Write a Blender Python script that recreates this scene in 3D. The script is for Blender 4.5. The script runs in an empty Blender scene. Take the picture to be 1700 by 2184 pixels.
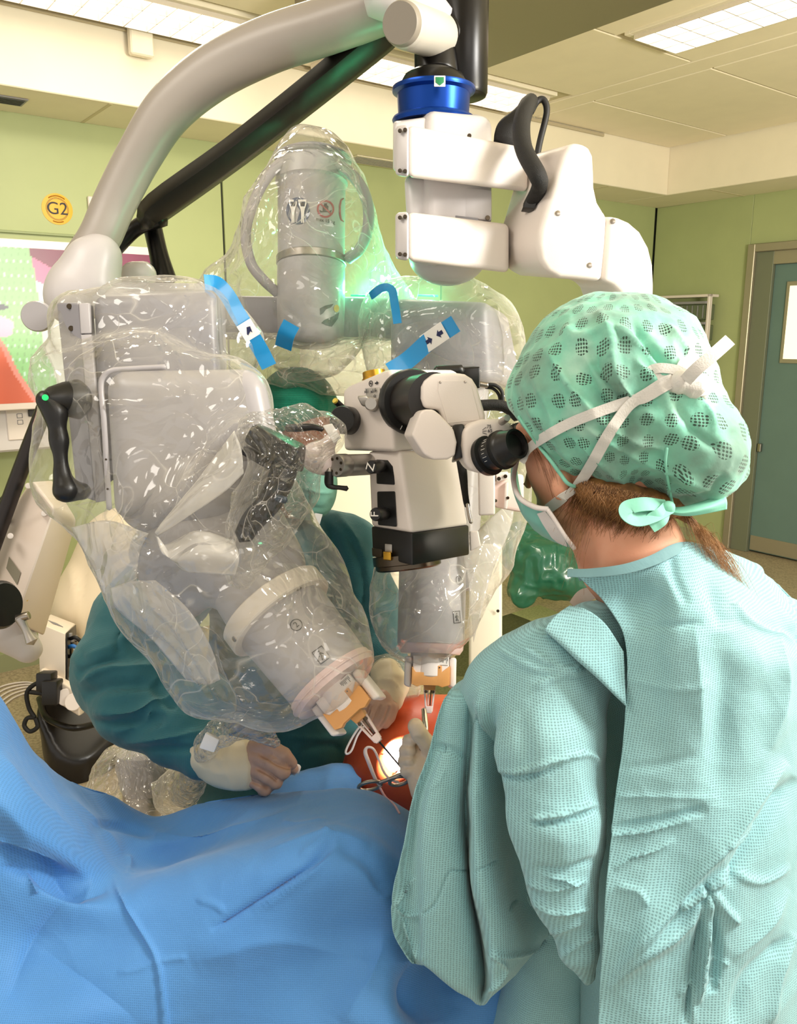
import bpy, bmesh, math, random
import numpy as np
from mathutils import Vector, Matrix
from mathutils.bvhtree import BVHTree
random.seed(7)
SC = bpy.context.scene
C = SC.collection
# ---------------------------------------------------------------- camera, world, lights, exposure
F = 1740.0
CAM = Vector((0.0, 0.0, 1.62))
TH = math.atan2(383.0, F)
FW = Vector((0, math.cos(TH), -math.sin(TH)))
UP = Vector((0, math.sin(TH), math.cos(TH)))
RT = Vector((1, 0, 0))
cd = bpy.data.cameras.new('camera'); cam = bpy.data.objects.new('camera', cd); C.objects.link(cam)
cam.location = CAM; cam.rotation_euler = (math.pi/2 - TH, 0, 0)
cd.sensor_fit = 'HORIZONTAL'; cd.sensor_width = 36.0; cd.lens = F/1700.0*36.0; cd.clip_start = 0.02
SC.camera = cam
SC.view_settings.view_transform = 'Standard'; SC.view_settings.look = 'None'
SC.view_settings.exposure = 0.0; SC.view_settings.gamma = 1.0; SC.view_settings.use_curve_mapping = False
SC.cycles.transparent_max_bounces = 24; SC.cycles.max_bounces = 6; SC.cycles.diffuse_bounces = 3
SC.cycles.glossy_bounces = 3; SC.cycles.transmission_bounces = 4; SC.cycles.sample_clamp_indirect = 4.0
SC.cycles.caustics_reflective = False; SC.cycles.caustics_refractive = False
SC.cycles.use_denoising = True; SC.cycles.use_adaptive_sampling = True; SC.cycles.adaptive_threshold = 0.04
w = bpy.data.worlds.new('world'); SC.world = w; w.use_nodes = True
w.node_tree.nodes['Background'].inputs[0].default_value = (1.0, 0.93, 0.84, 1); w.node_tree.nodes['Background'].inputs[1].default_value = 0.95
def area(name, loc, target, size, power, col, sy=None):
    l = bpy.data.lights.new(name, 'AREA'); l.energy = power; l.color = col; l.size = size
    if sy: l.shape = 'RECTANGLE'; l.size_y = sy
    o = bpy.data.objects.new(name, l); C.objects.link(o); o.location = loc
    o.rotation_euler = (Vector(target)-Vector(loc)).to_track_quat('-Z', 'Y').to_euler()
    return o
area('ceiling_panel_behind_camera', (0.75, -0.55, 2.80), (0.55, 0.7, 1.1), 1.0, 9.0, (1.0, 0.94, 0.86), 0.6)
area('ceiling_panel_left_side', (-1.1, 0.7, 2.80), (-0.3, 1.1, 1.0), 0.9, 14.0, (1.0, 0.93, 0.84), 0.5)
area('operating_lamp_right', (1.55, 0.55, 2.45), (0.45, 1.0, 1.25), 0.45, 46.0, (1.0, 0.97, 0.92), 0.45)
area('added_ceiling_fill', (2.6, 0.2, 1.75), (2.7, 2.6, 2.9), 1.0, 150.0, (1.0, 0.92, 0.74), 0.3)  # unseen area light added behind the camera to brighten the ceiling
area('ceiling_panel_back_row', (-0.3, 2.75, 2.82), (-0.3, 2.85, 0.0), 1.6, 60.0, (1.0, 0.90, 0.72), 0.5)

sl = bpy.data.lights.new('microscope_lamp', 'SPOT'); sl.energy = 230; sl.color = (1.0, .93, .88); sl.spot_size = math.radians(10.5); sl.spot_blend = .3; sl.shadow_soft_size = .004
so = bpy.data.objects.new('microscope_lamp', sl); C.objects.link(so)
# ---------------------------------------------------------------- geometry helpers
def P(x, y, d):
    x, y, d = float(x), float(y), float(d)
    return CAM + d*((x-850.0)/F*RT - (y-1092.0)/F*UP + FW)
so.location = P(868, 1216, 1.178)
def S(n, d=1.0): return n*d/F                    # a length of n pixels at depth d, in metres
def hit(x, y, n, c):                             # the ray of a pixel meets the plane n.p = c
    x, y = float(x), float(y)
    r = (x-850.0)/F*RT - (y-1092.0)/F*UP + FW
    n = Vector(n); return CAM + r*((c-n.dot(CAM))/n.dot(r))
def proj(V):                                     # world array -> pixel array (to place creases on a built surface)
    Q = np.asarray(V) - np.array(CAM); d = Q@np.array(FW)
    return np.stack([850+F*(Q@np.array(RT))/d, 1092-F*(Q@np.array(UP))/d, d], 1)
WPOS = {}
def thing(name, label, cat, loc, group=None):
    o = bpy.data.objects.new(name, None); C.objects.link(o); o.location = loc; o.empty_display_size = .05
    o['label'] = label; o['category'] = cat
    if group: o['group'] = group
    WPOS[o.name] = Vector(loc); return o
def tag(o, label, cat, group=None):
    o['label'] = label; o['category'] = cat
    if group: o['group'] = group
    return o
def struct(o): o['kind'] = 'structure'; return o
def link(name, me, parent=None, mat=None, label=None):
    n = len(me.vertices)
    co = np.empty(n*3, 'f'); me.vertices.foreach_get('co', co); co = co.reshape(-1, 3)
    c = (co.min(0)+co.max(0))/2; co -= c; me.vertices.foreach_set('co', co.ravel()); me.update()
    o = bpy.data.objects.new(name, me); C.objects.link(o); c = Vector([float(k) for k in c])
    WPOS[o.name] = c
    if parent is not None: o.parent = parent; o.location = c-WPOS[parent.name]
    else: o.location = c
    if mat is not None and not me.materials: me.materials.append(mat)
    if label: o['label'] = label
    return o
def build(name, V, Fc, mat, parent=None, smooth=True, ang=35, label=None, bev=0, seg=2, sub=0):
    me = bpy.data.meshes.new(name)
    if isinstance(V, np.ndarray): V = V.tolist()
    else: V = [tuple(v) for v in V]
    if isinstance(Fc, np.ndarray): Fc = Fc.tolist()
    me.from_pydata(V, [], Fc)
    bm = bmesh.new(); bm.from_mesh(me)
    if len(V) < 20000:
        bmesh.ops.recalc_face_normals(bm, faces=bm.faces)
    if bev > 0:
        es = [e for e in bm.edges if len(e.link_faces) == 2 and e.calc_face_angle(0) > .5]
        bmesh.ops.bevel(bm, geom=es, offset=bev, segments=seg, profile=.5, affect='EDGES', clamp_overlap=True)
    bm.to_mesh(me); bm.free()
    if smooth:
        me.shade_smooth()
        if ang: me.set_sharp_from_angle(angle=math.radians(ang))
    return link(name, me, parent, mat, label)
def prism(name, pts, ext, mat, parent=None, bev=.002, seg=2, label=None, ang=35):
    pts = [Vector(p) for p in pts]; ext = Vector(ext); n = len(pts)
    V = pts+[p+ext for p in pts]
    Fc = [list(range(n)), list(range(2*n-1, n-1, -1))]+[[i, (i+1) % n, n+(i+1) % n, n+i] for i in range(n)]
    return build(name, V, Fc, mat, parent, bev=bev, seg=seg, label=label, ang=ang)
def hexa(name, q, mat, parent=None, bev=.003, seg=3, label=None):   # q: 4 near corners then the 4 matching far corners
    Fc = [[0, 1, 2, 3], [7, 6, 5, 4], [0, 4, 5, 1], [1, 5, 6, 2], [2, 6, 7, 3], [3, 7, 4, 0]]
    return build(name, q, Fc, mat, parent, bev=bev, seg=seg, label=label)
def box(name, c, ax, size, mat, parent=None, bev=.002, seg=2, label=None):   # centre, 3 axes, 3 sizes
    c = Vector(c); a = [Vector(k).normalized()*s/2 for k, s in zip(ax, size)]
    q = [c+a[0]*i+a[1]*j+a[2]*k for k in (-1, 1) for i, j in ((-1, -1), (1, -1), (1, 1), (-1, 1))]
    return hexa(name, q, mat, parent, bev, seg, label)
def frame(d):
    d = Vector(d).normalized(); a = Vector((0, 0, 1)) if abs(d.z) < .9 else Vector((1, 0, 0))
    u = d.cross(a).normalized(); return d, u, d.cross(u).normalized()
def lathe(name, p0, p1, prof, mat, parent=None, n=32, ang=35, label=None, cap=True, sx=1.0, udir=None):
    p0 = Vector(p0); p1 = Vector(p1); d, u, v = frame(p1-p0)
    if udir is not None:
        u = (Vector(udir)-d*Vector(udir).dot(d)).normalized(); v = d.cross(u).normalized()
    V = []; Fc = []
    for t, r in prof:
        for i in range(n):
            a = 2*math.pi*i/n; V.append(p0+(p1-p0)*t+u*(math.cos(a)*r*sx)+v*(math.sin(a)*r))
    m = len(prof)
    for j in range(m-1):
        for i in range(n): Fc.append([j*n+i, j*n+(i+1) % n, (j+1)*n+(i+1) % n, (j+1)*n+i])
    if cap: Fc.append(list(range(n))[::-1]); Fc.append([(m-1)*n+i for i in range(n)])
    return build(name, V, Fc, mat, parent, ang=ang, label=label)
def cyl(name, p0, p1, r, mat, parent=None, r1=None, n=24, b=.12, label=None):
    r1 = r if r1 is None else r1; L = (Vector(p1)-Vector(p0)).length; t = min(.45, min(r, r1)*b/L); q = min(r, r1)*b
    return lathe(name, p0, p1, [(0, r-q), (t*.3, r-q*.3), (t, r), (1-t, r1), (1-t*.3, r1-q*.3), (1, r1-q)], mat, parent, n, label=label)
def crom(pts, k=8):
    A = np.array([list(p) for p in pts], 'f8'); n = len(A); out = []
    B = np.vstack([2*A[0]-A[1], A, 2*A[-1]-A[-2]])
    for i in range(n-1):
        p0, p1, p2, p3 = B[i:i+4]
        for j in range(k):
            t = j/k
            out.append(.5*((2*p1)+(-p0+p2)*t+(2*p0-5*p1+4*p2-p3)*t*t+(-p0+3*p1-3*p2+p3)*t**3))
    out.append(A[-1]); return np.array(out)
def tube(name, pts, rad, mat, parent=None, n=12, k=8, flat=1.0, label=None, wind=None, endr=.7, tw=None):
    # pts world points; rad a number or one per point
    if not hasattr(rad, '__len__'): rad = [rad]*len(pts)
    A = crom([list(p)+[r] for p, r in zip(pts, rad)], k); Q = [Vector(a[:3]) for a in A]; R = A[:, 3]
    V = []; Fc = []; u = None
    for i, q in enumerate(Q):
        t = (Q[min(i+1, len(Q)-1)]-Q[max(i-1, 0)]).normalized()
        if u is None:
            u = frame(t)[1] if wind is None else (Vector(wind)-t*Vector(wind).dot(t)).normalized()
        elif wind is not None: u = (Vector(wind)-t*Vector(wind).dot(t)).normalized()
        else: u = (u-t*u.dot(t)).normalized()
        v = t.cross(u).normalized()
        for j in range(n):
            a = 2*math.pi*j/n; V.append(q+u*(math.cos(a)*R[i])+v*(math.sin(a)*R[i]*flat))
    m = len(Q)
    for i in range(m-1):
        for j in range(n): Fc.append([i*n+j, i*n+(j+1) % n, (i+1)*n+(j+1) % n, (i+1)*n+j])
    a, b = len(V), len(V)+1
    t0 = (Q[0]-Q[1]).normalized(); t1 = (Q[-1]-Q[-2]).normalized()
    V += [Q[0]+t0*R[0]*endr, Q[-1]+t1*R[-1]*endr]
    for j in range(n): Fc += [[a, (j+1) % n, j], [b, (m-1)*n+j, (m-1)*n+(j+1) % n]]
    return build(name, V, Fc, mat, parent, ang=60, label=label)
def bvh_of(o):
    me = o.data; off = WPOS[o.name]
    return BVHTree.FromPolygons([v.co+off for v in me.vertices], [tuple(p.vertices) for p in me.polygons])
def surf(b, x, y, lift=0.0, dflt=1.0):            # where the sight line of a pixel meets a built surface
    r = (P(x, y, 1)-CAM).normalized(); h = b.ray_cast(CAM, r)
    if h[0] is None: return P(x, y, dflt), -FW
    n = h[1] if h[1].dot(r) < 0 else -h[1]
    return h[0]+n*lift, n
def ribbon(name, pts, nrm, wid, th, mat, parent=None, k=6, label=None):   # flat band: centres, face normals, full widths
    if not hasattr(wid, '__len__'): wid = [wid]*len(pts)
    A = crom([list(p)+list(q)+[w_] for p, q, w_ in zip(pts, nrm, wid)], k); V = []; m = len(A)
    for i in range(m):
        p = Vector(A[i, :3]); t = Vector(A[min(i+1, m-1), :3]-A[max(i-1, 0), :3]).normalized(); nn = Vector(A[i, 3:6]); nn = (nn-t*nn.dot(t)).normalized()
        s = t.cross(nn)*A[i, 6]/2
        V += [p-s+nn*th/2, p+nn*th*.75, p+s+nn*th/2, p+s-nn*th/2, p-s-nn*th/2]
    Fc = []
    for i in range(m-1):
        for j in range(5): Fc.append([i*5+j, i*5+(j+1) % 5, (i+1)*5+(j+1) % 5, (i+1)*5+j])
    Fc += [[0, 1, 2, 3, 4], [(m-1)*5+j for j in (4, 3, 2, 1, 0)]]
    return build(name, V, Fc, mat, parent, ang=30, label=label)
def text(name, s, loc, xdir, ydir, size, mat, parent=None, th=.0002, label=None):
    cu = bpy.data.curves.new('lettering', 'FONT'); cu.body = s; cu.size = size; cu.extrude = th; cu.align_x = 'CENTER'; cu.align_y = 'CENTER'
    o = bpy.data.objects.new('lettering_tmp', cu); C.objects.link(o); bpy.context.view_layer.update()
    dg = bpy.context.evaluated_depsgraph_get(); me = bpy.data.meshes.new_from_object(o.evaluated_get(dg)); bpy.data.objects.remove(o)
    x = Vector(xdir).normalized(); z = x.cross(Vector(ydir)).normalized(); y = z.cross(x)
    M = Matrix((x, y, z)).transposed().to_4x4(); M.translation = Vector(loc); me.transform(M)
    return link(name, me, parent, mat, label)
def disc(name, c, nrm, r, th, mat, parent=None, n=28, label=None, r1=None):
    c = Vector(c); nrm = Vector(nrm).normalized(); r1 = r if r1 is None else r1
    return lathe(name, c, c+nrm*th, [(0, r), (.7, r1), (1, r1*.93)], mat, parent, n, label=label)
def ring(name, c, nrm, r, t, mat, parent=None, n=32, label=None):
    d, u, v = frame(nrm); V = []; Fc = []
    for i in range(n):
        a = 2*math.pi*i/n; e = u*math.cos(a)+v*math.sin(a)
        for j in range(6):
            b = 2*math.pi*j/6; V.append(Vector(c)+e*(r+t*math.cos(b))+d*(t*math.sin(b)))
    for i in range(n):
        for j in range(6): Fc.append([i*6+j, i*6+(j+1) % 6, ((i+1) % n)*6+(j+1) % 6, ((i+1) % n)*6+j])
    return build(name, V, Fc, mat, parent, label=label)
# ---- numpy value noise
def hash3(i, j, k, s):
    h = (i*374761393+j*668265263+k*2147483647+s*1274126177) & 0xffffffff
    h = ((h ^ (h >> 13))*1274126177) & 0xffffffff
    return ((h ^ (h >> 16)) & 0xffff)/32767.5-1.0
def noise3(V, sc, s=0):
    X = np.asarray(V, 'f8')*sc+1000.0; I = np.floor(X).astype(np.int64); f = X-I; f = f*f*(3-2*f); r = 0
    for a in (0, 1):
        for b in (0, 1):
            for c in (0, 1):
                r = r+hash3(I[:, 0]+a, I[:, 1]+b, I[:, 2]+c, s)*(f[:, 0] if a else 1-f[:, 0])*(f[:, 1] if b else 1-f[:, 1])*(f[:, 2] if c else 1-f[:, 2])
    return r
def worley(V, sc, s=0, warp=.35):                 # crumpled-sheet facets: sharp ridges between cells
    X = np.asarray(V, 'f8')*sc+1000.0; X = X+warp*np.stack([noise3(V, sc*.7, s+7), noise3(V, sc*.7, s+8), noise3(V, sc*.7, s+9)], 1)
    I = np.floor(X).astype(np.int64); f1 = np.full(len(X), 9.0); f2 = f1.copy()
    for a in (-1, 0, 1):
        for b in (-1, 0, 1):
            for c in (-1, 0, 1):
                i, j, k = I[:, 0]+a, I[:, 1]+b, I[:, 2]+c
                d = np.sqrt((i+.5+.5*hash3(i, j, k, s)-X[:, 0])**2+(j+.5+.5*hash3(i, j, k, s+1)-X[:, 1])**2+(k+.5+.5*hash3(i, j, k, s+2)-X[:, 2])**2)
                f2 = np.minimum(f2, np.maximum(d, f1)); f1 = np.minimum(f1, d)
    return f1
# ---- signed distance modelling: smooth unions of tapered capsules and ellipsoids, meshed with surface nets
class Blob:
    def __init__(s, h=.006): s.h = h; s.pr = []
    def cap(s, a, b, ra, rb=None, k=.02): s.pr.append(('c', np.array(a), np.array(b), ra, ra if rb is None else rb, k)); return s
    def chain(s, pts, k=.02):     # pts: (Vector, radius)
        for (a, ra), (b, rb) in zip(pts[:-1], pts[1:]): s.cap(a, b, ra, rb, k)
        return s
    def ell(s, c, ax, r, k=.02):   # axes 3 unit vectors, radii
        a0 = Vector(ax[0]).normalized(); a2 = (Vector(ax[2])-a0*Vector(ax[2]).dot(a0)).normalized(); a1 = a2.cross(a0); s.pr.append(('e', np.array(c), np.array([list(a0), list(a1), list(a2)]), np.array(r), None, k)); return s
    def cut(s, p, n, k=.005): s.pr.append(('p', np.array(p), np.array(Vector(n).normalized()), None, None, k)); return s   # removes the side n points to
    def mesh(s, smooth=1):
        lo = np.full(3, 1e9); hi = -lo
        for q in s.pr:
            if q[0] == 'c':
                r = max(q[3], q[4]); lo = np.minimum(lo, np.minimum(q[1], q[2])-r); hi = np.maximum(hi, np.maximum(q[1], q[2])+r)
            elif q[0] == 'e': r = q[3].max(); lo = np.minimum(lo, q[1]-r); hi = np.maximum(hi, q[1]+r)
        lo -= 4*s.h; hi += 4*s.h; N = np.ceil((hi-lo)/s.h).astype(int)+1
        D = np.full(N, .08, 'f4'); ax = [lo[i]+s.h*np.arange(N[i]) for i in range(3)]
        for q in s.pr:
            if q[0] == 'p':
                G = (ax[0][:, None, None]-q[1][0])*q[2][0]+(ax[1][None, :, None]-q[1][1])*q[2][1]+(ax[2][None, None, :]-q[1][2])*q[2][2]
                hh = np.clip(.5+.5*(G-D)/q[5], 0, 1); D = (D*(1-hh)+G*hh+q[5]*hh*(1-hh)).astype('f4'); continue
            if q[0] == 'c': r = max(q[3], q[4]); a = np.minimum(q[1], q[2])-r; b = np.maximum(q[1], q[2])+r
            else: r = q[3].max(); a = q[1]-r; b = q[1]+r
            m = q[5]+.03; i0 = np.maximum(((a-m-lo)/s.h).astype(int), 0); i1 = np.minimum(((b+m-lo)/s.h).astype(int)+2, N)
            sl = tuple(slice(i0[i], i1[i]) for i in range(3))
            X = ax[0][sl[0]][:, None, None]; Y = ax[1][sl[1]][None, :, None]; Z = ax[2][sl[2]][None, None, :]
            if q[0] == 'c':
                d = q[2]-q[1]; L = max(d@d, 1e-12)
                t = np.clip(((X-q[1][0])*d[0]+(Y-q[1][1])*d[1]+(Z-q[1][2])*d[2])/L, 0, 1)
                G = np.sqrt((X-q[1][0]-t*d[0])**2+(Y-q[1][1]-t*d[1])**2+(Z-q[1][2]-t*d[2])**2)-(q[3]+(q[4]-q[3])*t)
            else:
                x = X-q[1][0]; y = Y-q[1][1]; z = Z-q[1][2]; M = q[2]; R = q[3]
                e = [(x*M[i, 0]+y*M[i, 1]+z*M[i, 2]) for i in range(3)]
                k0 = np.sqrt(sum((e[i]/R[i])**2 for i in range(3))); k1 = np.sqrt(sum((e[i]/R[i]**2)**2 for i in range(3)))+1e-6
                G = k0*(k0-1)/k1
            E = D[sl]; k = q[5]
            hh = np.clip(.5+.5*(E-G)/k, 0, 1); D[sl] = (E*(1-hh)+G*hh-k*hh*(1-hh)).astype('f4')
        return nets(D, lo, s.h, smooth)
def nets(D, lo, h, smooth=1):
    s = D < 0; N = np.array(D.shape)
    acc = np.zeros(tuple(N-1)+(3,), 'f4'); cnt = np.zeros(tuple(N-1), 'f4')
    edges = []
    for a in range(3):
        s0 = [slice(None)]*3; s1 = [slice(None)]*3; s0[a] = slice(0, -1); s1[a] = slice(1, None)
        x = s[tuple(s0)] != s[tuple(s1)]; idx = np.argwhere(x)
        d0 = D[tuple(s0)][x]; d1 = D[tuple(s1)][x]; t = d0/(d0-d1); pos = idx.astype('f4'); pos[:, a] += t
        edges.append((a, idx, s[tuple(s0)][x]))
        o = [i for i in range(3) if i != a]
        for i in (0, 1):
            for j in (0, 1):
                c = idx.copy(); c[:, o[0]] -= i; c[:, o[1]] -= j
                ok = (c >= 0).all(1) & (c < N-1).all(1); c = c[ok]
                np.add.at(acc, (c[:, 0], c[:, 1], c[:, 2]), pos[ok]); np.add.at(cnt, (c[:, 0], c[:, 1], c[:, 2]), 1)
    m = cnt > 0; vid = np.full(tuple(N-1), -1, np.int64); vid[m] = np.arange(m.sum()); V = acc[m]/cnt[m][:, None]*h+lo
    Fs = []
    for a, idx, ins in edges:
        o = [i for i in range(3) if i != a]; q = []
        ok = (idx[:, o[0]] > 0) & (idx[:, o[1]] > 0) & (idx[:, o[0]] < N[o[0]]-1) & (idx[:, o[1]] < N[o[1]]-1); idx = idx[ok]; ins = ins[ok]
        for i, j in ((0, 0), (1, 0), (1, 1), (0, 1)):
            c = idx.copy(); c[:, o[0]] -= i; c[:, o[1]] -= j; q.append(vid[c[:, 0], c[:, 1], c[:, 2]])
        q = np.stack(q, 1); fl = ins ^ (a == 1); q[~fl] = q[~fl][:, ::-1]; Fs.append(q)
    Q = np.vstack(Fs)
    V = relax(V, Q, smooth); return V, Q
def relax(V, Q, it=1, w=.5):
    for _ in range(it):
        A = np.zeros_like(V); n = np.zeros(len(V))
        for i in range(4):
            j = (i+1) % 4; np.add.at(A, Q[:, i], V[Q[:, j]]); np.add.at(A, Q[:, j], V[Q[:, i]]); np.add.at(n, Q[:, i], 1); np.add.at(n, Q[:, j], 1)
        V = V*(1-w)+w*A/np.maximum(n, 1)[:, None]
    return V
def subdiv(V, Q):                                 # one level of midpoint quad subdivision
    E = np.sort(np.stack([Q, np.roll(Q, -1, 1)], 2).reshape(-1, 2), 1); U, inv = np.unique(E, axis=0, return_inverse=True); inv = inv.reshape(-1, 4)
    n = len(V); m = len(U); V2 = np.vstack([V, V[U].mean(1), V[Q].mean(1)]); e = inv+n; f = np.arange(len(Q))+n+m
    Q2 = np.vstack([np.stack([Q[:, i], e[:, i], f, e[:, (i-1) % 4]], 1) for i in range(4)])
    return relax(V2, Q2, 1), Q2
def normals(V, Q):
    n = np.cross(V[Q[:, 2]]-V[Q[:, 0]], V[Q[:, 3]]-V[Q[:, 1]]); N = np.zeros_like(V)
    for i in range(4): np.add.at(N, Q[:, i], n)
    return N/np.maximum(np.linalg.norm(N, axis=1), 1e-9)[:, None]
def crease(V, Q, L, front=True):
    # L: (pixel polyline, width px, height m [, kind]) : 'r' ridge, 'v' valley (height<0), 's' step: raised on the left side of the line
    N = normals(V, Q); pp = proj(V); out = V.copy(); vis = np.ones(len(V))
    if front:
        D = V-np.array(CAM); D /= np.linalg.norm(D, axis=1)[:, None]; vis = np.clip(-(N*D).sum(1)*3, 0, 1)
    for c in L:
        pts, wd, amp = c[0], c[1], c[2]; kind = c[3] if len(c) > 3 else 'r'
        if len(pts) > 2: pts = crom([list(p)+[0] for p in pts], 5)[:, :2]
        pts = np.array(pts, 'f8'); b = pts.min(0)-4*wd; t = pts.max(0)+4*wd
        ii = np.where((pp[:, 0] > b[0]) & (pp[:, 0] < t[0]) & (pp[:, 1] > b[1]) & (pp[:, 1] < t[1]))[0]
        if not len(ii): continue
        q = pp[ii, :2]; best = np.full(len(ii), 1e9); sg = np.zeros(len(ii)); tt = np.zeros(len(ii)); m = len(pts)-1
        for i in range(m):
            a = pts[i]; d = pts[i+1]-a; L2 = d@d+1e-9; u = np.clip(((q-a)@d)/L2, 0, 1); e = q-a-u[:, None]*d; ds = np.hypot(e[:, 0], e[:, 1])
            k = ds < best; best[k] = ds[k]; sg[k] = np.sign(d[0]*e[k, 1]-d[1]*e[k, 0]); tt[k] = (i+u[k])/m
        fade = (np.sin(np.pi*tt)**.8 if wd >= 18 else np.clip(np.minimum(tt, 1-tt)*6, 0, 1)**.7) if not (len(c) > 4 and c[4]) else 1.0
        if kind == 's': g = np.exp(-best/wd)*np.where(sg < 0, 1, -.35)*np.minimum(best/(wd*.15), 1)
        elif kind == 'r': g = np.exp(-np.abs(best)/wd*1.6)*.75+.25*np.exp(-(best/wd)**2)
        else: g = np.exp(-(best/wd)**2)
        out[ii] += N[ii]*(g*fade*amp*vis[ii])[:, None]
    return out
def fuzz(V, Q, specs):                            # specs: (scale 1/m, amplitude m, seed, ridged?)
    N = normals(V, Q); d = np.zeros(len(V))
    for sc, a, s, rg in specs:
        
        if rg == 2: d += a*(worley(V, sc, s)-.5); continue
        n = noise3(V, sc, s); d += a*((1-2*np.abs(n)) if rg else n)
    return V+N*d[:, None]
def sheet(rows, nu, nv):                          # rows of world points -> fine quad grid
    G = np.array([[list(p) for p in r] for r in rows], 'f8')
    A = np.array([crom(r, nu) for r in G]); B = np.array([crom(A[:, i], nv) for i in range(A.shape[1])]).transpose(1, 0, 2)
    m, n = B.shape[:2]; I = np.arange(m*n).reshape(m, n)
    Q = np.stack([I[:-1, :-1], I[1:, :-1], I[1:, 1:], I[:-1, 1:]], 2).reshape(-1, 4)
    return B.reshape(-1, 3), Q, (m, n)
def thick(V, Q, t, shape):                        # closes a grid sheet with a back face t behind
    N = normals(V, Q); m, n = shape; k = len(V); V2 = np.vstack([V, V-N*t]); I = np.arange(k).reshape(m, n)
    b = np.concatenate([I[0, :], I[1:, -1], I[-1, -2::-1], I[-2:0:-1, 0]]); c = np.roll(b, -1)
    return V2, np.vstack([Q, Q[:, ::-1]+k, np.stack([b, c, c+k, b+k], 1)])
def clothuv(o, c=None, R_=.15, flat=False):          # fabric coordinates: round an upright axis, or flat from above
    me = o.data; n = len(me.vertices); co = np.empty(n*3, 'f'); me.vertices.foreach_get('co', co); co = co.reshape(-1, 3)
    if not flat:
        q = co+np.array(WPOS[o.name])-np.array(c if c is not None else WPOS[o.name]); uv = np.stack([np.arctan2(q[:, 0], -q[:, 1])*R_, q[:, 2], 0*q[:, 2]], 1)
    else: uv = np.stack([co[:, 0], co[:, 1]*.8+co[:, 2]*.6, 0*co[:, 0]], 1)
    a = me.attributes.new('cloth_uv', 'FLOAT_VECTOR', 'POINT'); a.data.foreach_set('vector', uv.astype('f4').ravel()); return o

# ---------------------------------------------------------------- materials
def lin(c):
    if isinstance(c, str): c = [int(c[i:i+2], 16) for i in (0, 2, 4)]
    return tuple((k/255/12.92 if k/255 < .04045 else ((k/255+.055)/1.055)**2.4) for k in c)+(1,)
class NT:
    def __init__(s, name):
        s.m = bpy.data.materials.new(name); s.m.use_nodes = True; s.t = s.m.node_tree; s.b = s.t.nodes['Principled BSDF']; s.o = s.t.nodes['Material Output']
    def n(s, ty, **k):
        x = s.t.nodes.new('ShaderNode'+ty)
        for a, v in k.items():
            if a.startswith('i_'):
                key = a[2:]; key = int(key) if key.isdigit() else key.replace('_', ' ')
                x.inputs[key].default_value = v
            else: setattr(x, a, v)
        return x
    def l(s, a, b): s.t.links.new(a, b)
def mat(name, col, rough=.5, metal=0, spec=.5, bump=0, bs=200, var=0, vs=6, coat=0, emit=None, es=0, sss=0, sheen=0, aniso=None, col2=None):
    N = NT(name); b = N.b; c = lin(col); b.inputs['Base Color'].default_value = c; b.inputs['Roughness'].default_value = rough
    b.inputs['Metallic'].default_value = metal; b.inputs['Specular IOR Level'].default_value = spec
    if coat: b.inputs['Coat Weight'].default_value = coat; b.inputs['Coat Roughness'].default_value = .1
    if emit: b.inputs['Emission Color'].default_value = lin(emit); b.inputs['Emission Strength'].default_value = es
    if sss: b.inputs['Subsurface Weight'].default_value = sss; b.inputs['Subsurface Radius'].default_value = (.012, .005, .003); b.inputs['Subsurface Scale'].default_value = 1
    if sheen: b.inputs['Sheen Weight'].default_value = sheen
    tc = N.n('TexCoord')
    if var or col2:
        nz = N.n('TexNoise'); nz.inputs['Scale'].default_value = vs; nz.inputs['Detail'].default_value = 5; N.l(tc.outputs['Object'], nz.inputs['Vector'])
        mx = N.n('Mix', data_type='RGBA'); c2 = lin(col2) if col2 else tuple(k*(1-var) for k in c[:3])+(1,)
        rp = N.n('ValToRGB'); rp.color_ramp.elements[0].position = .38; rp.color_ramp.elements[1].position = .64; N.l(nz.outputs[0], rp.inputs[0]); N.l(rp.outputs[0], mx.inputs[0])
        mx.inputs[6].default_value = c; mx.inputs[7].default_value = c2; N.l(mx.outputs[2], b.inputs['Base Color'])
    if bump:
        nz = N.n('TexNoise'); nz.inputs['Scale'].default_value = bs; nz.inputs['Detail'].default_value = 3; N.l(tc.outputs['Object'], nz.inputs['Vector'])
        bp = N.n('Bump'); bp.inputs['Strength'].default_value = bump; bp.inputs['Distance'].default_value = .001; N.l(nz.outputs[0], bp.inputs['Height']); N.l(bp.outputs[0], b.inputs['Normal'])
    return N.m
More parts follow.
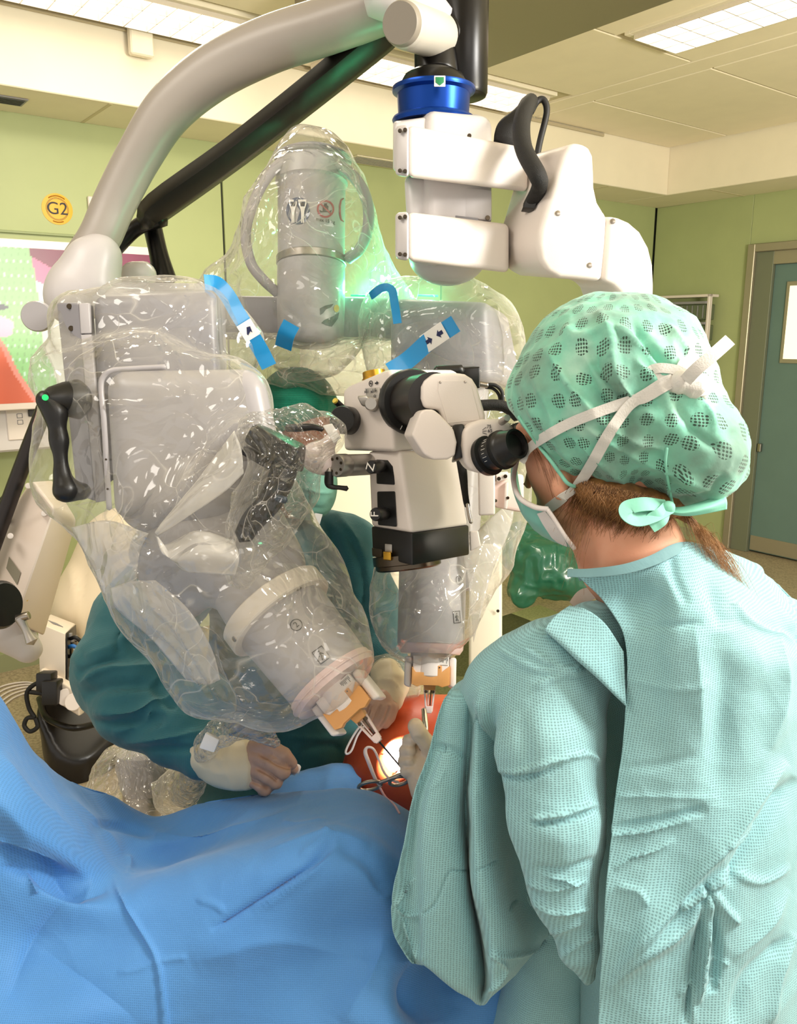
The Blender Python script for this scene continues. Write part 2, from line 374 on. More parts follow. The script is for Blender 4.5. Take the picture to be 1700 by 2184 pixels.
def cloth(name, col, col2, dot=0.0018, dk=.35, rough=.75, bump=.6, wr=18, trans=0.0, sheen=.2):
    # nonwoven fabric: rows of small embossed dots, fine wrinkles
    N = NT(name); b = N.b; b.inputs['Roughness'].default_value = rough; b.inputs['Sheen Weight'].default_value = sheen; b.inputs['Specular IOR Level'].default_value = .35
    tc = N.n('TexCoord')
    at = N.n('Attribute', attribute_name='cloth_uv'); vo = N.n('TexVoronoi', feature='F1', voronoi_dimensions='2D'); vo.inputs['Scale'].default_value = 1/dot; vo.inputs['Randomness'].default_value = .15; N.l(at.outputs['Vector'], vo.inputs['Vector'])
    rp = N.n('ValToRGB'); rp.color_ramp.elements[0].position = .18; rp.color_ramp.elements[1].position = .42; N.l(vo.outputs['Distance'], rp.inputs[0])
    nz = N.n('TexNoise'); nz.inputs['Scale'].default_value = 5; nz.inputs['Detail'].default_value = 4; N.l(tc.outputs['Object'], nz.inputs['Vector'])
    m1 = N.n('Mix', data_type='RGBA'); m1.inputs[6].default_value = lin(col); m1.inputs[7].default_value = lin(col2); N.l(nz.outputs[0], m1.inputs[0])
    m2 = N.n('Mix', data_type='RGBA', blend_type='MULTIPLY'); m2.inputs[0].default_value = dk; N.l(m1.outputs[2], m2.inputs[6]); N.l(rp.outputs[0], m2.inputs[7]); N.l(m2.outputs[2], b.inputs['Base Color'])
    n2 = N.n('TexNoise'); n2.inputs['Scale'].default_value = wr; n2.inputs['Detail'].default_value = 6; n2.inputs['Distortion'].default_value = .6; N.l(tc.outputs['Object'], n2.inputs['Vector'])
    mm = N.n('Math', operation='MULTIPLY'); mm.inputs[1].default_value = .06; N.l(rp.outputs[0], mm.inputs[0])
    ad = N.n('Math', operation='ADD'); N.l(n2.outputs[0], ad.inputs[0]); N.l(mm.outputs[0], ad.inputs[1])
    bp = N.n('Bump'); bp.inputs['Strength'].default_value = bump; bp.inputs['Distance'].default_value = .008; N.l(ad.outputs[0], bp.inputs['Height']); N.l(bp.outputs[0], b.inputs['Normal'])
    return N.m
def film(name, tint='f4f0e6', haze=.16, edge=.55, sc=16, spec=.9, rough=.12, bstr=.9, warp=3.0):
    # thin clear plastic sheet: mostly see-through, milky where seen edge-on or creased, sharp glints
    N = NT(name); t = N.t; t.nodes.remove(N.b); tc = N.n('TexCoord')
    n0 = N.n('TexNoise'); n0.inputs['Scale'].default_value = 5; n0.inputs['Detail'].default_value = 2; N.l(tc.outputs['Object'], n0.inputs['Vector'])
    mv = N.n('VectorMath', operation='SCALE'); mv.inputs['Scale'].default_value = .12*warp; N.l(n0.outputs['Color'], mv.inputs[0])
    av = N.n('VectorMath', operation='ADD'); N.l(tc.outputs['Object'], av.inputs[0]); N.l(mv.outputs[0], av.inputs[1])
    vo = N.n('TexVoronoi', feature='DISTANCE_TO_EDGE'); vo.inputs['Scale'].default_value = sc; N.l(av.outputs[0], vo.inputs['Vector'])
    v2 = N.n('TexVoronoi', feature='F1'); v2.inputs['Scale'].default_value = sc*2.7; N.l(av.outputs[0], v2.inputs['Vector'])
    lw = N.n('LayerWeight'); lw.inputs['Blend'].default_value = .35
    rp = N.n('ValToRGB'); rp.color_ramp.elements[0].position = 0; rp.color_ramp.elements[0].color = (1, 1, 1, 1); rp.color_ramp.elements[1].position = .022; rp.color_ramp.elements[1].color = (0, 0, 0, 1); N.l(vo.outputs[0], rp.inputs[0])
    ms = N.n('TexNoise'); ms.inputs['Scale'].default_value = 7; ms.inputs['Detail'].default_value = 3; N.l(tc.outputs['Object'], ms.inputs['Vector'])
    r2 = N.n('ValToRGB'); r2.color_ramp.elements[0].position = .42; r2.color_ramp.elements[1].position = .58; N.l(ms.outputs[0], r2.inputs[0])
    me = N.n('Math', operation='MULTIPLY'); N.l(rp.outputs[0], me.inputs[0]); N.l(r2.outputs[0], me.inputs[1])
    bs = N.n('Math', operation='MULTIPLY'); bs.inputs[1].default_value = .35; N.l(v2.outputs[0], bs.inputs[0])
    b2 = N.n('Math', operation='ADD'); N.l(vo.outputs[0], b2.inputs[0]); N.l(bs.outputs[0], b2.inputs[1])
    bp = N.n('Bump'); bp.inputs['Strength'].default_value = bstr; bp.inputs['Distance'].default_value = .02; N.l(b2.outputs[0], bp.inputs['Height'])
    df = N.n('BsdfDiffuse'); df.inputs['Color'].default_value = lin(tint); tl = N.n('BsdfTranslucent'); tl.inputs['Color'].default_value = lin(tint)
    mi = N.n('MixShader'); mi.inputs[0].default_value = .4; N.l(df.outputs[0], mi.inputs[1]); N.l(tl.outputs[0], mi.inputs[2])
    tr = N.n('BsdfTransparent'); tr.inputs['Color'].default_value = (.97, .97, .96, 1)
    # milky weight
    p = N.n('Math', operation='POWER'); p.inputs[1].default_value = 2.2; N.l(lw.outputs['Facing'], p.inputs[0])
    a = N.n('Math', operation='MULTIPLY_ADD'); a.inputs[1].default_value = edge; a.inputs[2].default_value = haze; N.l(p.outputs[0], a.inputs[0])
    a2 = N.n('Math', operation='MULTIPLY_ADD', use_clamp=True); a2.inputs[1].default_value = .42; N.l(me.outputs[0], a2.inputs[0]); N.l(a.outputs[0], a2.inputs[2])
    m1 = N.n('MixShader'); N.l(a2.outputs[0], m1.inputs[0]); N.l(tr.outputs[0], m1.inputs[1]); N.l(mi.outputs[0], m1.inputs[2])
    gl = N.n('BsdfGlossy'); gl.inputs['Roughness'].default_value = rough; N.l(bp.outputs[0], gl.inputs['Normal'])
    l2 = N.n('LayerWeight'); l2.inputs['Blend'].default_value = .5; N.l(bp.outputs[0], l2.inputs['Normal'])
    p2 = N.n('Math', operation='POWER'); p2.inputs[1].default_value = 3.0; N.l(l2.outputs['Facing'], p2.inputs[0])
    fm = N.n('Math', operation='MULTIPLY_ADD', use_clamp=True); fm.inputs[1].default_value = spec*.55; fm.inputs[2].default_value = .07*spec; N.l(p2.outputs[0], fm.inputs[0])
    m2 = N.n('MixShader'); N.l(fm.outputs[0], m2.inputs[0]); N.l(m1.outputs[0], m2.inputs[1]); N.l(gl.outputs[0], m2.inputs[2])
    N.l(m2.outputs[0], N.o.inputs['Surface']); return N.m
mWhite = mat('white_painted_metal', 'dfd5ce', .38, bump=.12, bs=700)
mWhite2 = mat('light_grey_enamel', 'cfcaca', .35, bump=.05, bs=500)
mGrey = mat('grey_enamel', 'b4b1b6', .42, bump=.06, bs=500)
mMidGrey = mat('mid_grey_plastic', '8d8b90', .45)
mBlack = mat('black_plastic', '0e0d0d', .38, bump=.1, bs=600)
mBlackS = mat('black_satin_metal', '080606', .3, spec=.35)
mRubber = mat('black_rubber', '0a0909', .6)
mSteel = mat('stainless_steel', 'a8a097', .28, metal=1)
mSteelD = mat('dark_steel', '5c5348', .3, metal=1)
mChrome = mat('chrome', 'd8d4cd', .14, metal=1)
mAlu = mat('brushed_aluminium', 'b9b4ae', .38, metal=.85)
mGold = mat('brass', 'c99a3a', .3, metal=1)
mBlueAn = mat('blue_anodised_metal', '0f3f96', .3, metal=.75)
mInk = mat('dark_ink', '26262c', .6)
mNavy = mat('navy_ink', '1d2450', .6)
mPaper = mat('white_label', 'f2eee8', .6)
mTape = mat('blue_tape', '148fd0', .4, coat=.3, bump=.2, bs=60)
mCream = mat('cream_equipment_paint', 'ece0c8', .4)
# ---------------------------------------------------------------- room
E1 = Vector((.795, .606, 0)).normalized(); E2 = Vector((E1.y, -E1.x, 0)); NB = -E2; NR = E1.copy()   # E1 along the back wall, E2 along the right wall towards the camera
CB, CR, ZS, ZC = 4.14, 5.70, 2.57, 2.88           # back wall NB.p, right wall NR.p, soffit and ceiling heights
def W(u, w_, z): return E1*u+NB*w_+Vector((0, 0, z))
mWall = mat('green_wall_panel', 'aab480', .5, bump=.05, bs=400, var=.06, vs=3)
mCeil = mat('ceiling_tile', 'f4ead2', .7, bump=.25, bs=300, var=.03)
mSoff = mat('soffit_paint', 'efe6cf', .6, var=.03)
mJoint = mat('dark_joint', '1c2214', .7)
mFloor = mat('speckled_floor', 'b5a588', .35, var=.25, vs=90, col2='8f8068')
mFloorG = mat('green_floor_inlay', 'a8ab74', .35, var=.2, vs=90, col2='8c9060')
mDoor = mat('teal_door', '647e78', .4, var=.04)
mFrame = mat('door_frame_steel', 'a59d88', .35, metal=.5)
mFrameD = mat('door_frame_dark_reveal', '777c68', .5, metal=.2)
mGlow = mat('lamp_diffuser', 'ffffff', .5, emit='fff0dc', es=2.6)
mGlow2 = mat('lit_window', 'fff6d8', .3, emit='fff3cf', es=.9)
def slab(name, u0, u1, w0, w1, z0, z1, m, parent=None, bev=0.0, label=None):
    q = [W(u0, w0, z0), W(u1, w0, z0), W(u1, w1, z0), W(u0, w1, z0), W(u0, w0, z1), W(u1, w0, z1), W(u1, w1, z1), W(u0, w1, z1)]
    return hexa(name, q, m, parent, bev, 1, label)
U0, W0 = -2.6, -2.0                                # far left and rear limits of the room
floor = struct(slab('floor', U0, CR+.1, W0, CB+.1, -.08, 0, mFloor))
g_ = [hit(x, y, (0, 0, 1), .0015) for x, y in ((1020, 1330), (1150, 1290), (1250, 1330), (1330, 1420), (1000, 1600), (900, 1500))]; prism('floor_inlay', g_, Vector((0, 0, -.003)), mFloorG, floor, 0, label='green inlaid floor patch')
slab('floor_inlay', .3, 3.3, 2.6, 4.0, -.002, .0015, mFloor, floor)
wb = struct(slab('wall_back', U0, CR+.1, CB+.012, CB+.15, 0, 3.0, mJoint))
ub = hit(475, 440, NB, CB).dot(E1)
us = [U0, ub-3.0, ub-1.55, ub, ub+1.5, ub+2.9, CR-.012]
us = [u for u in us if u >= U0]
for a, b in zip(us[:-1], us[1:]): slab('wall_panel', a+.006, b-.006, CB, CB+.014, 0, ZS+.02, mWall, wb, .002)
wr = struct(slab('wall_right', CR+.095, CR+.2, W0, CB+.1, 0, 3.0, mJoint))
dl = -hit(1604, 800, NR, CR).dot(E2)
w1606 = hit(1606, 470, NR, CR).dot(NB)
wD0 = hit(1545, 1140, NR, CR).dot(NB); wD0 = hit(1600, 525, NR, CR).dot(NB)
zD = hit(1600, 522, NR, CR).z
print('door', wD0, zD, 'seam', w1606, 'ub', ub, 'foot', hit(1545, 1150, NR, CR).z)
wD1 = wD0-1.25
slab('wall_panel', CR, CR+.1, w1606+.006, CB-.004, 0, ZS+.02, mWall, wr, .002)
if w1606 > wD0: slab('wall_panel', CR, CR+.1, wD0+.0, w1606-.006, zD+.002, ZS+.02, mWall, wr, .002)
slab('wall_panel', CR, CR+.1, wD1-.02, wD0, zD+.002, ZS+.02, mWall, wr, .002)
slab('wall_panel', CR, CR+.1, -.6, wD1-.03, 0, ZS+.02, mWall, wr, .002)
slab('wall_panel', CR, CR+.1, W0, -.61, 0, ZS+.02, mWall, wr, .002)
struct(slab('baseboard_back', U0, CR, CB-.012, CB, 0, .09, mat('cove_base', '9aa07c', .5)))
struct(slab('baseboard_right', CR-.012, CR, wD0+.1, CB-.02, 0, .09, mat('cove_base_right', '9aa07c', .5)))
# ceiling with its own tiles, the raised centre, the soffit round it
ceil = struct(slab('ceiling', U0, CR+.1, W0, CB+.1, ZC+.015, ZC+.1, mat('ceiling_grid', 'c9bf9f', .7)))
LB = (3.70, 3.86)
def tile(u0, u1, w0, w1, m=mCeil): slab('ceiling_tile', u0+.006, u1-.006, w0+.006, w1-.006, ZC, ZC+.02, m, ceil, .003)
tile(LB[0], LB[1], W0, 3.72)
wr_ = [3.72, 3.27, 2.54, 1.81, 1.08, .35, -.38, -1.11]
for a, b in zip(wr_[1:], wr_[:-1]): tile(LB[1], 5.21, a, b)
ul = [LB[0], 3.13, 2.4, 1.2, 0, -1.2, -2.4]
for a, b in zip(wr_[1:], wr_[:-1]):
    if b == 3.72: continue
    for c, d in ((2.80, 3.70), (1.9, 2.80), (.7, 1.9), (-.5, .7), (-1.7, -.5)):
        if c == 2.80 and b <= 2.54 and a > 0: tile(c, 3.13, a, b); tile(3.47, d, a, b)
        else: tile(c, d, a, b)
struct(slab('trim_1', U0, 5.23, 3.72, CB+.0, ZS, ZC+.02, mSoff, None, .004))
struct(slab('trim_2', 5.23, CR, W0, CB+.0, ZS, ZC+.02, mSoff, None, .004))
s1 = bpy.data.objects['trim_1']
for k in range(8): slab('soffit_seam', -2.0+k*1.1, -1.985+k*1.1, 3.735, CB-.01, ZS-.002, ZS+.004, mat('seam', 'cfc4a4', .8) if k == 0 else bpy.data.materials['seam'], s1)
s2 = bpy.data.objects['trim_2']
for k in range(6): slab('soffit_seam', 5.245, CR-.01, 3.4-k*.75, 3.415-k*.75, ZS-.002, ZS+.004, bpy.data.materials['seam'], s2)
# louvred ceiling lights
mLouv = mat('louvre_metal', 'f3ece6', .2, metal=.6)
def lamp(u0, u1, w0, w1, label, along):
    t = thing('ceiling_light', label, 'ceiling light', W((u0+u1)/2, (w0+w1)/2, ZC), 'louvred ceiling lights')
    f = .03
    for a, b, c, d in ((u0-f, u1+f, w0-f, w0), (u0-f, u1+f, w1, w1+f), (u0-f, u0, w0, w1), (u1, u1+f, w0, w1)):
        slab('frame', a, b, c, d, ZC-.012, ZC+.012, mSoff, t, .002)
    slab('diffuser', u0, u1, w0, w1, ZC-.001, ZC+.01, mGlow, t)
    n = int(((u1-u0) if along == 'u' else (w1-w0))/.1)
    V = []; Fc = []
    def lv(a, b, c, d):
        k = len(V); V.extend([W(a, c, ZC-.030), W(b, c, ZC-.030), W(b, d, ZC-.030), W(a, d, ZC-.030), W(a, c, ZC-.003), W(b, c, ZC-.003), W(b, d, ZC-.003), W(a, d, ZC-.003)])
        Fc.extend([[k+i for i in q] for q in ([0, 1, 2, 3], [7, 6, 5, 4], [0, 4, 5, 1], [1, 5, 6, 2], [2, 6, 7, 3], [3, 7, 4, 0])])
    for i in range(n+1):
        if along == 'u': x = u0+(u1-u0)*i/n; lv(x-.002, x+.002, w0, w1)
        else: x = w0+(w1-w0)*i/n; lv(u0, u1, x-.002, x+.002)
    for j in range(4):
        if along == 'u': x = w0+(w1-w0)*j/3; lv(u0, u1, x-.002, x+.002)
        else: x = u0+(u1-u0)*j/3; lv(x-.002, x+.002, w0, w1)
    lo = build('louvre', V, Fc, mLouv, t, smooth=False); lo['kind'] = 'stuff'
    return t
lamp(.45, 1.85, 3.32, 3.64, 'louvred strip light at the top left above the green wall', 'u')
lamp(2.25, 3.56, 3.32, 3.64, 'louvred strip light behind the black microscope column', 'u')
lamp(3.15, 3.45, 1.0, 2.46, 'louvred light at the top right corner of the ceiling', 'w')
pl = tag(slab('ceiling_mount_plate', 1.75, 2.75, 1.5, 2.94, ZC-.10, ZC-.002, mat('brushed_mount_plate', '8f8672', .35, metal=.4), None, .003), 'brushed metal ceiling plate behind the black column, top of the picture', 'ceiling plate')
# surface cable duct with its junction box on the lit riser, left
q = hit(292, 85, NB, 3.72); u_, z_ = q.dot(E1), q.z
jb = thing('junction_box', 'small cream box on the ceiling riser at the upper left', 'junction box', W(u_, 3.70, z_))
slab('cover', u_-.05, u_+.05, 3.66, 3.70, z_-.075, z_+.06, mSoff, jb, .006)
dc = tag(slab('cable_duct', -2.0, 4.5, 3.705, 3.718, 2.857, 2.876, mat('duct', 'b9ad92', .5), None, .003), 'long thin cable duct along the top of the ceiling riser', 'cable duct')
q = hit(15, 212, Vector((0, 0, 1)), ZS); u_, w_ = q.dot(E1), q.dot(NB)
vt = thing('ceiling_vent', 'small dark vent grille in the soffit at the left edge', 'vent', W(u_, w_, ZS))
slab('frame', u_-.12, u_+.07, w_-.06, w_+.06, ZS-.006, ZS-.001, mMidGrey, vt, .001)
for k in range(5): slab('slat', u_-.11, u_+.06, w_-.045+k*.02, w_-.037+k*.02, ZS-.009, ZS-.006, mBlack, vt)
q = hit(805, 345, Vector((0, 0, 1)), ZS); u_, w_ = q.dot(E1), q.dot(NB)
vt = thing('ceiling_vent', 'pale vent panel in the soffit above the robot column', 'vent', W(u_, w_, ZS))
slab('frame', u_-.2, u_+.2, w_-.09, w_+.09, ZS-.006, ZS-.001, mSoff, vt, .001)
for k in range(6): slab('slat', u_-.19, u_+.19, w_-.07+k*.025, w_-.06+k*.025, ZS-.008, ZS-.006, mMidGrey, vt)
# door
door = thing('door_1', 'x', 'door', W(CR, (wD0+wD1)/2, 0)); del door['label']; del door['category']; door['kind'] = 'structure'
f = .055
slab('door_frame', CR-.03, CR+.01, wD0-f, wD0, 0, zD, mFrame, door, .004)
slab('door_frame', CR-.03, CR+.01, wD1, wD1+f, 0, zD, mFrame, door, .004)
slab('door_frame', CR-.03, CR+.01, wD1+f, wD0-f, zD-f, zD, mFrame, door, .004)
slab('door_reveal', CR-.001, CR+.09, wD0-f-.13, wD0-f, 0, zD-f, mFrameD, door, .002)
slab('door_rail', CR+.0, CR+.05, wD1+f, wD0-f-.13, zD-f-.09, zD-f, mFrame, door, .002)
leaf = slab('door_leaf', CR+.03, CR+.08, wD1+f, wD0-f-.13, .012, zD-f-.09, mDoor, door, .003)
slab('kick_plate', CR+.024, CR+.03, wD1+f+.01, wD0-f-.14, .02, .13, mFrame, leaf, .001)
qa = hit(1690, 600, NR, CR+.03); qb = hit(1690, 775, NR, CR+.03); wv = hit(1672, 690, NR, CR+.03).dot(NB)
slab('window_frame', CR+.018, CR+.032, wv-.42, wv, qb.z, qa.z, mFrame, leaf, .002)
slab('window_pane', CR+.015, CR+.02, wv-.395, wv-.025, qb.z+.03, qa.z-.03, mGlow2, leaf)
slab('door_latch', CR+.0, CR+.03, wD0-f-.165, wD0-f-.14, hit(1575, 950, NR, CR).z-.03, hit(1575, 950, NR, CR).z+.03, mSteel, leaf, .003)
# shelf rack with clear bins by the right-hand corner, small wall panel under it
q0 = hit(1395, 632, NR, CR-.12); q1 = hit(1500, 850, NR, CR-.12); ua = q0.dot(NB); ubb = q1.dot(NB); za, zb = q0.z, q1.z
rk = thing('supply_rack', 'white framed rack of clear bins on the wall left of the door', 'rack', W(CR-.1, (ua+ubb)/2, za))
for w__ in (ubb, ua-.02): slab('upright', CR-.14, CR-.10, w__, w__+.02, zb-.35, za, mWhite, rk, .003)
slab('top_rail', CR-.14, CR-.02, ubb, ua, za-.02, za, mWhite, rk, .003)
mBin = mat('smoky_clear_bin', '56604a', .12, spec=.8, coat=.5)
for k in range(4):
    z = za-.05-k*.15
    slab('rail', CR-.15, CR-.12, ubb+.02, ua-.02, z-.018, z, mMidGrey, rk, .002)
    bn = slab('bin', CR-.13, CR-.02, ubb+.025, ua-.03, z-.135, z-.02, mBin, rk, .006)
    for j in range(6): slab('bin_rib', CR-.134, CR-.13, ubb+.05+j*.045, ubb+.056+j*.045, z-.12, z-.03, mMidGrey, bn)
q = hit(1508, 820, NR, CR); tag(slab('wall_panel_box', CR-.03, CR, q.dot(NB)-.07, q.dot(NB)+.07, q.z-.12, q.z+.06, mMidGrey, None, .004), 'small grey wall box just behind the cap tie, left of door', 'wall box')
# ---------------------------------------------------------------- surgical microscope on its ceiling-high stand
def wedge(name, nt, nb, lt, lb, rt, rb, mat_, parent, bev=.006, label=None, seg=3):   # box from its nearest upright edge and the two edges beside it
    bt = lt+rt-nt; bb = lb+rb-nb
    q = [nt, rt, bt, lt, nb, rb, bb, lb]
    return hexa(name, q, mat_, parent, bev, seg, label)
def screw(b, x, y, r, parent, d=1.0):
    p, n = surf(b, x, y, 0, d)
    o = cyl('screw', p-n*.0005, p+n*.0012, r, mSteel, parent, n=10)
    return o
ms = thing('surgical_microscope', 'white and black surgical microscope hanging from its curved grey arm and black column', 'microscope', P(925, 600, 1.3))
# curved grey arm
cp = [(168, 560, 1.62, 42), (205, 505, 1.62, 43), (238, 430, 1.62, 44), (290, 330, 1.61, 46), (360, 235, 1.59, 50), (455, 155, 1.56, 54), (570, 98, 1.52, 55), (690, 58, 1.48, 55), (800, 20, 1.44, 54), (900, -22, 1.42, 52)]
cp = [(x+ (8 if i<4 else 0), y, d, r) for i, (x, y, d, r) in enumerate(cp)]
arm = tube('curved_arm', [P(x, y, d) for x, y, d, r in cp], [S(r, d) for x, y, d, r in cp], mat('pale_grey_arm_paint', 'a59d95', .36, bump=.05, bs=500), ms, n=28, k=8)
b = Blob(.006); 
b.chain([(P(165, 600, 1.6), S(52, 1.6)), (P(195, 560, 1.6), S(46, 1.6)), (P(215, 545, 1.6), S(42, 1.6))], .03)
b.chain([(P(150, 640, 1.6), S(52, 1.6)), (P(205, 620, 1.6), S(50, 1.6))], .04)
V, Q = b.mesh(2); build('arm_socket', V, Q, mWhite2, ms, ang=None)
hexa('arm_block', [P(255, 560, 1.66), P(322, 558, 1.66), P(338, 600, 1.66), P(258, 640, 1.66), P(262, 558, 1.78), P(326, 556, 1.78), P(342, 600, 1.78), P(262, 640, 1.78)], mWhite2, ms, .02, 4)
# black parallel link
k = [(235, 545, 1.72, 15), (290, 487, 1.72, 17), (345, 462, 1.7, 22)]
tube('link_strut', [P(x, y, d) for x, y, d, r in k], [S(r, d) for x, y, d, r in k], mBlackS, ms, n=10)
tube('lower_link', [P(310, 475, 1.70), P(340, 440, 1.69), P(500, 325, 1.63), P(660, 200, 1.57), P(790, 95, 1.51), P(830, 60, 1.5)], [S(26, 1.7), S(40, 1.69), S(41, 1.63), S(43, 1.57), S(45, 1.51), S(45, 1.5)], mat('black_link_paint', '140e0c', .42), ms, n=6, k=4, flat=.8)
tube('link_post', [P(322, 470, 1.76), P(338, 540, 1.76), P(352, 600, 1.76)], [S(20, 1.76), S(20, 1.76), S(26, 1.76)], mBlackS, ms, n=10)
# black column and grey joint
cyl('column', P(992, -60, 1.40), P(992, 0, 1.40)+Vector((0, 0, -.155)), S(52, 1.4), mBlackS, ms, n=36, b=.2)
cyl('inner_column', P(928, -60, 1.44), P(932, 170, 1.40), S(48, 1.4), mBlackS, ms, n=30)
jp0, jp1 = P(856, 50, 1.27), P(952, 82, 1.42)
L = (jp1-jp0).length; r = S(47, 1.27)
lathe('joint_barrel', jp0, jp1, [(0, r*.8), (.04, r*.98), (.08, r), (.1, r*.985), (.12, r*1.02), (.8, r*1.05), (.83, r*1.0), (1, r*1.0)], mat('grey_joint_paint', 'c3bdb2', .4), ms, 40)
lathe('joint_cap', jp0+(jp0-jp1)*.035, jp0+(jp1-jp0)*.05, [(0, r*.86), (.3, r*.93), (1, r*.95)], mMidGrey if False else mat('taupe_cap', '8b8377', .45), ms, 40)
tube('joint_bracket', [P(800, -20, 1.38), P(880, 10, 1.38), P(930, 60, 1.4)], [S(50, 1.38), S(52, 1.38), S(50, 1.4)], mWhite2, ms, n=24)
ring('joint_seal', jp0+(jp1-jp0)*.84, jp1-jp0, r*1.03, .003, mBlackS, ms)
cc = P(925, 190, 1.38); z = Vector((0, 0, 1))
def zl(y, xx=925, d=1.38): return (P(xx, y, d).z-cc.z)
r0 = S(1, 1.38)
lathe('column_foot', cc+z*.028, cc+z*-.002, [(0, 46*r0), (.25, 62*r0), (.7, 72*r0), (1, 75*r0)], mBlackS, ms, 40)
lathe('swivel_ring', cc+z*.004, cc-z*.055, [(0, 76*r0), (.04, 88*r0), (.1, 89*r0), (.16, 88*r0), (.22, 78*r0), (.78, 76*r0), (.84, 87*r0), (.9, 89*r0), (1, 86*r0)], mBlueAn, ms, 48)
lg = prism('green_badge', [P(x, y, 1.295) for x, y in ((926, 161), (950, 161), (950, 184), (926, 184))], FW*.002, mPaper, ms, .0008)
prism('badge_arrow', [P(x, y, 1.294) for x, y in ((929, 164), (947, 164), (947, 175), (938, 182), (929, 175))], FW*.0015, mat('badge_green', '1f7a4a', .5), lg, .0002)
# white link housings under the ring
hexa('link_body', [P(910, 236, 1.30), P(1050, 250, 1.32), P(1050, 490, 1.32), P(905, 490, 1.30), P(885, 232, 1.42), P(1035, 246, 1.46), P(1035, 490, 1.46), P(880, 490, 1.42)], mWhite2, ms, .016, 4)
hexa('link_body_side', [P(840, 262, 1.31), P(912, 250, 1.31), P(912, 372, 1.31), P(840, 365, 1.31), P(838, 255, 1.42), P(905, 246, 1.42), P(905, 372, 1.42), P(838, 365, 1.42)], mWhite2, ms, .006)
hexa('link_body_lower', [P(862, 372, 1.315), P(940, 376, 1.315), P(940, 570, 1.315), P(872, 560, 1.315), P(862, 372, 1.42), P(940, 376, 1.42), P(940, 570, 1.42), P(872, 560, 1.42)], mWhite2, ms, .014, 4)
b = Blob(.005); b.ell(P(955, 545, 1.40), (RT, UP, FW), (S(84, 1.4), S(62, 1.4), .06), .01); V, Q = b.mesh(1); build('link_boss', V, Q, mWhite2, ms, ang=None)
pl_ = prism('cover_plate', [P(x, y, 1.312) for x, y in ((948, 392), (1049, 405), (1049, 470), (948, 460))], FW*.01, mWhite2, ms, .003)
prism('vent_slot', [P(x, y, 1.309) for x, y in ((970, 459), (1020, 465), (1020, 471), (970, 465))], FW*.004, mMidGrey, pl_, .0005)
for x, y, s_ in ((952, 458, .004), (1040, 465, .004)): disc('screw', P(x, y, 1.310), -FW, s_, .002, mSteelD, pl_, 12)
disc('screw', P(1001, 290, 1.302), -FW, .0035, .002, mSteelD, ms, 12)
def larm(name, x0, y0, y1, x1, y2, y3, d0, d1):
    a = hexa(name, [P(x0+27, y0, d0), P(x1, y2, d1), P(x1, y3, d1), P(x0+27, y1, d0), P(x0+27, y0, d0+.09), P(x1, y2, d1+.09), P(x1, y3, d1+.09), P(x0+27, y1, d0+.09)], mWhite, ms, .009, 4)
    c = hexa('end_cap', [P(x0, y0+2, d0+.012), P(x0+29, y0-1, d0-.002), P(x0+29, y1+1, d0-.002), P(x0, y1-4, d0+.012), P(x0+2, y0+2, d0+.09), P(x0+29, y0-1, d0+.09), P(x0+29, y1+1, d0+.09), P(x0+2, y1-4, d0+.09)], mWhite2, a, .006, 3)
    for x, y in ((x0+10, y0+12), (x0+21, y0+10), (x0+10, y1-14), (x0+21, y1-13)): cyl('screw', P(x, y, d0+.004), P(x, y, d0-.0025), .0032, mSteelD, a, n=10)
    return a
larm('link_arm', 843, 267, 378, 1125, 316, 410, 1.235, 1.30)
larm('link_arm', 843, 452, 556, 1085, 478, 582, 1.235, 1.30)
# big rounded joint housing
ext = P(1110, 352, 1.37)-P(1200, 330, 1.22)
A = [(1212, 310), (1228, 305), (1246, 306), (1259, 316), (1267, 332), (1269, 365), (1270, 400), (1277, 432), (1288, 450), (1297, 460), (1293, 520), (1285, 601), (1230, 596), (1195, 594), (1168, 580), (1152, 555), (1147, 520), (1150, 490), (1165, 440), (1187, 365), (1200, 328)]
h1 = prism('joint_housing', [P(x, y, 1.22) for x, y in A], ext, mWhite, ms, .011, 4)
B_ = [(1299, 461), (1322, 465), (1345, 475), (1368, 495), (1386, 528), (1395, 565), (1397, 610), (1395, 700), (1388, 800), (1360, 900), (1300, 960), (1290, 900), (1325, 830), (1337, 760), (1337, 690), (1332, 650), (1322, 622), (1308, 608), (1287, 601), (1295, 520)]
h2 = prism('drop_arm', [P(x, y, 1.222) for x, y in B_], P(1255, 468, 1.30)-P(1345, 468, 1.222) + Vector((0, 0, .0)), mWhite, ms, .009, 4)
bb = bvh_of(h1); b2 = bvh_of(h2)
for x, y in ((1190, 455), (1258, 566)): screw(bb, x, y, .0042, h1)
for x, y in ((1307, 472),): screw(b2, x, y, .0042, h2)
# braided cables
mBraid = mat('braided_cable', '0b0a09', .65, bump=1.0, bs=900)
cb = [(1132, 440, 1.28, 17), (1150, 400, 1.23, 17), (1147, 375, 1.21, 19), (1118, 320, 1.24, 19), (1112, 270, 1.27, 19), (1122, 230, 1.30, 18), (1132, 216, 1.34, 16)]
tube('cable_sleeve', [P(x, y, d) for x, y, d, r in cb], [S(r, d) for x, y, d, r in cb], mBraid, ms, n=16)
tube('cable_sleeve', [P(x, y, 1.36) for x, y in ((1078, 305), (1085, 280), (1105, 255), (1125, 225))], [S(r, 1.36) for r in (26, 28, 22, 14)], mBraid, ms, n=14)
tube('cable', [P(x, y, 1.34) for x, y in ((1143, 345), (1152, 300), (1166, 240), (1160, 214), (1146, 216), (1132, 240))], S(7, 1.34), mRubber, ms, n=10)
prism('cable_slot', [P(x, y, d) for x, y, d in ((1148, 372, 1.247), (1166, 378, 1.243), (1140, 445, 1.25), (1115, 442, 1.265))], FW*.02, mBlack, ms, .001)

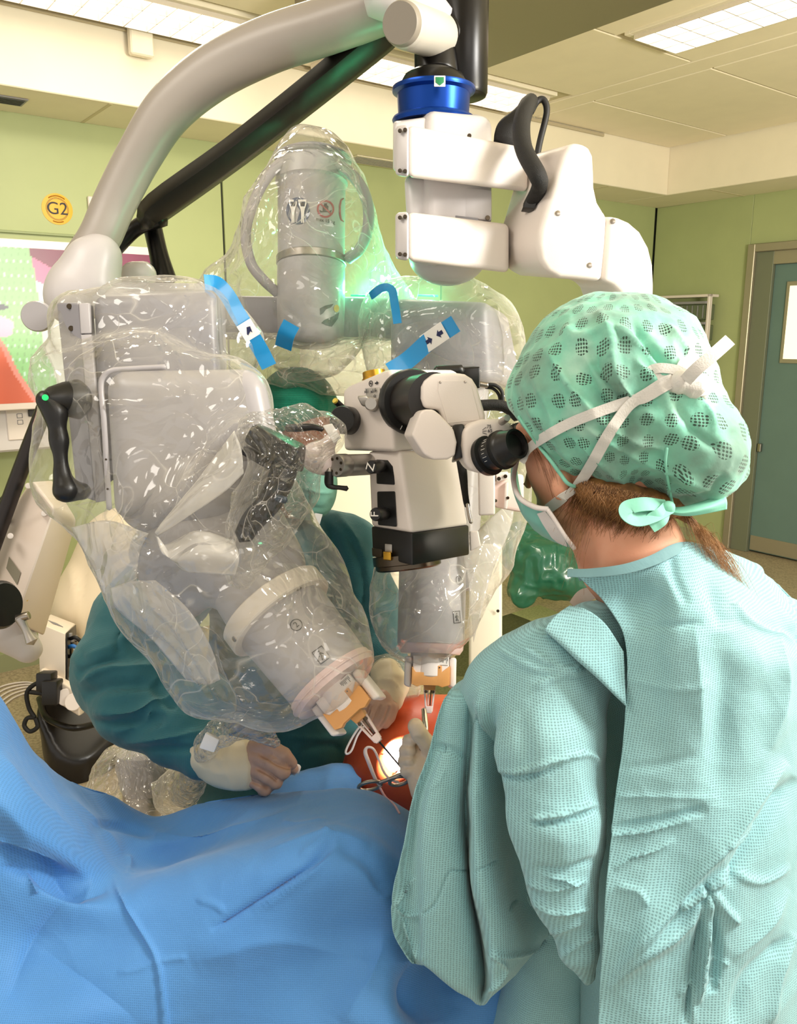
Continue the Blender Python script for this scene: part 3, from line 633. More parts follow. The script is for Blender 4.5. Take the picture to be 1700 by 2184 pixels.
# ---- optics head
nt, nb = P(832, 800, 1.115), P(838, 964, 1.115); lt, lb = P(729, 834, 1.20), P(731, 961, 1.20); rt, rb = P(985, 800, 1.20), P(990, 958, 1.20)
ub_ = [P(x, y, d) for x, y, d in ((729, 832, 1.20), (744, 822, 1.19), (815, 791, 1.13), (832, 787, 1.115), (838, 964, 1.115), (731, 961, 1.20))]
up = prism('optics_housing', ub_, (rt-nt)*.98, mWhite, ms, .007, 4)
u1, u2 = P(832, 962, 1.112), P(886, 1137, 1.08)
lo = hexa('lower_housing', [P(783, 962, 1.165), P(853, 961, 1.12), P(973, 962, 1.19), P(905, 961, 1.26), P(790, 1123, 1.165), P(878, 1138, 1.11), P(1000, 1121, 1.19), P(920, 1110, 1.26)], mWhite, ms, .006, 3)
hexa('objective_mount', [P(791, 1122, 1.166), P(879, 1137, 1.111), P(1001, 1120, 1.191), P(921, 1109, 1.261), P(794, 1186, 1.166), P(880, 1207, 1.111), P(1002, 1184, 1.191), P(922, 1170, 1.261)], mat('matt_black_metal', '100d0b', .35), ms, .003, 2)
ob = bvh_of(up); lb_ = bvh_of(lo)
axo = (P(900, 1207, 1.19)-P(895, 1150, 1.19)).normalized(); q = P(868, 1180, 1.178)
lathe('objective_ring', q, P(872, 1212, 1.178), [(0, S(74, 1.18)), (.6, S(74, 1.18)), (.65, S(70, 1.18)), (.9, S(70, 1.18)), (1, S(66, 1.18))], mSteelD, ms, 40)
cl = hexa('brass_clip', [P(817, 1176, 1.135), P(834, 1178, 1.128), P(834, 1196, 1.128), P(817, 1194, 1.135), P(817, 1176, 1.15), P(838, 1178, 1.15), P(838, 1197, 1.15), P(817, 1194, 1.15)], mGold, ms, .0015)
prism('clip_plate', [P(x, y, d) for x, y, d in ((821, 1160, 1.143), (836, 1161, 1.136), (836, 1180, 1.136), (821, 1178, 1.143))], FW*.006, mAlu, ms, .0006)
hexa('filter_slide', [P(793, 1168, 1.165), P(815, 1172, 1.15), P(815, 1192, 1.15), P(794, 1186, 1.165), P(795, 1168, 1.18), P(817, 1172, 1.165), P(817, 1192, 1.165), P(796, 1186, 1.18)], mSteelD, ms, .001)
# black plates with the Z and F knobs on the left face
nl = ((P(853, 961, 1.12)-P(783, 962, 1.165)).cross(P(783, 962, 1.165)-P(790, 1123, 1.165))).normalized()
if nl.dot(FW) > 0: nl = -nl
lx = (P(853, 961, 1.12)-P(783, 962, 1.165)).normalized()
def plate(pts, lift, th, m, nm, par, bev=.001):
    return prism(nm, [surf(lb_, x, y, lift, 1.14)[0] for x, y in pts], -nl*th, m, par, bev)
for (pts, kx, ky, ch) in (([(802, 979), (839, 978), (843, 1035), (803, 1032)], 791, 996, 'Z'), ([(804, 1048), (843, 1047), (847, 1124), (806, 1120)], 800, 1097, 'F')):
    pp = prism('switch_plate', [P(x, y, 1.152-(x-802)*.0006) for x, y in pts], FW*.014, mBlack, ms, .002)
    k0 = P(kx+22, ky-1, 1.137); k1 = P(kx, ky, 1.105)
    kn = lathe('knob', k0, k1, [(0, S(13, 1.12)), (.3, S(13, 1.12)), (.32, S(14.5, 1.12)), (.92, S(14.5, 1.12)), (1, S(12.5, 1.12))], mBlack, pp, 28)
    ax = (k1-k0).normalized(); xr = RT-ax*RT.dot(ax); 
    rot = Matrix.Rotation(math.radians(75 if ch == 'Z' else 90), 3, ax)
    text('lettering', ch, k1+ax*.0006, rot@xr, rot@(ax.cross(xr)), .017, mPaper, kn)
# dial with its markings on the upper housing
dp = prism('dial_plate', [surf(ob, x, y, .0005, 1.15)[0] for x, y in ((779, 829), (811, 827), (811, 868), (800, 879), (788, 876))], FW*-.003, mAlu, up, .0006)
kn = hexa('dial_lever', [P(760, 844, 1.128), P(784, 843, 1.116), P(794, 865, 1.116), P(772, 868, 1.128), P(764, 845, 1.15), P(788, 845, 1.138), P(798, 865, 1.138), P(776, 868, 1.15)], mAlu, up, .004, 3)
lathe('dial_hub', P(795, 862, 1.15), P(791, 861, 1.118), [(0, S(15, 1.13)), (.7, S(15, 1.13)), (1, S(12, 1.13))], mAlu, up, 24)
px_, pn = surf(ob, 790, 834, .0045, 1.15); fx = (P(832, 800, 1.115)-P(729, 834, 1.20)); fx = (fx-pn*fx.dot(pn)).normalized(); fy = pn.cross(fx)
if fy.z < 0: fy = -fy
def mark(s_, x, y, size, o=up, b_=ob, lift=.004, m=mInk): q_, n_ = surf(b_, x, y, lift, 1.15); return text('lettering', s_, q_, fx, fy, size, m, o)
mark('x1', 785, 835, .0072); mark('x1.6', 801, 834, .0072); q5, n5 = surf(ob, 804, 845, .0042, 1.15); ring('dial_symbol', q5, n5, .0016, .0004, mInk, up, 14)
q_, n_ = surf(ob, 792, 818, .001, 1.15); ring('eye_symbol', q_, n_, .0038, .0005, mInk, up, 20); disc('eye_pupil', q_, n_, .0014, .0006, mInk, up, 12)
q2, _ = surf(ob, 801, 818, .001, 1.15); prism('arrow_symbol', [q2+fx*a+fy*c for a, c in ((0, .001), (.004, .001), (.004, .0028), (.0075, 0), (.004, -.0028), (.004, -.001), (0, -.001))], n_*.0004, mInk, up, 0)
lathe('focus_knob', P(750, 898, 1.19), P(729, 895, 1.15), [(0, S(27, 1.17)), (.15, S(28, 1.17)), (.2, S(30, 1.17)), (.9, S(30, 1.17)), (1, S(27, 1.17))], mBlack, ms, 36)
lathe('brass_top_cap', P(800, 812, 1.2), P(797, 792, 1.2), [(0, S(27, 1.2)), (.3, S(27, 1.2)), (.35, S(25, 1.2)), (1, S(24, 1.2))], mGold, ms, 32)
tp = tube('pin_lever', [P(729, 868, 1.2), P(716, 856, 1.19)], S(7, 1.2), mBlack, ms, n=12); disc('pin_tip', P(716, 856, 1.188), P(710, 851, 1.18)-P(722, 861, 1.19), .0042, .003, mat('yellow_tip', 'd9c14a', .4), tp, 16)
screw(ob, 837, 817, .004, up)
# rotary ring, black barrel, binocular tube
r0_, r1_ = P(872, 858, 1.13), P(925, 852, 1.04)
lathe('rotary_ring', r0_, r0_+(r1_-r0_)*.22, [(0, S(68, 1.12)), (.15, S(70, 1.12)), (.8, S(70, 1.12)), (1, S(66, 1.12))], mBlack, ms, 48)
for a in range(5):
    an = math.radians(60+a*18); d_, u_v, v_v = frame(r1_-r0_); e = u_v*math.cos(an)+v_v*math.sin(an); c_ = r0_+(r1_-r0_)*.225
    prism('index_mark', [c_+e*S(57, 1.12)+d_.cross(e)*.0004, c_+e*S(66, 1.12)+d_.cross(e)*.0004, c_+e*S(66, 1.12)-d_.cross(e)*.0004, c_+e*S(57, 1.12)-d_.cross(e)*.0004], d_*.0006, mPaper, ms, 0)
lathe('black_barrel', r0_+(r1_-r0_)*.2, r1_, [(0, S(54, 1.12)), (.3, S(54, 1.12)), (1, S(54, 1.12))], mat('barrel_black', '160f0c', .42), ms, 44)
HD = [(905, 812), (925, 797), (970, 795), (992, 798), (1008, 808), (1018, 824), (1036, 885), (1036, 900), (1020, 906), (962, 912), (950, 904), (938, 875), (905, 870), (898, 850), (898, 825)]
hd = prism('binocular_housing', [P(x, y, 1.03) for x, y in HD], P(895, 835, 1.10)-P(915, 835, 1.03), mWhite, ms, .008, 4)
hb = bvh_of(hd); 
prism('housing_cover', [surf(hb, x, y, .0009, 1.03)[0] for x, y in ((936, 812), (990, 812), (1005, 822), (1017, 868), (1024, 896), (955, 903), (934, 834))], FW*.001, mWhite, hd, .0004, 1)
for x, y in ((939, 816), (992, 815)): screw(hb, x, y, .0018, hd)
LK = [(896, 880), (905, 873), (925, 873), (940, 885), (968, 915), (975, 943), (971, 972), (955, 980), (925, 981), (905, 970), (878, 928)]
lk = prism('tilting_link', [P(x, y, .995) for x, y in LK], P(905, 930, 1.055)-P(925, 930, .995), mWhite, ms, .009, 4)
BJ = [(966, 905), (990, 903), (994, 925), (990, 975), (968, 983), (974, 950)]
prism('black_joint', [P(x, y, 1.01) for x, y in BJ], FW*.05, mBlack, ms, .003)
EH = [(988, 915), (1005, 902), (1028, 894), (1070, 893), (1095, 905), (1098, 930), (1080, 985), (1062, 1008), (1035, 1012), (1003, 1005), (990, 985), (985, 950)]
eh = prism('eyepiece_housing', [P(x, y, 1.0) for x, y in EH], P(1010, 935, 1.055)-P(1024, 935, 1.0), mWhite, ms, .007, 4)
def eyepiece(ax0, ax1, rr, par):
    e = lathe('eyepiece', ax0, ax1, [(0, rr*1.02), (.08, rr*1.06), (.14, rr*1.06), (.16, rr*.86), (.45, rr*.84), (.47, rr*.98), (.62, rr*1.0), (.66, rr*.92), (.7, rr*.9), (.86, rr*.82), (1, rr*.78), (1, rr*.66), (.9, rr*.6)], mBlack, par, 44)
    for t in (.50, .53, .56, .59): ring('grip_rib', ax0+(ax1-ax0)*t, ax1-ax0, rr*1.0, rr*.02, mRubber, e, 40)
    d_, u, v = frame(ax1-ax0)
    for a in range(7):
        an = math.radians(-60+a*14+ (180 if u.dot(FW) > 0 else 0)); ee = u*math.cos(an)+v*math.sin(an); c_ = ax0+(ax1-ax0)*(.3+.02*(a % 2))+ee*rr*.855; tt = d_.cross(ee)
        L_ = .002+.0012*(a % 2); prism('scale_mark', [c_-d_*L_+tt*.0002, c_+d_*L_+tt*.0002, c_+d_*L_-tt*.0002, c_-d_*L_-tt*.0002], ee*.0004, mPaper, e, 0)
    return e
eyepiece(P(1035, 975, 1.0), P(1103, 946, .958), S(41, 1.0), ms)
eyepiece(P(1083, 950, 1.07), P(1135, 928, 1.03), S(36, 1.07), ms)
lathe('width_knob', P(1070, 900, .995), P(1082, 891, .975), [(0, .0045), (.8, .0045), (1, .004)], mAlu, ms, 20)
eb = bvh_of(eh); 
def emark(s_, x, y, size): q_, n_ = surf(eb, x, y, .0006, 1.0); text('lettering', s_, q_, RT, UP, size, mInk, eh)
emark('75', 1043, 910, .0058); emark('65', 1045, 919, .0058); emark('55', 1097-5, 907, .0058); emark('65', 1092, 915, .0058)
for k_, (x0, y0, x1, y1) in enumerate(((1029, 917, 1037, 911), (1029, 920, 1038, 919), (1029, 923, 1038, 926))):
    a_, n_ = surf(eb, x0, y0, .0006, 1.0); c_, _ = surf(eb, x1, y1, .0006, 1.0); tube('scale_line', [a_, c_], .0003, mInk, eh, n=4, k=1)
# black camera box and cables behind the head
hexa('camera_module', [P(978, 785, 1.20), P(1024, 782, 1.20), P(1024, 828, 1.20), P(978, 828, 1.20), P(968, 783, 1.27), P(1012, 781, 1.27), P(1012, 826, 1.27), P(968, 826, 1.27)], mBlackS, ms, .002)
tube('camera_adapter', [P(930, 792, 1.2), P(985, 790, 1.2)], S(12, 1.2), mBlack, ms)
tube('connector', [P(1022, 819, 1.22), P(1040, 822, 1.22)], S(6, 1.22), mSteel, ms)
tube('cable', [P(x, y, 1.22) for x, y in ((1036, 820), (1056, 822), (1070, 835), (1073, 862))], S(4, 1.22), mRubber, ms, n=8)
tube('cable', [P(x, y, 1.225) for x, y in ((1036, 826), (1052, 829), (1064, 842), (1068, 865))], S(3.5, 1.22), mRubber, ms, n=8)
tube('cable_sleeve', [P(x, y, 1.17) for x, y in ((1020, 865), (1060, 864), (1085, 872), (1105, 890))], S(12, 1.17), mBraid, ms, n=12)
tube('cable_sleeve', [P(x, y, d) for x, y, d in ((978, 978, 1.2), (985, 1010, 1.22), (990, 1050, 1.22), (997, 1080, 1.22))], [S(r, 1.2) for r in (13, 12, 9, 6)], mBraid, ms, n=12)
tube('spring_lead', [P(x, y, 1.2) for x, y in ((997, 1075), (1001, 1100), (1005, 1115))], S(4, 1.2), mSteel, ms, n=10)
hexa('plug', [P(1001, 1133, 1.195), P(1020, 1132, 1.195), P(1026, 1165, 1.195), P(1003, 1176, 1.195), P(1001, 1133, 1.21), P(1020, 1132, 1.21), P(1026, 1165, 1.21), P(1003, 1176, 1.21)], mWhite, ms, .002)
# grip arm on the left: aluminium tube, flange, ball joint, black lever
lathe('grip_arm', P(795, 990, 1.17), P(724, 993, 1.12), [(0, S(23, 1.15)), (.95, S(23, 1.15)), (1, S(21, 1.15))], mAlu, ms, 36)
fl = lathe('flange', P(738, 992, 1.13), P(716, 993, 1.112), [(0, S(23, 1.12)), (.1, S(25, 1.12)), (.85, S(25, 1.12)), (1, S(23, 1.12))], mAlu, ms, 32)
d_, u, v = frame(P(716, 993, 1.112)-P(738, 992, 1.13))
for a in range(7):
    an = 2*math.pi*a/7; c_ = P(716, 993, 1.112)+(u*math.cos(an)+v*math.sin(an))*S(16, 1.12); disc('screw', c_, d_, .0022, .0008, mSteelD, fl, 12)
b = Blob(.004); b.ell(P(692, 985, 1.13), (RT, UP, FW), (S(27, 1.13), S(30, 1.13), .02), .01).ell(P(672, 975, 1.14), (RT, UP, FW), (S(30, 1.13), S(34, 1.13), .022), .01).cap(P(690, 960, 1.13), P(716, 925, 1.13), S(20, 1.13), S(12, 1.13), .01)
V, Q = b.mesh(2); build('ball_joint', V, Q, mat('white_glossy_plastic', 'f0dfdc', .2, coat=.5), ms, ang=None)
hexa('joint_tag', [P(688, 908, 1.10), P(708, 903, 1.10), P(728, 934, 1.10), P(712, 946, 1.10), P(688, 908, 1.11), P(708, 903, 1.11), P(728, 934, 1.11), P(712, 946, 1.11)], mPaper, ms, .001)
lv = tube('lever', [P(701, 1008, 1.12), P(701, 1030, 1.12), P(708, 1038, 1.12), P(725, 1040, 1.12), P(740, 1042, 1.12)], [S(8, 1.12), S(9, 1.12), S(6, 1.12), S(5, 1.12), S(6, 1.12)], mBlack, ms, n=14)
cyl('lever_collar', P(702, 998, 1.12), P(702, 1010, 1.12), S(8, 1.12), mSteel, ms)
cyl('lever_hub', P(702, 1006, 1.12), P(702, 1034, 1.12), S(9.5, 1.12), mBlack, ms)
# white panels of the assistant's carrier seen right of the head
hexa('side_panel', [P(1019, 985, 1.2), P(1056, 985, 1.2), P(1056, 1098, 1.2), P(1021, 1100, 1.2), P(1019, 985, 1.26), P(1056, 985, 1.26), P(1056, 1098, 1.26), P(1021, 1100, 1.26)], mWhite, ms, .003)
PK = [(1024, 1020), (1085, 1008), (1118, 1012), (1118, 1092), (1105, 1091), (1060, 1082), (1036, 1068), (1026, 1045)]
sp = prism('carrier_plate', [P(x, y, 1.24) for x, y in PK], FW*.03, mat('warm_white_plate', 'e9d0c6', .4), ms, .004)
prism('carrier_bracket', [P(x, y, 1.228) for x, y in ((1058, 1008), (1084, 1005), (1084, 1022), (1060, 1027))], FW*.012, mWhite, ms, .002)
prism('carrier_edge', [P(x, y, 1.232) for x, y in ((1078, 1030), (1084, 1028), (1082, 1086), (1076, 1084))], FW*.01, mWhite, ms, .001)
for x, y in ((1064, 1021), (1078, 1016)): disc('screw', P(x, y, 1.227), -FW, .003, .001, mSteelD, sp, 12)
for x, y in ((1057, 1068), (1083, 1062)): disc('screw', P(x, y, 1.231), -FW, .0025, .001, mSteelD, sp, 12)
# ---------------------------------------------------------------- surgical robot (under clear plastic)
rb = thing('surgical_robot', 'grey and white two-armed surgical robot with a cylindrical column, shrouded in clear plastic', 'robot', P(663, 680, 1.5))
mRob = mat('robot_grey_enamel', '918f96', .38, bump=.04, bs=400)
mRobW = mat('robot_white_enamel', 'aeaaac', .32, bump=.04, bs=400)
mHose = mat('grey_hose', 'a9a4a6', .5)
# column
c0, c1 = P(665, 348, 1.5), P(663, 737, 1.5); H = (c0-c1).length; L = H
def rr(n): return S(n, 1.5)
def ty(y): return (y-348)/(737-348)
colm = lathe('column', c0, c1, [(0, rr(70)), (.012, rr(76)), (ty(392), rr(77)), (ty(396), rr(73)), (ty(400), rr(72)), (ty(549), rr(71)), (ty(549), rr(70)), (ty(567), rr(70)), (ty(567), rr(72)), (ty(660), rr(72)), (ty(715), rr(70)), (ty(730), rr(60)), (1, rr(45))], mRobW, rb, 56)
lathe('steel_band', P(664, 549, 1.5), P(664, 566, 1.5), [(0, rr(73)), (.1, rr(74.5)), (.9, rr(74.5)), (1, rr(73))], mSteel, rb, 56)
cyl('column_stem', P(665, 328, 1.5), P(665, 352, 1.5), rr(11), mRob, rb)
lathe('top_cover', P(668, 322, 1.5), P(668, 350, 1.5), [(0, rr(30)), (.25, rr(62)), (.6, rr(80)), (.75, rr(82)), (.8, rr(78))], mRob, rb, 48)
tube('hose', [P(x, y, d) for x, y, d in ((640, 343, 1.47), (600, 348, 1.46), (565, 385, 1.46), (538, 440, 1.46), (524, 500, 1.46), (535, 560, 1.46), (560, 595, 1.47), (592, 625, 1.49))], rr(11), mHose, rb, n=14)
tube('hose', [P(x, y, d) for x, y, d in ((690, 345, 1.47), (735, 360, 1.46), (768, 395, 1.46), (785, 440, 1.46), (784, 490, 1.46), (768, 530, 1.47), (742, 552, 1.49))], rr(12), mHose, rb, n=14)
cbv = bvh_of(colm)
def wrap(name, cx, cy, s, pts, m, par=colm, b=cbv, d=1.43, lift=.0006, th=.0004):   # a flat sign laid on a curved surface, s = px per unit
    pp = [surf(b, cx+x*s, cy+y*s, lift, d)[0] for x, y in pts]; n_ = surf(b, cx, cy, 0, d)[1]
    return prism(name, pp, n_*th, m, par, 0)
def circ(n=28, r=1.0, a0=0, a1=360): return [(r*math.cos(math.radians(a0+(a1-a0)*i/n)), r*math.sin(math.radians(a0+(a1-a0)*i/n))) for i in range(n)]
def arcband(name, cx, cy, s, r0, r1, m, par=colm, b=cbv, sx=1, n=26, d=1.43, lift=.001, a0=0, a1=360):
    V = []; Fc = []
    for i in range(n+1):
        a = math.radians(a0+(a1-a0)*i/n)
        for r in (r0, r1): V.append(surf(b, cx+math.cos(a)*r*s*sx, cy+math.sin(a)*r*s, lift, d)[0])
    for i in range(n): Fc.append([2*i, 2*i+1, 2*i+3, 2*i+2])
    return build(name, V, Fc, m, par, smooth=False)
sg = wrap('lift_sign', 636, 450, 1, [(x*25, y*29) for x, y in circ()], mat('sign_navy', '22375e', .5))
for k in (-10, 10):
    f = [(k-3, 26), (k-3, 6), (k-4, -2), (k-8, -14), (k-8, -20), (k-6, -20), (k-4, -9), (k+4, -9), (k+6, -20), (k+8, -20), (k+8, -14), (k+4, -2), (k+3, 6), (k+3, 26), (k+.6, 26), (k, 8), (k-.6, 26)]
    wrap('figure', 636, 450, 1, f, mPaper, sg, cbv, lift=.0014); wrap('figure_head', 636, 436, 1, [(k+x*3.6, y*3.6) for x, y in circ(12)], mInk, sg, cbv, lift=.002)
wrap('figure_bar', 636, 430, 1, [(-18, -3.5), (18, -3.5), (18, 1), (-18, 1)], mPaper, sg, cbv, lift=.002)
mRed = mat('prohibition_red', 'a3303a', .5)
arcband('weight_limit_sign', 694, 446, 1, 15, 19, mRed, sx=.97); wrap('weight_limit_bar', 694, 446, 1, [(-13, -11), (-11, -13), (13, 11), (11, 13)], mRed, colm, cbv, lift=.0016)
wrap('weight_pictogram', 694, 446, 1, [(-3, -12), (3, -12), (3, -8), (6, -6), (6, 5), (13, 2), (11, 7), (-11, 7), (-13, 2), (-6, 5), (-6, -6), (-3, -8)], mInk, colm, cbv)
wrap('prohibition_disc', 731, 448, 1, [(-8, -10), (-5, -22), (1, -26), (2, -24), (-3, -20), (-5, -8), (-5, 8), (-3, 20), (2, 24), (1, 26), (-5, 22), (-8, 10)], mRed, colm, cbv)
q_, n_ = surf(cbv, 694, 471, .0008, 1.43); text('lettering', 'max 15 kg', q_, n_.cross(UP)*-1, UP, .0088, mInk, colm)
wrap('emblem', 703, 660, 1, [(-21, -2), (-10, -8), (8, -12), (2, -4), (-8, 0), (-14, 8), (-20, 12)], mat('emblem_grey', '4a4a4c', .5), colm, cbv)
wrap('emblem', 703, 680, 1, [(-18, 9), (-10, 2), (8, -6), (20, -14), (17, 0), (4, 17), (-8, 14)], bpy.data.materials['emblem_grey'], colm, cbv)
wrap('emblem', 717, 658, 1, [(x*5.5, y*8) for x, y in circ(18)], mat('emblem_orange', 'e0a030', .5), colm, cbv)
# cross beam and the two housings
hexa('cross_beam', [P(455, 630, 1.53), P(850, 634, 1.53), P(850, 726, 1.53), P(455, 724, 1.53), P(455, 636, 1.63), P(850, 640, 1.63), P(850, 722, 1.63), P(455, 720, 1.63)], mRob, rb, .008)
hexa('right_housing', [P(832, 636, 1.46), P(1045, 641, 1.46), P(1050, 820, 1.46), P(834, 812, 1.46), P(840, 640, 1.60), P(1085, 668, 1.60), P(1120, 830, 1.60), P(838, 812, 1.60)], mRob, rb, .02, 4)
hexa('left_housing', [P(198, 634, 1.20), P(460, 622, 1.22), P(470, 800, 1.22), P(212, 1050, 1.20), P(240, 600, 1.42), P(480, 604, 1.42), P(485, 800, 1.42), P(260, 1010, 1.42)], mRob, rb, .014, 4)
rl = hexa('side_rail', [P(120, 645, 1.19), P(168, 645, 1.165), P(203, 1070, 1.16), P(163, 1055, 1.185), P(150, 650, 1.26), P(200, 650, 1.24), P(230, 1065, 1.24), P(190, 1055, 1.26)], mRob, rb, .004)
hexa('rail_trim', [P(168, 647, 1.163), P(190, 646, 1.166), P(194, 711, 1.166), P(172, 712, 1.163), P(170, 648, 1.18), P(194, 647, 1.18), P(197, 711, 1.18), P(175, 712, 1.18)], mRobW, rl, .0015)
hexa('rail_trim', [P(172, 714, 1.163), P(195, 713, 1.166), P(226, 1068, 1.163), P(204, 1072, 1.158), P(174, 714, 1.18), P(198, 713, 1.18), P(229, 1066, 1.18), P(206, 1072, 1.18)], mRobW, rl, .0015)
for x, y in ((149, 654), (153, 701)): disc('screw', P(x, y, 1.176), -FW, S(6, 1.17), .003, mSteelD, rl, 16)
# front cover with its raised edge frame
tube('cover_frame', [P(x, y, d) for x, y, d in ((233, 1085, 1.10), (228, 1000, 1.09), (222, 900, 1.08), (216, 830, 1.08), (220, 805, 1.08), (240, 790, 1.08), (290, 786, 1.085), (352, 783, 1.09))], S(6, 1.08), mRobW, rb, n=10)
for y in (915, 980, 1043): disc('screw', P(222+(y-900)*.055, y, 1.083), -FW, S(2.5), .0015, mSteelD, rb, 10)
hexa('arm_cover', [P(224, 792, 1.115), P(560, 786, 1.12), P(596, 960, 1.12), P(244, 1118, 1.115), P(240, 795, 1.26), P(560, 790, 1.26), P(600, 960, 1.26), P(260, 1110, 1.26)], mRobW, rb, .028, 6)
b = Blob(.008); b.chain([(P(330, 1060, 1.18), S(80, 1.18)), (P(440, 1040, 1.17), S(84, 1.17)), (P(520, 980, 1.18), S(70, 1.18))], .05)
V, Q = b.mesh(3); build('shoulder_joint', V, Q, mRobW, rb, ang=None)
# black grip handle with its green lamp on the left
gh = lathe('grip_handle', P(176, 852, 1.15), P(96, 850, 1.10), [(0, S(33, 1.15)), (.15, S(42, 1.15)), (.5, S(36, 1.13)), (.85, S(26, 1.1)), (1, S(16, 1.1))], mBlack, rb, 32)
b = Blob(.004); b.chain([(P(98, 853, 1.105), S(22, 1.1)), (P(118, 880, 1.11), S(22, 1.1)), (P(126, 940, 1.11), S(17, 1.1)), (P(132, 1010, 1.11), S(14, 1.1)), (P(140, 1045, 1.11), S(23, 1.1)), (P(175, 1048, 1.13), S(20, 1.1))], .012)
V, Q = b.mesh(2); build('handle_bar', V, Q, mBlack, rb, ang=None)
disc('green_lamp', P(97, 848, 1.083), P(80, 842, 1.05)-P(97, 848, 1.083), S(7), .003, mat('green_led', '20c060', .3, emit='22e070', es=.8), gh, 20)
disc('white_pad', P(82, 675, 1.45), P(40, 670, 1.3)-P(82, 675, 1.45), S(32, 1.45), .02, mRobW, rb, 36)
# lower left arm: elbow, tapering barrel, clamp collar, drum "2"
ax = Vector((.62, .785)); 
A0, A1 = P(420, 1085, 1.22), P(745, 1500, 1.10)
def on(t): return A0+(A1-A0)*t
LL = (A1-A0).length
b = Blob(.007); b.cap(P(395, 1170, 1.2), P(470, 1160, 1.19), S(80, 1.2), S(92, 1.2), .05).cap(P(455, 1130, 1.2), P(520, 1215, 1.18), S(110, 1.2), S(98, 1.18), .05).cap(P(540, 1130, 1.2), P(570, 1210, 1.18), S(62, 1.2), S(75, 1.18), .05)
b.cap(P(330, 1180, 1.22), P(380, 1270, 1.22), S(50, 1.2), S(60, 1.2), .05)
V, Q = b.mesh(3); build('elbow_cover', V, Q, mRobW, rb, ang=None)
pxs = S(1, 1.13)
lathe('barrel', on(.36), on(.6), [(0, 98*pxs), (.5, 104*pxs), (1, 106*pxs)], mRobW, rb, 48)
cb2 = on(.53); 
col2 = lathe('clamp_collar', on(.515), on(.59), [(0, 122*pxs), (.06, 125*pxs), (.94, 125*pxs), (1, 122*pxs)], mat('collar_warm_white', 'e9dfd2', .35), rb, 56)
drum = lathe('drum', on(.585), on(.90), [(0, 106*pxs), (.3, 103*pxs), (.95, 96*pxs), (1, 94*pxs)], mRobW, rb, 56)
lathe('drape_flange', on(.885), on(.93), [(0, 100*pxs), (.4, 101*pxs), (.45, 104*pxs), (.55, 104*pxs), (.6, 100*pxs), (1, 98*pxs)], mat('clear_flange', 'e4c9c6', .3, coat=.3), rb, 56)
cv = bvh_of(col2)
for x, y in ((500, 1363), (562, 1317), (638, 1256)): screw(cv, x, y, .0042, col2, 1.03)
aD = (A1-A0).normalized(); 
p_, n_ = surf(cv, 603, 1272, .0004, 1.03); pq, _ = surf(cv, 620, 1300, .0004, 1.03)
prism('collar_gap', [p_+aD.cross(n_)*.0014, pq+aD.cross(n_)*.0014, pq-aD.cross(n_)*.0014, p_-aD.cross(n_)*.0014], n_*.0008, mBlack, col2, 0)
dv = bvh_of(drum)
def label_on(bv, par, cx, cy, s, up_dir, d, kind, ch):
    q_, n_ = surf(bv, cx, cy, .0007, d); y_ = (up_dir-n_*up_dir.dot(n_)).normalized(); x_ = y_.cross(n_)
    if kind == 'num': ring('number_ring', q_, n_, s, s*.07, mInk, par, 36); text('lettering', ch, q_+n_*.0004, x_, y_, s*1.5, mInk, par)
    else:
        for a, c_ in (((-1, -1), (1, -1)), ((1, -1), (1, 1)), ((1, 1), (-1, 1)), ((-1, 1), (-1, -1))):
            p0 = q_+(x_*a[0]*.9+y_*a[1]*1.1)*s; p1 = q_+(x_*c_[0]*.9+y_*c_[1]*1.1)*s; tube('sign_border', [p0, p1], s*.06, mInk, par, n=5, k=1)
        f = [(-.12, .5), (.12, .5), (.55, -.05), (.45, -.15), (.14, .2), (.12, -.1), (.42, -.9), (.26, -.95), (0, -.25), (-.26, -.95), (-.42, -.9), (-.12, -.1), (-.14, .2), (-.45, -.15), (-.55, -.05)]
        prism('figure', [q_+(x_*a+y_*b_)*s*.85 for a, b_ in f], n_*.0004, mInk, par, 0); disc('figure_head', q_+y_*s*.66, n_, s*.15, .0004, mInk, par, 14)
upl = (-aD)
label_on(dv, drum, 632, 1333, S(13, 1.03), Matrix.Rotation(math.radians(-8), 3, FW)@upl, 1.03, 'num', '2')
label_on(dv, drum, 685, 1397, S(14.5, 1.03), Matrix.Rotation(math.radians(0), 3, FW)@upl, 1.03, 'fig', '')
# right arm drum "1"
B0, B1 = P(925, 1150, 1.36), P(918, 1400, 1.32); p2 = S(1, 1.33)
def onb(t): return B0+(B1-B0)*t
d1 = lathe('drum', onb(-.25), onb(.9), [(0, 80*p2), (.4, 78*p2), (.45, 73*p2), (1, 71*p2)], mRobW, rb, 48)
lathe('drape_flange', onb(.78), onb(.98), [(0, 66*p2), (.3, 70*p2), (.5, 71*p2), (.55, 70*p2), (.8, 69*p2), (1, 62*p2)], bpy.data.materials['clear_flange'], rb, 48)
hexa('right_arm_cover', [P(930, 1170, 1.33), P(1000, 1170, 1.33), P(1020, 1260, 1.33), P(960, 1262, 1.33), P(930, 1170, 1.42), P(1000, 1170, 1.42), P(1020, 1260, 1.42), P(960, 1262, 1.42)], mRobW, rb, .02, 4)
hexa('right_arm_upper', [P(850, 800, 1.50), P(1045, 800, 1.50), P(1020, 1190, 1.38), P(860, 1190, 1.38), P(850, 800, 1.60), P(1045, 800, 1.60), P(1020, 1190, 1.48), P(860, 1190, 1.48)], mRobW, rb, .03, 4)
d1v = bvh_of(d1)
label_on(d1v, d1, 978, 1237, S(9, 1.3), UP, 1.3, 'num', '1'); label_on(d1v, d1, 974, 1316, S(11, 1.3), UP, 1.3, 'fig', '')
mGrn = mat('green_status_lens', '30e080', .3, emit='20ff80', es=1.2)
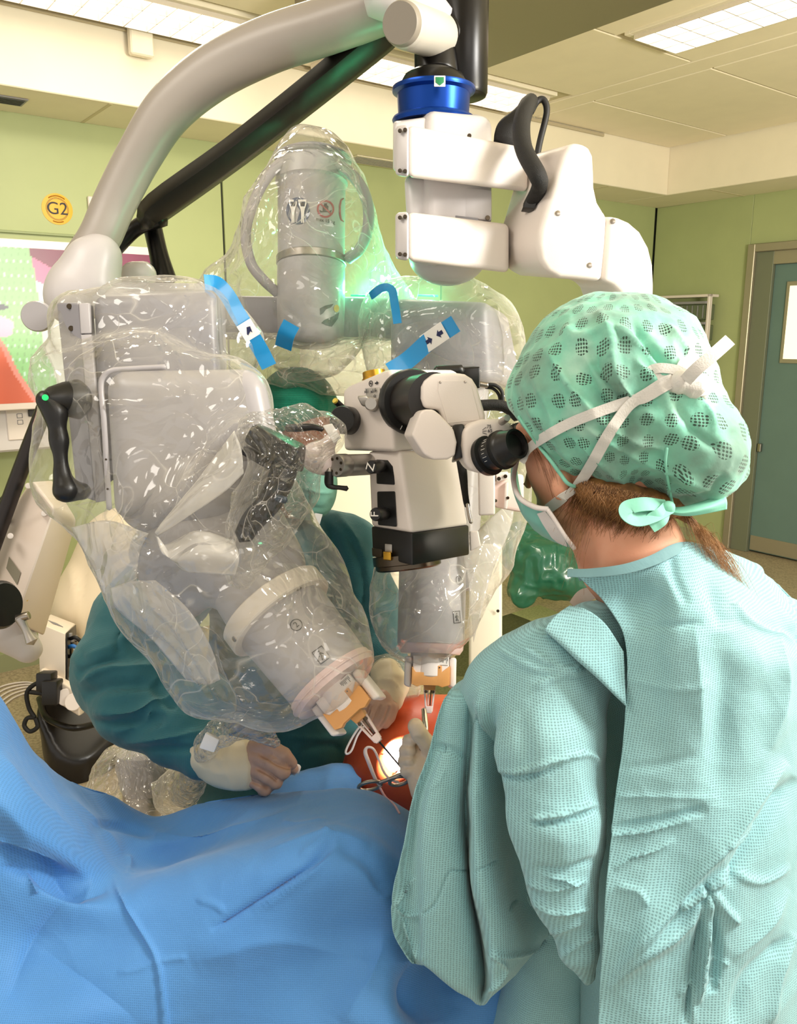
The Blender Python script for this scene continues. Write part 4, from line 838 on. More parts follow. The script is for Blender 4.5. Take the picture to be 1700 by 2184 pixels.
for x0, x1 in ((748, 800), (890, 935)):
    hexa('status_light', [P(x0, 628, 1.55), P(x1, 629, 1.55), P(x1, 634, 1.55), P(x0, 632, 1.55), P(x0, 628, 1.57), P(x1, 629, 1.57), P(x1, 632, 1.57), P(x0, 632, 1.57)], mGrn, rb, .001)
    gl_ = bpy.data.lights.new('status_glow', 'POINT'); gl_.energy = 1.7; gl_.color = (.1, 1, .45); gl_.shadow_soft_size = .01
    go_ = bpy.data.objects.new('status_glow', gl_); C.objects.link(go_); go_.location = P((x0+x1)/2, 612, 1.56)
# black joystick handle on its own bracket
js = hexa('joystick_head', [P(540, 903, 1.06), P(640, 962, 1.045), P(610, 1002, 1.045), P(516, 940, 1.06), P(548, 900, 1.11), P(655, 948, 1.10), P(650, 1010, 1.10), P(540, 950, 1.11)], mBlack, rb, .006, 3)
hexa('joystick_pad', [P(520, 950, 1.065), P(585, 985, 1.055), P(573, 1003, 1.055), P(512, 968, 1.065), P(525, 948, 1.09), P(590, 983, 1.085), P(580, 1003, 1.085), P(520, 968, 1.09)], mBlackS, rb, .003)
tube('joystick_grip', [P(x, y, d) for x, y, d in ((612, 975, 1.07), (600, 1020, 1.065), (575, 1070, 1.06), (540, 1110, 1.055), (518, 1145, 1.05))], [S(r, 1.06) for r in (30, 29, 27, 25, 20)], mBlack, rb, n=20)
tube('joystick_lever', [P(x, y, d) for x, y, d in ((612, 913, 1.04), (640, 912, 1.035), (668, 911, 1.03), (688, 916, 1.03))], [S(r, 1.03) for r in (8, 9, 7, 5)], mBlack, rb, n=14)
tube('joystick_button', [P(590, 1062, 1.04), P(609, 1067, 1.035)], S(8), mat('button_blue_black', '1b3346', .3), rb, n=14)
# lower column and the cabinet base behind the assistant
slabq = lambda nm, x0, x1, y0, y1, d0, d1, m, par, bev=.01: hexa(nm, [P(x0, y0, d0), P(x1, y0, d0), P(x1, y1, d0), P(x0, y1, d0), P(x0, y0, d1), P(x1, y0, d1), P(x1, y1, d1), P(x0, y1, d1)], m, par, bev, 3)
slabq('base_column', 640, 860, 700, 1980, 2.15, 2.35, mCream, rb, .03)
slabq('base_cabinet', 1000, 1071, 1160, 2060, 2.05, 2.3, mat('cabinet_cream', 'd9d3c0', .4), rb, .008)
disc('screw', P(1062, 1303, 2.04), -FW, .004, .002, mSteelD, rb, 12)

# ---------------------------------------------------------------- disposable instruments clipped into the drums
mOr = mat('orange_latch', 'e0a260', .4, sss=.0); mCas = mat('cassette_white', 'efe6e0', .35); mPeg = mat('wrist_clear_pink', 'f0dcd8', .3)
def instrument(label, C0, ax, rx, nrm, s, shaft_to):
    # C0 centre of the drum face, ax pointing along the instrument, rx sideways, nrm towards the viewer, s metres per px
    t = thing('micro_instrument', label, 'surgical instrument', C0, 'robotic micro instruments')
    def q(x, y, z): return C0+rx*(x*s)+ax*(y*s)+nrm*(z*s)
    bd = lathe('cassette_body', q(0, 0, 0), q(0, 62, 0), [(0, 52*s), (.9, 52*s), (1, 46*s)], mCas, t, 40)
    for x0, x1 in ((-66, -48), (48, 66)):
        hexa('side_clamp', [q(x0, 8, 34), q(x1, 8, 34), q(x1, 88, 34), q(x0, 82, 34), q(x0, 8, -34), q(x1, 8, -34), q(x1, 88, -34), q(x0, 82, -34)], mCas, t, .004, 3)
    face = [(-44, 4), (44, 4), (44, 70), (-44, 70)]
    hexa('front_panel', [q(-46, 6, 46), q(46, 6, 46), q(46, 74, 44), q(-46, 74, 44), q(-46, 6, 20), q(46, 6, 20), q(46, 74, 20), q(-46, 74, 20)], mCas, t, .002)
    ol = [(-48, 34), (-38, 48), (-16, 48), (-16, 30), (-4, 30), (-4, 50), (16, 50), (16, 30), (28, 30), (28, 46), (48, 30), (48, 78), (30, 84), (20, 80), (-24, 80), (-34, 84), (-48, 78)]
    o = prism('orange_latch', [q(x, y, 49) for x, y in ol], -nrm*(20*s), mOr, t, .0008)
    for x in (-10, 22): disc('latch_screw', q(x, 35, 49.3), nrm, 1.8*s, 1*s, mInk, o, 12)
    lb = prism('printed_label', [q(x, y, 47.5) for x, y in ((18, 9), (45, 9), (45, 28), (18, 28))], -nrm*(1*s), mPaper, t, 0)
    random.seed(3)
    for i in range(9):
        x = 20+i*2.7; h = random.uniform(5, 15); prism('print_mark', [q(x, 11, 47.9), q(x+1.1, 11, 47.9), q(x+1.1, 11+h, 47.9), q(x, 11+h, 47.9)], -nrm*(.3*s), mInk, lb, 0)
    hexa('adapter', [q(-16, 76, 16), q(16, 76, 16), q(13, 92, 13), q(-13, 92, 13), q(-16, 76, -16), q(16, 76, -16), q(13, 92, -13), q(-13, 92, -13)], mOr, t, .001)
    for sx in (-1, 1): hexa('wrist_rail', [q(sx*13-2.5, 88, 4), q(sx*13+2.5, 88, 4), q(sx*7+2.5, 146, 4), q(sx*7-2.5, 146, 4), q(sx*13-2.5, 88, -4), q(sx*13+2.5, 88, -4), q(sx*7+2.5, 146, -4), q(sx*7-2.5, 146, -4)], mPeg, t, .0006)
    for sx in (-1, 1): tube('wrist_rod', [q(sx*4, 90, 2), q(sx*2.5, 130, 2)], 1.6*s, mSteelD if sx > 0 else mPeg, t, n=8)
    hexa('wrist_tip', [q(-10, 132, 6), q(10, 132, 6), q(7, 150, 6), q(-7, 150, 6), q(-10, 132, -6), q(10, 132, -6), q(7, 150, -6), q(-7, 150, -6)], mPeg, t, .0012)
    for sx in (-1, 1): disc('wrist_screw', q(sx*9, 96, 5), nrm, 4*s, 1.5*s, mSteelD, t, 14)
    if shaft_to is not None: tube('steel_shaft', [q(0, 148, 0), shaft_to], .0013, mSteelD, t, n=8, k=1)
    return t
nr = (-FW+aD*FW.dot(aD)).normalized(); rxl = nr.cross(aD); 
if rxl.x < 0: rxl = -rxl
instrument('white and orange micro instrument on the tilted drum marked 2, long steel shaft', on(.92), aD, rxl, nr, S(1, 1.10), P(862, 1645, 1.235))
aB = (B1-B0).normalized(); nB_ = (-FW+aB*FW.dot(aB)).normalized(); rxb = nB_.cross(aB)
if rxb.x < 0: rxb = -rxb
instrument('white and orange micro instrument hanging upright under the drum marked 1', onb(.98), aB, rxb, nB_, S(.82, 1.32), None)
# ---------------------------------------------------------------- things on and near the back wall
# wall monitor: emissive picture of red and magenta tissue beside a dotted green drape, as flat screen print
mo = thing('wall_monitor', 'white framed monitor showing a green, pink and red surgical picture, left edge', 'monitor', W(1.0, 3.95, 1.5))
MW = 3.86
def mpt(x, y, w=MW): p_ = hit(x, y, NB, w); return p_
tl, br_ = mpt(-260, 478), mpt(361, 866); u0m, u1m = tl.dot(E1), br_.dot(E1); z1m = mpt(361, 530).z; z0m = mpt(75, 858).z
hexa('bezel', [W(u0m, MW, z0m-.03), W(u1m, MW, z0m-.03), W(u1m, MW, z1m), W(u0m, MW, z1m), W(u0m, MW+.05, z0m-.03), W(u1m, MW+.05, z0m-.03), W(u1m, MW+.05, z1m), W(u0m, MW+.05, z1m)], mWhite, mo, .006)
nu, nz = 150, 110; zt = z1m-.035; ut = u1m-.035; ul_ = u0m+.035; zb_ = z0m+.0
V = []; 
for j in range(nz+1):
    for i in range(nu+1): V.append(W(ul_+(ut-ul_)*i/nu, MW-.001, zb_+(zt-zb_)*j/nz))
I = np.arange((nu+1)*(nz+1)).reshape(nz+1, nu+1); Q = np.stack([I[:-1, :-1], I[:-1, 1:], I[1:, 1:], I[1:, :-1]], 2).reshape(-1, 4)
VA = np.array([list(v) for v in V]); pp = proj(VA); x, y = pp[:, 0], pp[:, 1]
col = np.zeros((len(V), 4), 'f4'); col[:, 3] = 1
n1 = noise3(VA, 9, 1); n2 = noise3(VA, 30, 2)
def L3(h): return np.array(lin(h)[:3])
g = L3('a8e08a')[None]*(1+.12*n1[:, None]); mag = L3('8c1247')[None]*(1+.4*n1[:, None]); pink = L3('f07aa0')[None]*(1+.2*n1[:, None]); red = L3('f0663c')[None]*(1+.25*n1[:, None]); wh = L3('fff4ec')[None]*np.ones((len(V), 1))
dots = ((np.abs(((x+y*.15) % 15)-7) < 2.0) & (np.abs(((y-x*.05) % 30)-15) < 3.2)); g = np.where(dots[:, None], L3('e8ffe0')[None], g); ln = np.abs(((x+y*.15) % 15)-0) < 1.6; g = np.where(ln[:, None], g*.8, g)
lineA = 62+(y-515)*.18+10*n1                        # green / magenta boundary
c = np.where((x < lineA)[:, None], g, mag)
dd = (y-(545+(x-62)*.55)); c = np.where(((x > lineA) & (dd > 0))[:, None], pink, c)
dd2 = (y-(600+(x-75)*.35)); c = np.where(((x > lineA) & (dd2 > 12*n1))[:, None], wh, c)
gr = (x > lineA) & (y > 640); c = np.where(gr[:, None], wh*np.array([.95, 1, .8]), c)
lineB = -5+(y-725)*.62+6*n1; c = np.where(((y > 715) & (x < lineB))[:, None], red, c); e_ = (y > 715) & (np.abs(x-lineB) < 6); c = np.where(e_[:, None], L3('ff9a80')[None], c)
tip = (x < 24-np.abs(y-655)*3) ; c = np.where(tip[:, None], L3('3a3a52')[None], c); pk = ((x-8)**2/500+(y-698)**2/500 < 1+.5*n2); c = np.where(pk[:, None], L3('f6c8d8')[None], c)
col[:, :3] = np.clip(c, 0, 1.2)
scn = build('screen', VA, Q, None, mo, smooth=False)
at = scn.data.color_attributes.new('picture', 'FLOAT_COLOR', 'POINT'); at.data.foreach_set('color', col.ravel())
N = NT('screen_picture'); N.b.inputs['Base Color'].default_value = (.02, .02, .02, 1); N.b.inputs['Roughness'].default_value = .3
va = N.n('VertexColor', layer_name='picture'); N.l(va.outputs[0], N.b.inputs['Emission Color']); N.b.inputs['Emission Strength'].default_value = .95; scn.data.materials.append(N.m)
# round G2 sticker
q = hit(122, 446, NB, CB); st = thing('round_sticker', 'round yellow G2 sticker on the green wall above the monitor', 'sticker', q)
r_ = (hit(122, 412, NB, CB)-q).length*.98
disc('sticker_disc', q-NB*.0005, -NB, r_, .002, mat('sticker_yellow', 'e8a914', .45), st, 48)
for k in (.66, .72): ring('sticker_ring', q-NB*.0027, NB, r_*k, r_*.012, mInk, st, 48)
text('lettering', 'G2', q-NB*.003, E1, Vector((0, 0, 1)), r_*1.12, mInk, st, .001)
mGoldInk = mat('worn_gold_print', 'a8700c', .6)
for a0_, a1_, sg_ in ((-38, 38, 1), (-24, 24, -1)):      # small print round the rim, too worn to read
    pts = [q-NB*.0027+(E1*math.sin(math.radians(a))+Vector((0, 0, 1))*math.cos(math.radians(a))*sg_)*r_*.84 for a in range(a0_, a1_+1, 4)]
    for u_, v_ in zip(pts[:-1:1], pts[1::1]): tube('worn_print', [u_*.85+v_*.15, u_*.15+v_*.85], r_*.04, mGoldInk, st, n=5, k=1)
# wall rail line above the monitor and grey socket cover
tag(slab('wall_rail', U0, hit(205, 500, NB, CB).dot(E1), CB-.012, CB, hit(60, 494, NB, CB).z-.012, hit(60, 494, NB, CB).z, mat('wall_rail_green', '8f9a6c', .5), None, .002), 'thin green rail across the wall just above the monitor', 'rail')
q = hit(209, 440, NB, CB); tag(slab('wall_socket', q.dot(E1)-.05, q.dot(E1)+.05, CB-.02, CB, q.z-.04, q.z+.04, mWhite, None, .004), 'small white wall socket between G2 sticker and curved arm', 'socket')
# white console below the monitor
cs = thing('wall_console', 'cream wall console under the monitor with printed panel', 'console', hit(30, 905, NB, 3.95))
a_, b_ = hit(-200, 868, NB, 3.95), hit(96, 958, NB, 3.95)
slab('console_body', a_.dot(E1), b_.dot(E1)+.05, 3.95, 4.12, b_.z, a_.z, mWhite2, cs, .01)
a2, b2_ = hit(12, 872, NB, 3.94), hit(90, 935, NB, 3.94); pn_ = slab('console_panel', a2.dot(E1), b2_.dot(E1), 3.944, 3.951, b2_.z, a2.z, mWhite, cs, .004)
a3 = hit(60, 874, NB, 3.94); slab('console_display', a3.dot(E1), a3.dot(E1)+.1, 3.93, 3.945, a3.z-.03, a3.z, mBlack, pn_, .001)
for dz in (0, -.028):                                    # two small rounded key outlines printed on the panel
    q = hit(42, 887, NB, 3.943)+Vector((0, 0, dz))
    for a, b_ in (((-.011, -.009), (.011, -.009)), ((.011, -.009), (.011, .009)), ((.011, .009), (-.011, .009)), ((-.011, .009), (-.011, -.009))):
        tube('key_outline', [q+E1*a[0]+Vector((0, 0, a[1])), q+E1*b_[0]+Vector((0, 0, b_[1]))], .0014, mMidGrey, pn_, n=5, k=1)
# black pole with loop and disc
po = thing('equipment_pole', 'slanted black tubular pole at the left edge beside the white cabinet', 'pole', P(40, 1020, 1.75))
tube('tube', [P(95, 870, 1.75), P(45, 1000, 1.75), P(-10, 1150, 1.75), P(-60, 1290, 1.75)], S(17, 1.75), mat('brown_black_tube', '1c1310', .35), po, n=18)
tube('handle_loop', [P(x, y, 1.78) for x, y in ((26, 1050), (8, 1062), (-4, 1085), (6, 1105), (18, 1112))], S(6, 1.78), mBlack, po)
# tilted white cabinet arm with labels
wc = thing('stand_counterweight', 'tilted white stand housing with yellow strip and grey label, far left', 'stand', P(70, 1200, 1.8))
c_ = hexa('housing', [P(68, 1022, 1.78), P(118, 1082, 1.72), P(32, 1330, 1.72), P(-60, 1200, 1.82), P(110, 1020, 2.0), P(165, 1110, 1.98), P(95, 1360, 1.98), P(20, 1280, 2.0)], mat('cabinet_white', 'e8d9cc', .4), wc, .012, 3)
cb_ = bvh_of(c_)
prism('rating_label', [surf(cb_, x, y, .001, 1.75)[0] for x, y in ((20, 1187), (45, 1222), (37, 1248), (14, 1212))], FW*.0004, mat('silver_label', '8a8472', .5), c_, 0)
prism('yellow_strip', [surf(cb_, x, y, .001, 1.8)[0] for x, y in ((56, 1280), (96, 1266), (96, 1274), (56, 1287))], FW*.0004, mat('label_yellow', 'e2b52c', .5), c_, 0)
for x, y in ((60, 1036), (94, 1095), (22, 1143)): cyl('cover_knob', P(x, y, 1.74), P(x, y, 1.70), .006, mWhite, c_)
lathe('black_wheel', P(-25, 1290, 1.62), P(10, 1290, 1.60), [(0, S(52, 1.6)), (.8, S(52, 1.6)), (1, S(46, 1.6))], mBlack, wc, 40)
b = Blob(.008); b.cap(P(20, 1345, 1.9), P(60, 1385, 1.9), S(50, 1.9), S(30, 1.9), .04); V, Q = b.mesh(2); build('foot_cover', V, Q, mWhite2, wc, ang=None)
ck = tube('clamp_screw', [P(42, 1318, 1.6), P(56, 1345, 1.6), P(68, 1368, 1.6)], [S(11, 1.6), S(8, 1.6), S(13, 1.6)], mAlu, wc, n=14); cyl('clamp_head', P(36, 1320, 1.6), P(62, 1312, 1.6), S(9, 1.6), mSteel, wc)
# large draped robot cart body behind
b = Blob(.02); b.chain([(P(270, 1180, 3.5), S(100, 3.5)), (P(230, 1300, 3.5), S(110, 3.5)), (P(240, 1480, 3.5), S(110, 3.5))], .05); V, Q = b.mesh(2)
V = crease(V, Q, [([(190, 1180), (170, 1260), (160, 1340)], 20, -.015), ([(150, 1200), (165, 1300), (200, 1420)], 16, .012)])
tag(build('covered_cart', V, Q, mat('cart_cover_cream', 'e9d9c0', .6), None, ang=None), 'cream rounded cart body behind the white computer box', 'cart')
def PK_(x, y, d): return P(x, y, d*1.95)
def SK_(n, d=1.0): return S(n, d*1.95)
# white computer box with its open connector side
pc = thing('computer_box', 'small white computer box full of plugs on the floor stand, left', 'computer', PK_(130, 1400, 1.55))
q = [PK_(80, 1328, 1.53), PK_(139, 1352, 1.50), PK_(139, 1492, 1.50), PK_(86, 1462, 1.53), PK_(108, 1310, 1.68), PK_(160, 1330, 1.66), PK_(165, 1470, 1.66), PK_(112, 1445, 1.68)]
hexa('case', q, mat('computer_white', 'eaded0', .4), pc, .003)
for k in range(6): tube('vent_slot', [PK_(100+k*3.6, 1322+k*1.2, 1.598), PK_(116+k*3.6, 1331+k*1.2, 1.566)], .0016, mMidGrey, pc, n=4, k=1)
bp_ = prism('connector_panel', [PK_(141, 1350, 1.502), PK_(160, 1333, 1.62), PK_(166, 1462, 1.62), PK_(142, 1486, 1.502)], RT*.004, mBlack, pc, .001)
random.seed(5)
for k in range(26):
    f_ = random.uniform(.1, .9); y = 1360+random.uniform(0, 95)-f_*12; x = 143+f_*19; d = 1.506+f_*.11
    box('connector', PK_(x, y, d), (RT, UP, FW), (.019, random.uniform(.012, .027), .02), random.choice([mSteelD, mMidGrey, mWhite2, mBlack]), pc, .001)
for c0_, m_ in (((146, 1380), mat('blue_cable', '2a6fb8', .5)), ((150, 1362), mRubber), ((147, 1400), mRubber)):
    x, y = c0_; tube('cable', [PK_(x, y, 1.52), PK_(x+12, y-2, 1.51), PK_(x+26, y+12, 1.52), PK_(x+34, y+40, 1.56)], .007, m_, pc)
# black waste-bin shaped stand base
b = Blob(.012); b.chain([(PK_(150, 1520, 1.58), SK_(66, 1.58)), (PK_(165, 1590, 1.58), SK_(64, 1.58)), (PK_(165, 1630, 1.58), SK_(60, 1.58))], .03); b.cap(PK_(215, 1540, 1.6), PK_(200, 1620, 1.6), SK_(50, 1.6), SK_(50, 1.6), .03)
b.cut(PK_(150, 1500, 1.58), PK_(160, 1450, 1.50)-PK_(150, 1500, 1.58), .01).cut(PK_(165, 1655, 1.58), (0, 0, -1), .008)
V, Q = b.mesh(2); bs = thing('equipment_stand', 'black rounded stand foot on the floor left of the assistant', 'stand', PK_(160, 1640, 1.58))
build('shell', V, Q, mat('base_black', '100c0a', .3), bs, ang=None)
tube('rim', [PK_(x, y, d) for x, y, d in ((84, 1490, 1.56), (100, 1530, 1.5), (150, 1552, 1.47), (200, 1545, 1.5), (235, 1530, 1.55))], SK_(7, 1.5), mBlackS, bs)
lathe('castor', PK_(125, 1640, 1.60), PK_(175, 1640, 1.60), [(0, .05), (.5, .06), (1, .05)], mBlack, bs, 24)
# power strip and plug leads
ps = thing('power_strip', 'white power strip with black plugs lying on the black stand base', 'power strip', PK_(150, 1480, 1.5))
a0, a1 = PK_(92, 1448, 1.52), PK_(175, 1500, 1.47)
box('strip', (a0+a1)/2, (a1-a0, UP, FW), ((a1-a0).length, .085, .05), mat('strip_white', 'ddd0c0', .4), ps, .008, 3)
for k in range(4): q = a0+(a1-a0)*(.3+.19*k)-FW*1.9*.016; disc('socket', q, -FW+UP*.2, .03, .005, mWhite, ps, 20)
pg = box('plug', PK_(100, 1452, 1.48), (RT, UP, FW), (.055, .065, .06), mBlack, ps, .006); box('plug', PK_(112, 1475, 1.47), (RT, UP, FW), (.055, .085, .06), mBlack, ps, .006)
tube('lead', [PK_(x, y, 1.5) for x, y in ((98, 1450), (70, 1462), (57, 1480), (62, 1510), (74, 1530))], .008, mRubber, ps)
tube('lead', [PK_(x, y, 1.5) for x, y in ((105, 1482), (80, 1478), (64, 1476))], .008, mRubber, ps)
tube('lead', [PK_(x, y, 1.5) for x, y in ((74, 1530), (58, 1532), (52, 1548), (64, 1560), (80, 1550), (76, 1532))], .008, mRubber, ps)
cw = thing('white_cable_bundle', 'white cables lying in loops on the speckled floor, lower left', 'cable', hit(40, 1480, (0, 0, 1), .01))
for k in range(5):
    x0 = 5+k*6; pts = [(x0-30, 1480+k*8), (x0+5, 1462+k*6), (x0+50, 1455+k*5), (x0+80, 1462+k*8)]
    tube('cable', [hit(x, y, (0, 0, 1), .006) for x, y in pts], .005, mWhite, cw, n=8)
q = hit(67, 1385, (0, 0, 1), .05); tag(box('blue_red_carton', PK_(66, 1377, 2.4), (RT, UP, FW), (.04, .028, .03), mat('carton_blue', '2a5a9a', .5), None, .002), 'tiny blue and red carton behind the clamp screw at the left', 'carton')
# white round joint under plastic, in front of the stand base
jt = thing('covered_pedestal', 'pale domed pedestal under crinkled clear plastic beside the assistant\'s elbow', 'pedestal', P(310, 1700, 1.72))
lathe('domed_cap', P(308, 1690, 1.72), P(308, 1585, 1.72), [(0, S(44, 1.72)), (.12, S(50, 1.72)), (.35, S(54, 1.72)), (.55, S(60, 1.72)), (.8, S(56, 1.72)), (.94, S(40, 1.72)), (1, S(15, 1.72))], mRobW, jt, 40)
lathe('steel_post', P(305, 1780, 1.72), P(305, 1655, 1.72), [(0, S(42, 1.72)), (1, S(42, 1.72))], mSteel, jt, 36)
# green rubbish bag on the floor
b = Blob(.02); b.chain([(P(1110, 1260, 4.7), S(32, 4.7)), (P(1150, 1195, 4.7), S(45, 4.7)), (P(1190, 1220, 4.7), S(48, 4.7)), (P(1230, 1235, 4.7), S(45, 4.7))], .06).cap(P(1100, 1180, 4.75), P(1115, 1145, 4.8), S(35, 4.7), S(28, 4.7), .05)
b.cut((0, 0, .012), (0, 0, -1), .01); V, Q = b.mesh(1); V, Q = subdiv(V, Q); V = fuzz(V, Q, [(8, .022, 3, 1), (20, .01, 4, 1)])
tag(build('rubbish_bag', V, Q, mat('green_bin_bag', '20604a', .28, coat=.5, bump=.6, bs=40), None, ang=None), 'dark green plastic rubbish bag on the floor beside the surgeon\'s neck', 'bag')
# ---------------------------------------------------------------- patient and drape
mSkinP = mat('antiseptic_stained_skin', 'c4552c', .4, bump=.25, bs=160, var=.25, vs=9, sss=.1, col2='a8391c')
mDrape = cloth('blue_drape_fabric', '5c99d4', '4482c8', dot=.0022, dk=.2, bump=.35, wr=14, rough=.62)
pat = thing('patient', 'patient lying under the blue drape, only orange-red antiseptic-stained skin showing', 'person', P(930, 1720, 1.42))
b = Blob(.007); b.ell(P(925, 1730, 1.44), (RT+UP*.25, UP, FW), (S(205, 1.44), S(245, 1.44), .17), .02).ell(P(1050, 1700, 1.5), (RT, UP, FW), (.17, .19, .16), .05)
V, Q = b.mesh(2); V, Q = subdiv(V, Q); V = fuzz(V, Q, [(9, .003, 2, 0), (40, .0006, 3, 0)])
sk = build('skin', V, Q, mSkinP, pat, ang=None); skb = bvh_of(sk)
so.rotation_euler = (surf(skb, 850, 1612)[0]-so.location).to_track_quat('-Z', 'Y').to_euler()
xs = [-120, 0, 70, 150, 240, 330, 430, 540, 660, 780, 860, 960, 1100]
Y1 = [1330, 1490, 1612, 1668, 1697, 1740, 1712, 1692, 1690, 1694, 1735, 1790, 1850]; D1 = [1.0, 1.03, 1.08, 1.16, 1.25, 1.28, 1.28, 1.27, 1.25, 1.22, 1.2, 1.2, 1.2]
Y2 = [1500, 1600, 1690, 1735, 1762, 1785, 1765, 1733, 1728, 1735, 1780, 1845, 1900]; D2 = [.90, .94, .98, 1.08, 1.19, 1.21, 1.2, 1.18, 1.16, 1.14, 1.13, 1.15, 1.15]
Y3 = [1660, 1715, 1775, 1812, 1838, 1842, 1812, 1775, 1757, 1768, 1822, 1900, 1950]; D3 = [.87, .90, .93, .99, 1.10, 1.17, 1.16, 1.13, 1.10, 1.08, 1.08, 1.1, 1.1]
Y4 = [1800, 1800, 1850, 1880, 1888, 1862, 1832, 1802, 1785, 1795, 1860, 1960, 2010]; D4 = [.90, .93, .96, 1.0, 1.04, 1.06, 1.06, 1.06, 1.05, 1.04, 1.045, 1.08, 1.1]
Y5 = [1880, 1885, 1905, 1925, 1930, 1915, 1895, 1870, 1860, 1875, 1940, 2030, 2080]; D5 = [.92, .94, .96, .98, 1.0, 1.01, 1.01, 1.005, 1.0, 1.0, 1.02, 1.08, 1.1]
rows = [[P(x, y+40, d+.16) for x, y, d in zip(xs, Y1, D1)], [P(x, y+8, d+.03) for x, y, d in zip(xs, Y1, D1)], [P(x, y, d) for x, y, d in zip(xs, Y1, D1)]]
rows += [[P(x, y, d) for x, y, d in zip(xs, Y, D)] for Y, D in ((Y2, D2), (Y3, D3), (Y4, D4), (Y5, D5))]
for y0, dd in ((2000, -.01), (2090, -.025), (2190, -.04), (2330, -.05), (2500, -.05)):
    rows.append([P(x, y0+max(0, (x-780))*.25, d+dd+(.05 if x > 900 else 0)+.02*math.sin(x*.009+y0*.01)) for x, d in zip(xs, D5)])
V, Q, sh = sheet(rows, 26, 26)
V = crease(V, Q, [
    ([(0, 1800), (70, 1835), (150, 1885), (190, 1898)], 26, -0.0270), ([(-20, 1780), (60, 1812), (160, 1872)], 18, 0.0120),
    ([(60, 1862), (68, 1885), (80, 1905)], 8, 0.0090), ([(0, 1850), (60, 1862), (150, 1905), (230, 1900)], 14, -0.0090),
    ([(240, 1868), (258, 1920), (295, 1975), (333, 2042), (345, 2110), (352, 2190), (356, 2260)], 7, 0.0067),
    ([(335, 2045), (300, 2065), (250, 2075)], 8, 0.0030), ([(338, 2050), (400, 2040)], 8, 0.0030),
    ([(715, 1800), (660, 1848), (600, 1890), (530, 1935), (450, 1985)], 9, -0.0083, 'v'), ([(725, 1808), (670, 1856), (610, 1898), (540, 1943)], 9, 0.0053),
    ([(700, 1780), (690, 1800), (640, 1830)], 12, 0.0060), ([(720, 1800), (790, 1840), (830, 1910)], 16, -0.0060, 'v'),
    ([(275, 1820), (277, 1845), (270, 1870)], 7, 0.0060), ([(640, 1715), (560, 1730), (450, 1755), (380, 1790), (330, 1850)], 30, -0.0120, 'v'),
    ([(120, 1700), (200, 1760), (260, 1820)], 30, 0.0120), ([(420, 1920), (460, 1930), (480, 1945)], 7, 0.0037), ([(300, 1770), (420, 1770), (560, 1740), (660, 1712)], 20, 0.0060),
    ([(180, 1770), (260, 1762), (330, 1775)], 10, -0.0060, 'v'), ([(410, 2050), (600, 2000), (800, 2060)], 40, 0.0090), ([(60, 2000), (200, 2100), (300, 2184)], 40, -0.0075),
    ([(820, 1990), (800, 2080), (740, 2184)], 45, 0.0180), ([(560, 1820), (700, 1788), (790, 1800)], 22, 0.0090),
    ([(0, 1600), (80, 1720), (180, 1800)], 50, 0.0150), ([(600, 1750), (640, 1760), (700, 1752)], 10, 0.0045), ([(880, 2050), (900, 2184)], 40, -0.0300), ([(165, 1890), (70, 2010), (20, 2130)], 18, -0.0060)])
V = fuzz(V, Q, [(7, .004, 5, 0), (5.5, .012, 8, 2), (16, .0025, 6, 2), (60, .0003, 7, 0)])
V, Q = thick(V, Q, .0012, sh)
tag(clothuv(build('surgical_drape', V, Q, mDrape, None, ang=None), flat=True), 'large blue fabric drape spread over the patient and table in the foreground', 'drape')
xs2 = [540, 600, 660, 720, 770]; yt = [1705, 1668, 1645, 1632, 1640]
V, Q, sh = sheet([[P(x, y+30, 1.5) for x, y in zip(xs2, yt)], [P(x, y, 1.40) for x, y in zip(xs2, yt)], [P(x, y+26, 1.34) for x, y in zip(xs2, yt)], [P(x, y+70, 1.30) for x, y in zip(xs2, yt)], [P(x, y+130, 1.30) for x, y in zip(xs2, yt)]], 14, 14)
V = fuzz(V, Q, [(12, .004, 15, 0), (30, .0012, 16, 1)]); V, Q = thick(V, Q, .0012, sh)
tag(clothuv(build('arm_drape', V, Q, mDrape, None, ang=None), flat=True), 'smaller blue drape hump right of the assistant\'s gloved fist', 'drape')
# ---------------------------------------------------------------- surgeon in the foreground
mSkin = mat('fair_skin', 'd49a7c', .5, bump=.15, bs=300, var=.12, vs=14, sss=.12, col2='c98566')
mGown = cloth('light_teal_gown_fabric', '9ccace', '85b8c0', dot=.0024, dk=.42, bump=.45, wr=13)
mGlove = mat('latex_glove', 'f4dfc8', .42, bump=.2, bs=120, var=.08, vs=20, sss=.05)
mHair = mat('light_brown_hair', '6b4527', .5, var=.35, vs=60, col2='9a6a3a')
N = NT('perforated_cap_fabric'); b_ = N.b; b_.inputs['Roughness'].default_value = .7; b_.inputs['Sheen Weight'].default_value = .3
at_ = N.n('Attribute', attribute_name='cap_uv'); v1 = N.n('TexVoronoi', feature='F1', voronoi_dimensions='2D'); v1.inputs['Scale'].default_value = 40; v1.inputs['Randomness'].default_value = .35; N.l(at_.outputs['Vector'], v1.inputs['Vector'])
v2 = N.n('TexVoronoi', feature='F1', voronoi_dimensions='2D'); v2.inputs['Scale'].default_value = 330; v2.inputs['Randomness'].default_value = .1; N.l(at_.outputs['Vector'], v2.inputs['Vector'])
l1 = N.n('Math', operation='LESS_THAN'); l1.inputs[1].default_value = .30; N.l(v1.outputs[0], l1.inputs[0]); l2 = N.n('Math', operation='LESS_THAN'); l2.inputs[1].default_value = .36; N.l(v2.outputs[0], l2.inputs[0])
mu = N.n('Math', operation='MULTIPLY'); N.l(l1.outputs[0], mu.inputs[0]); N.l(l2.outputs[0], mu.inputs[1])
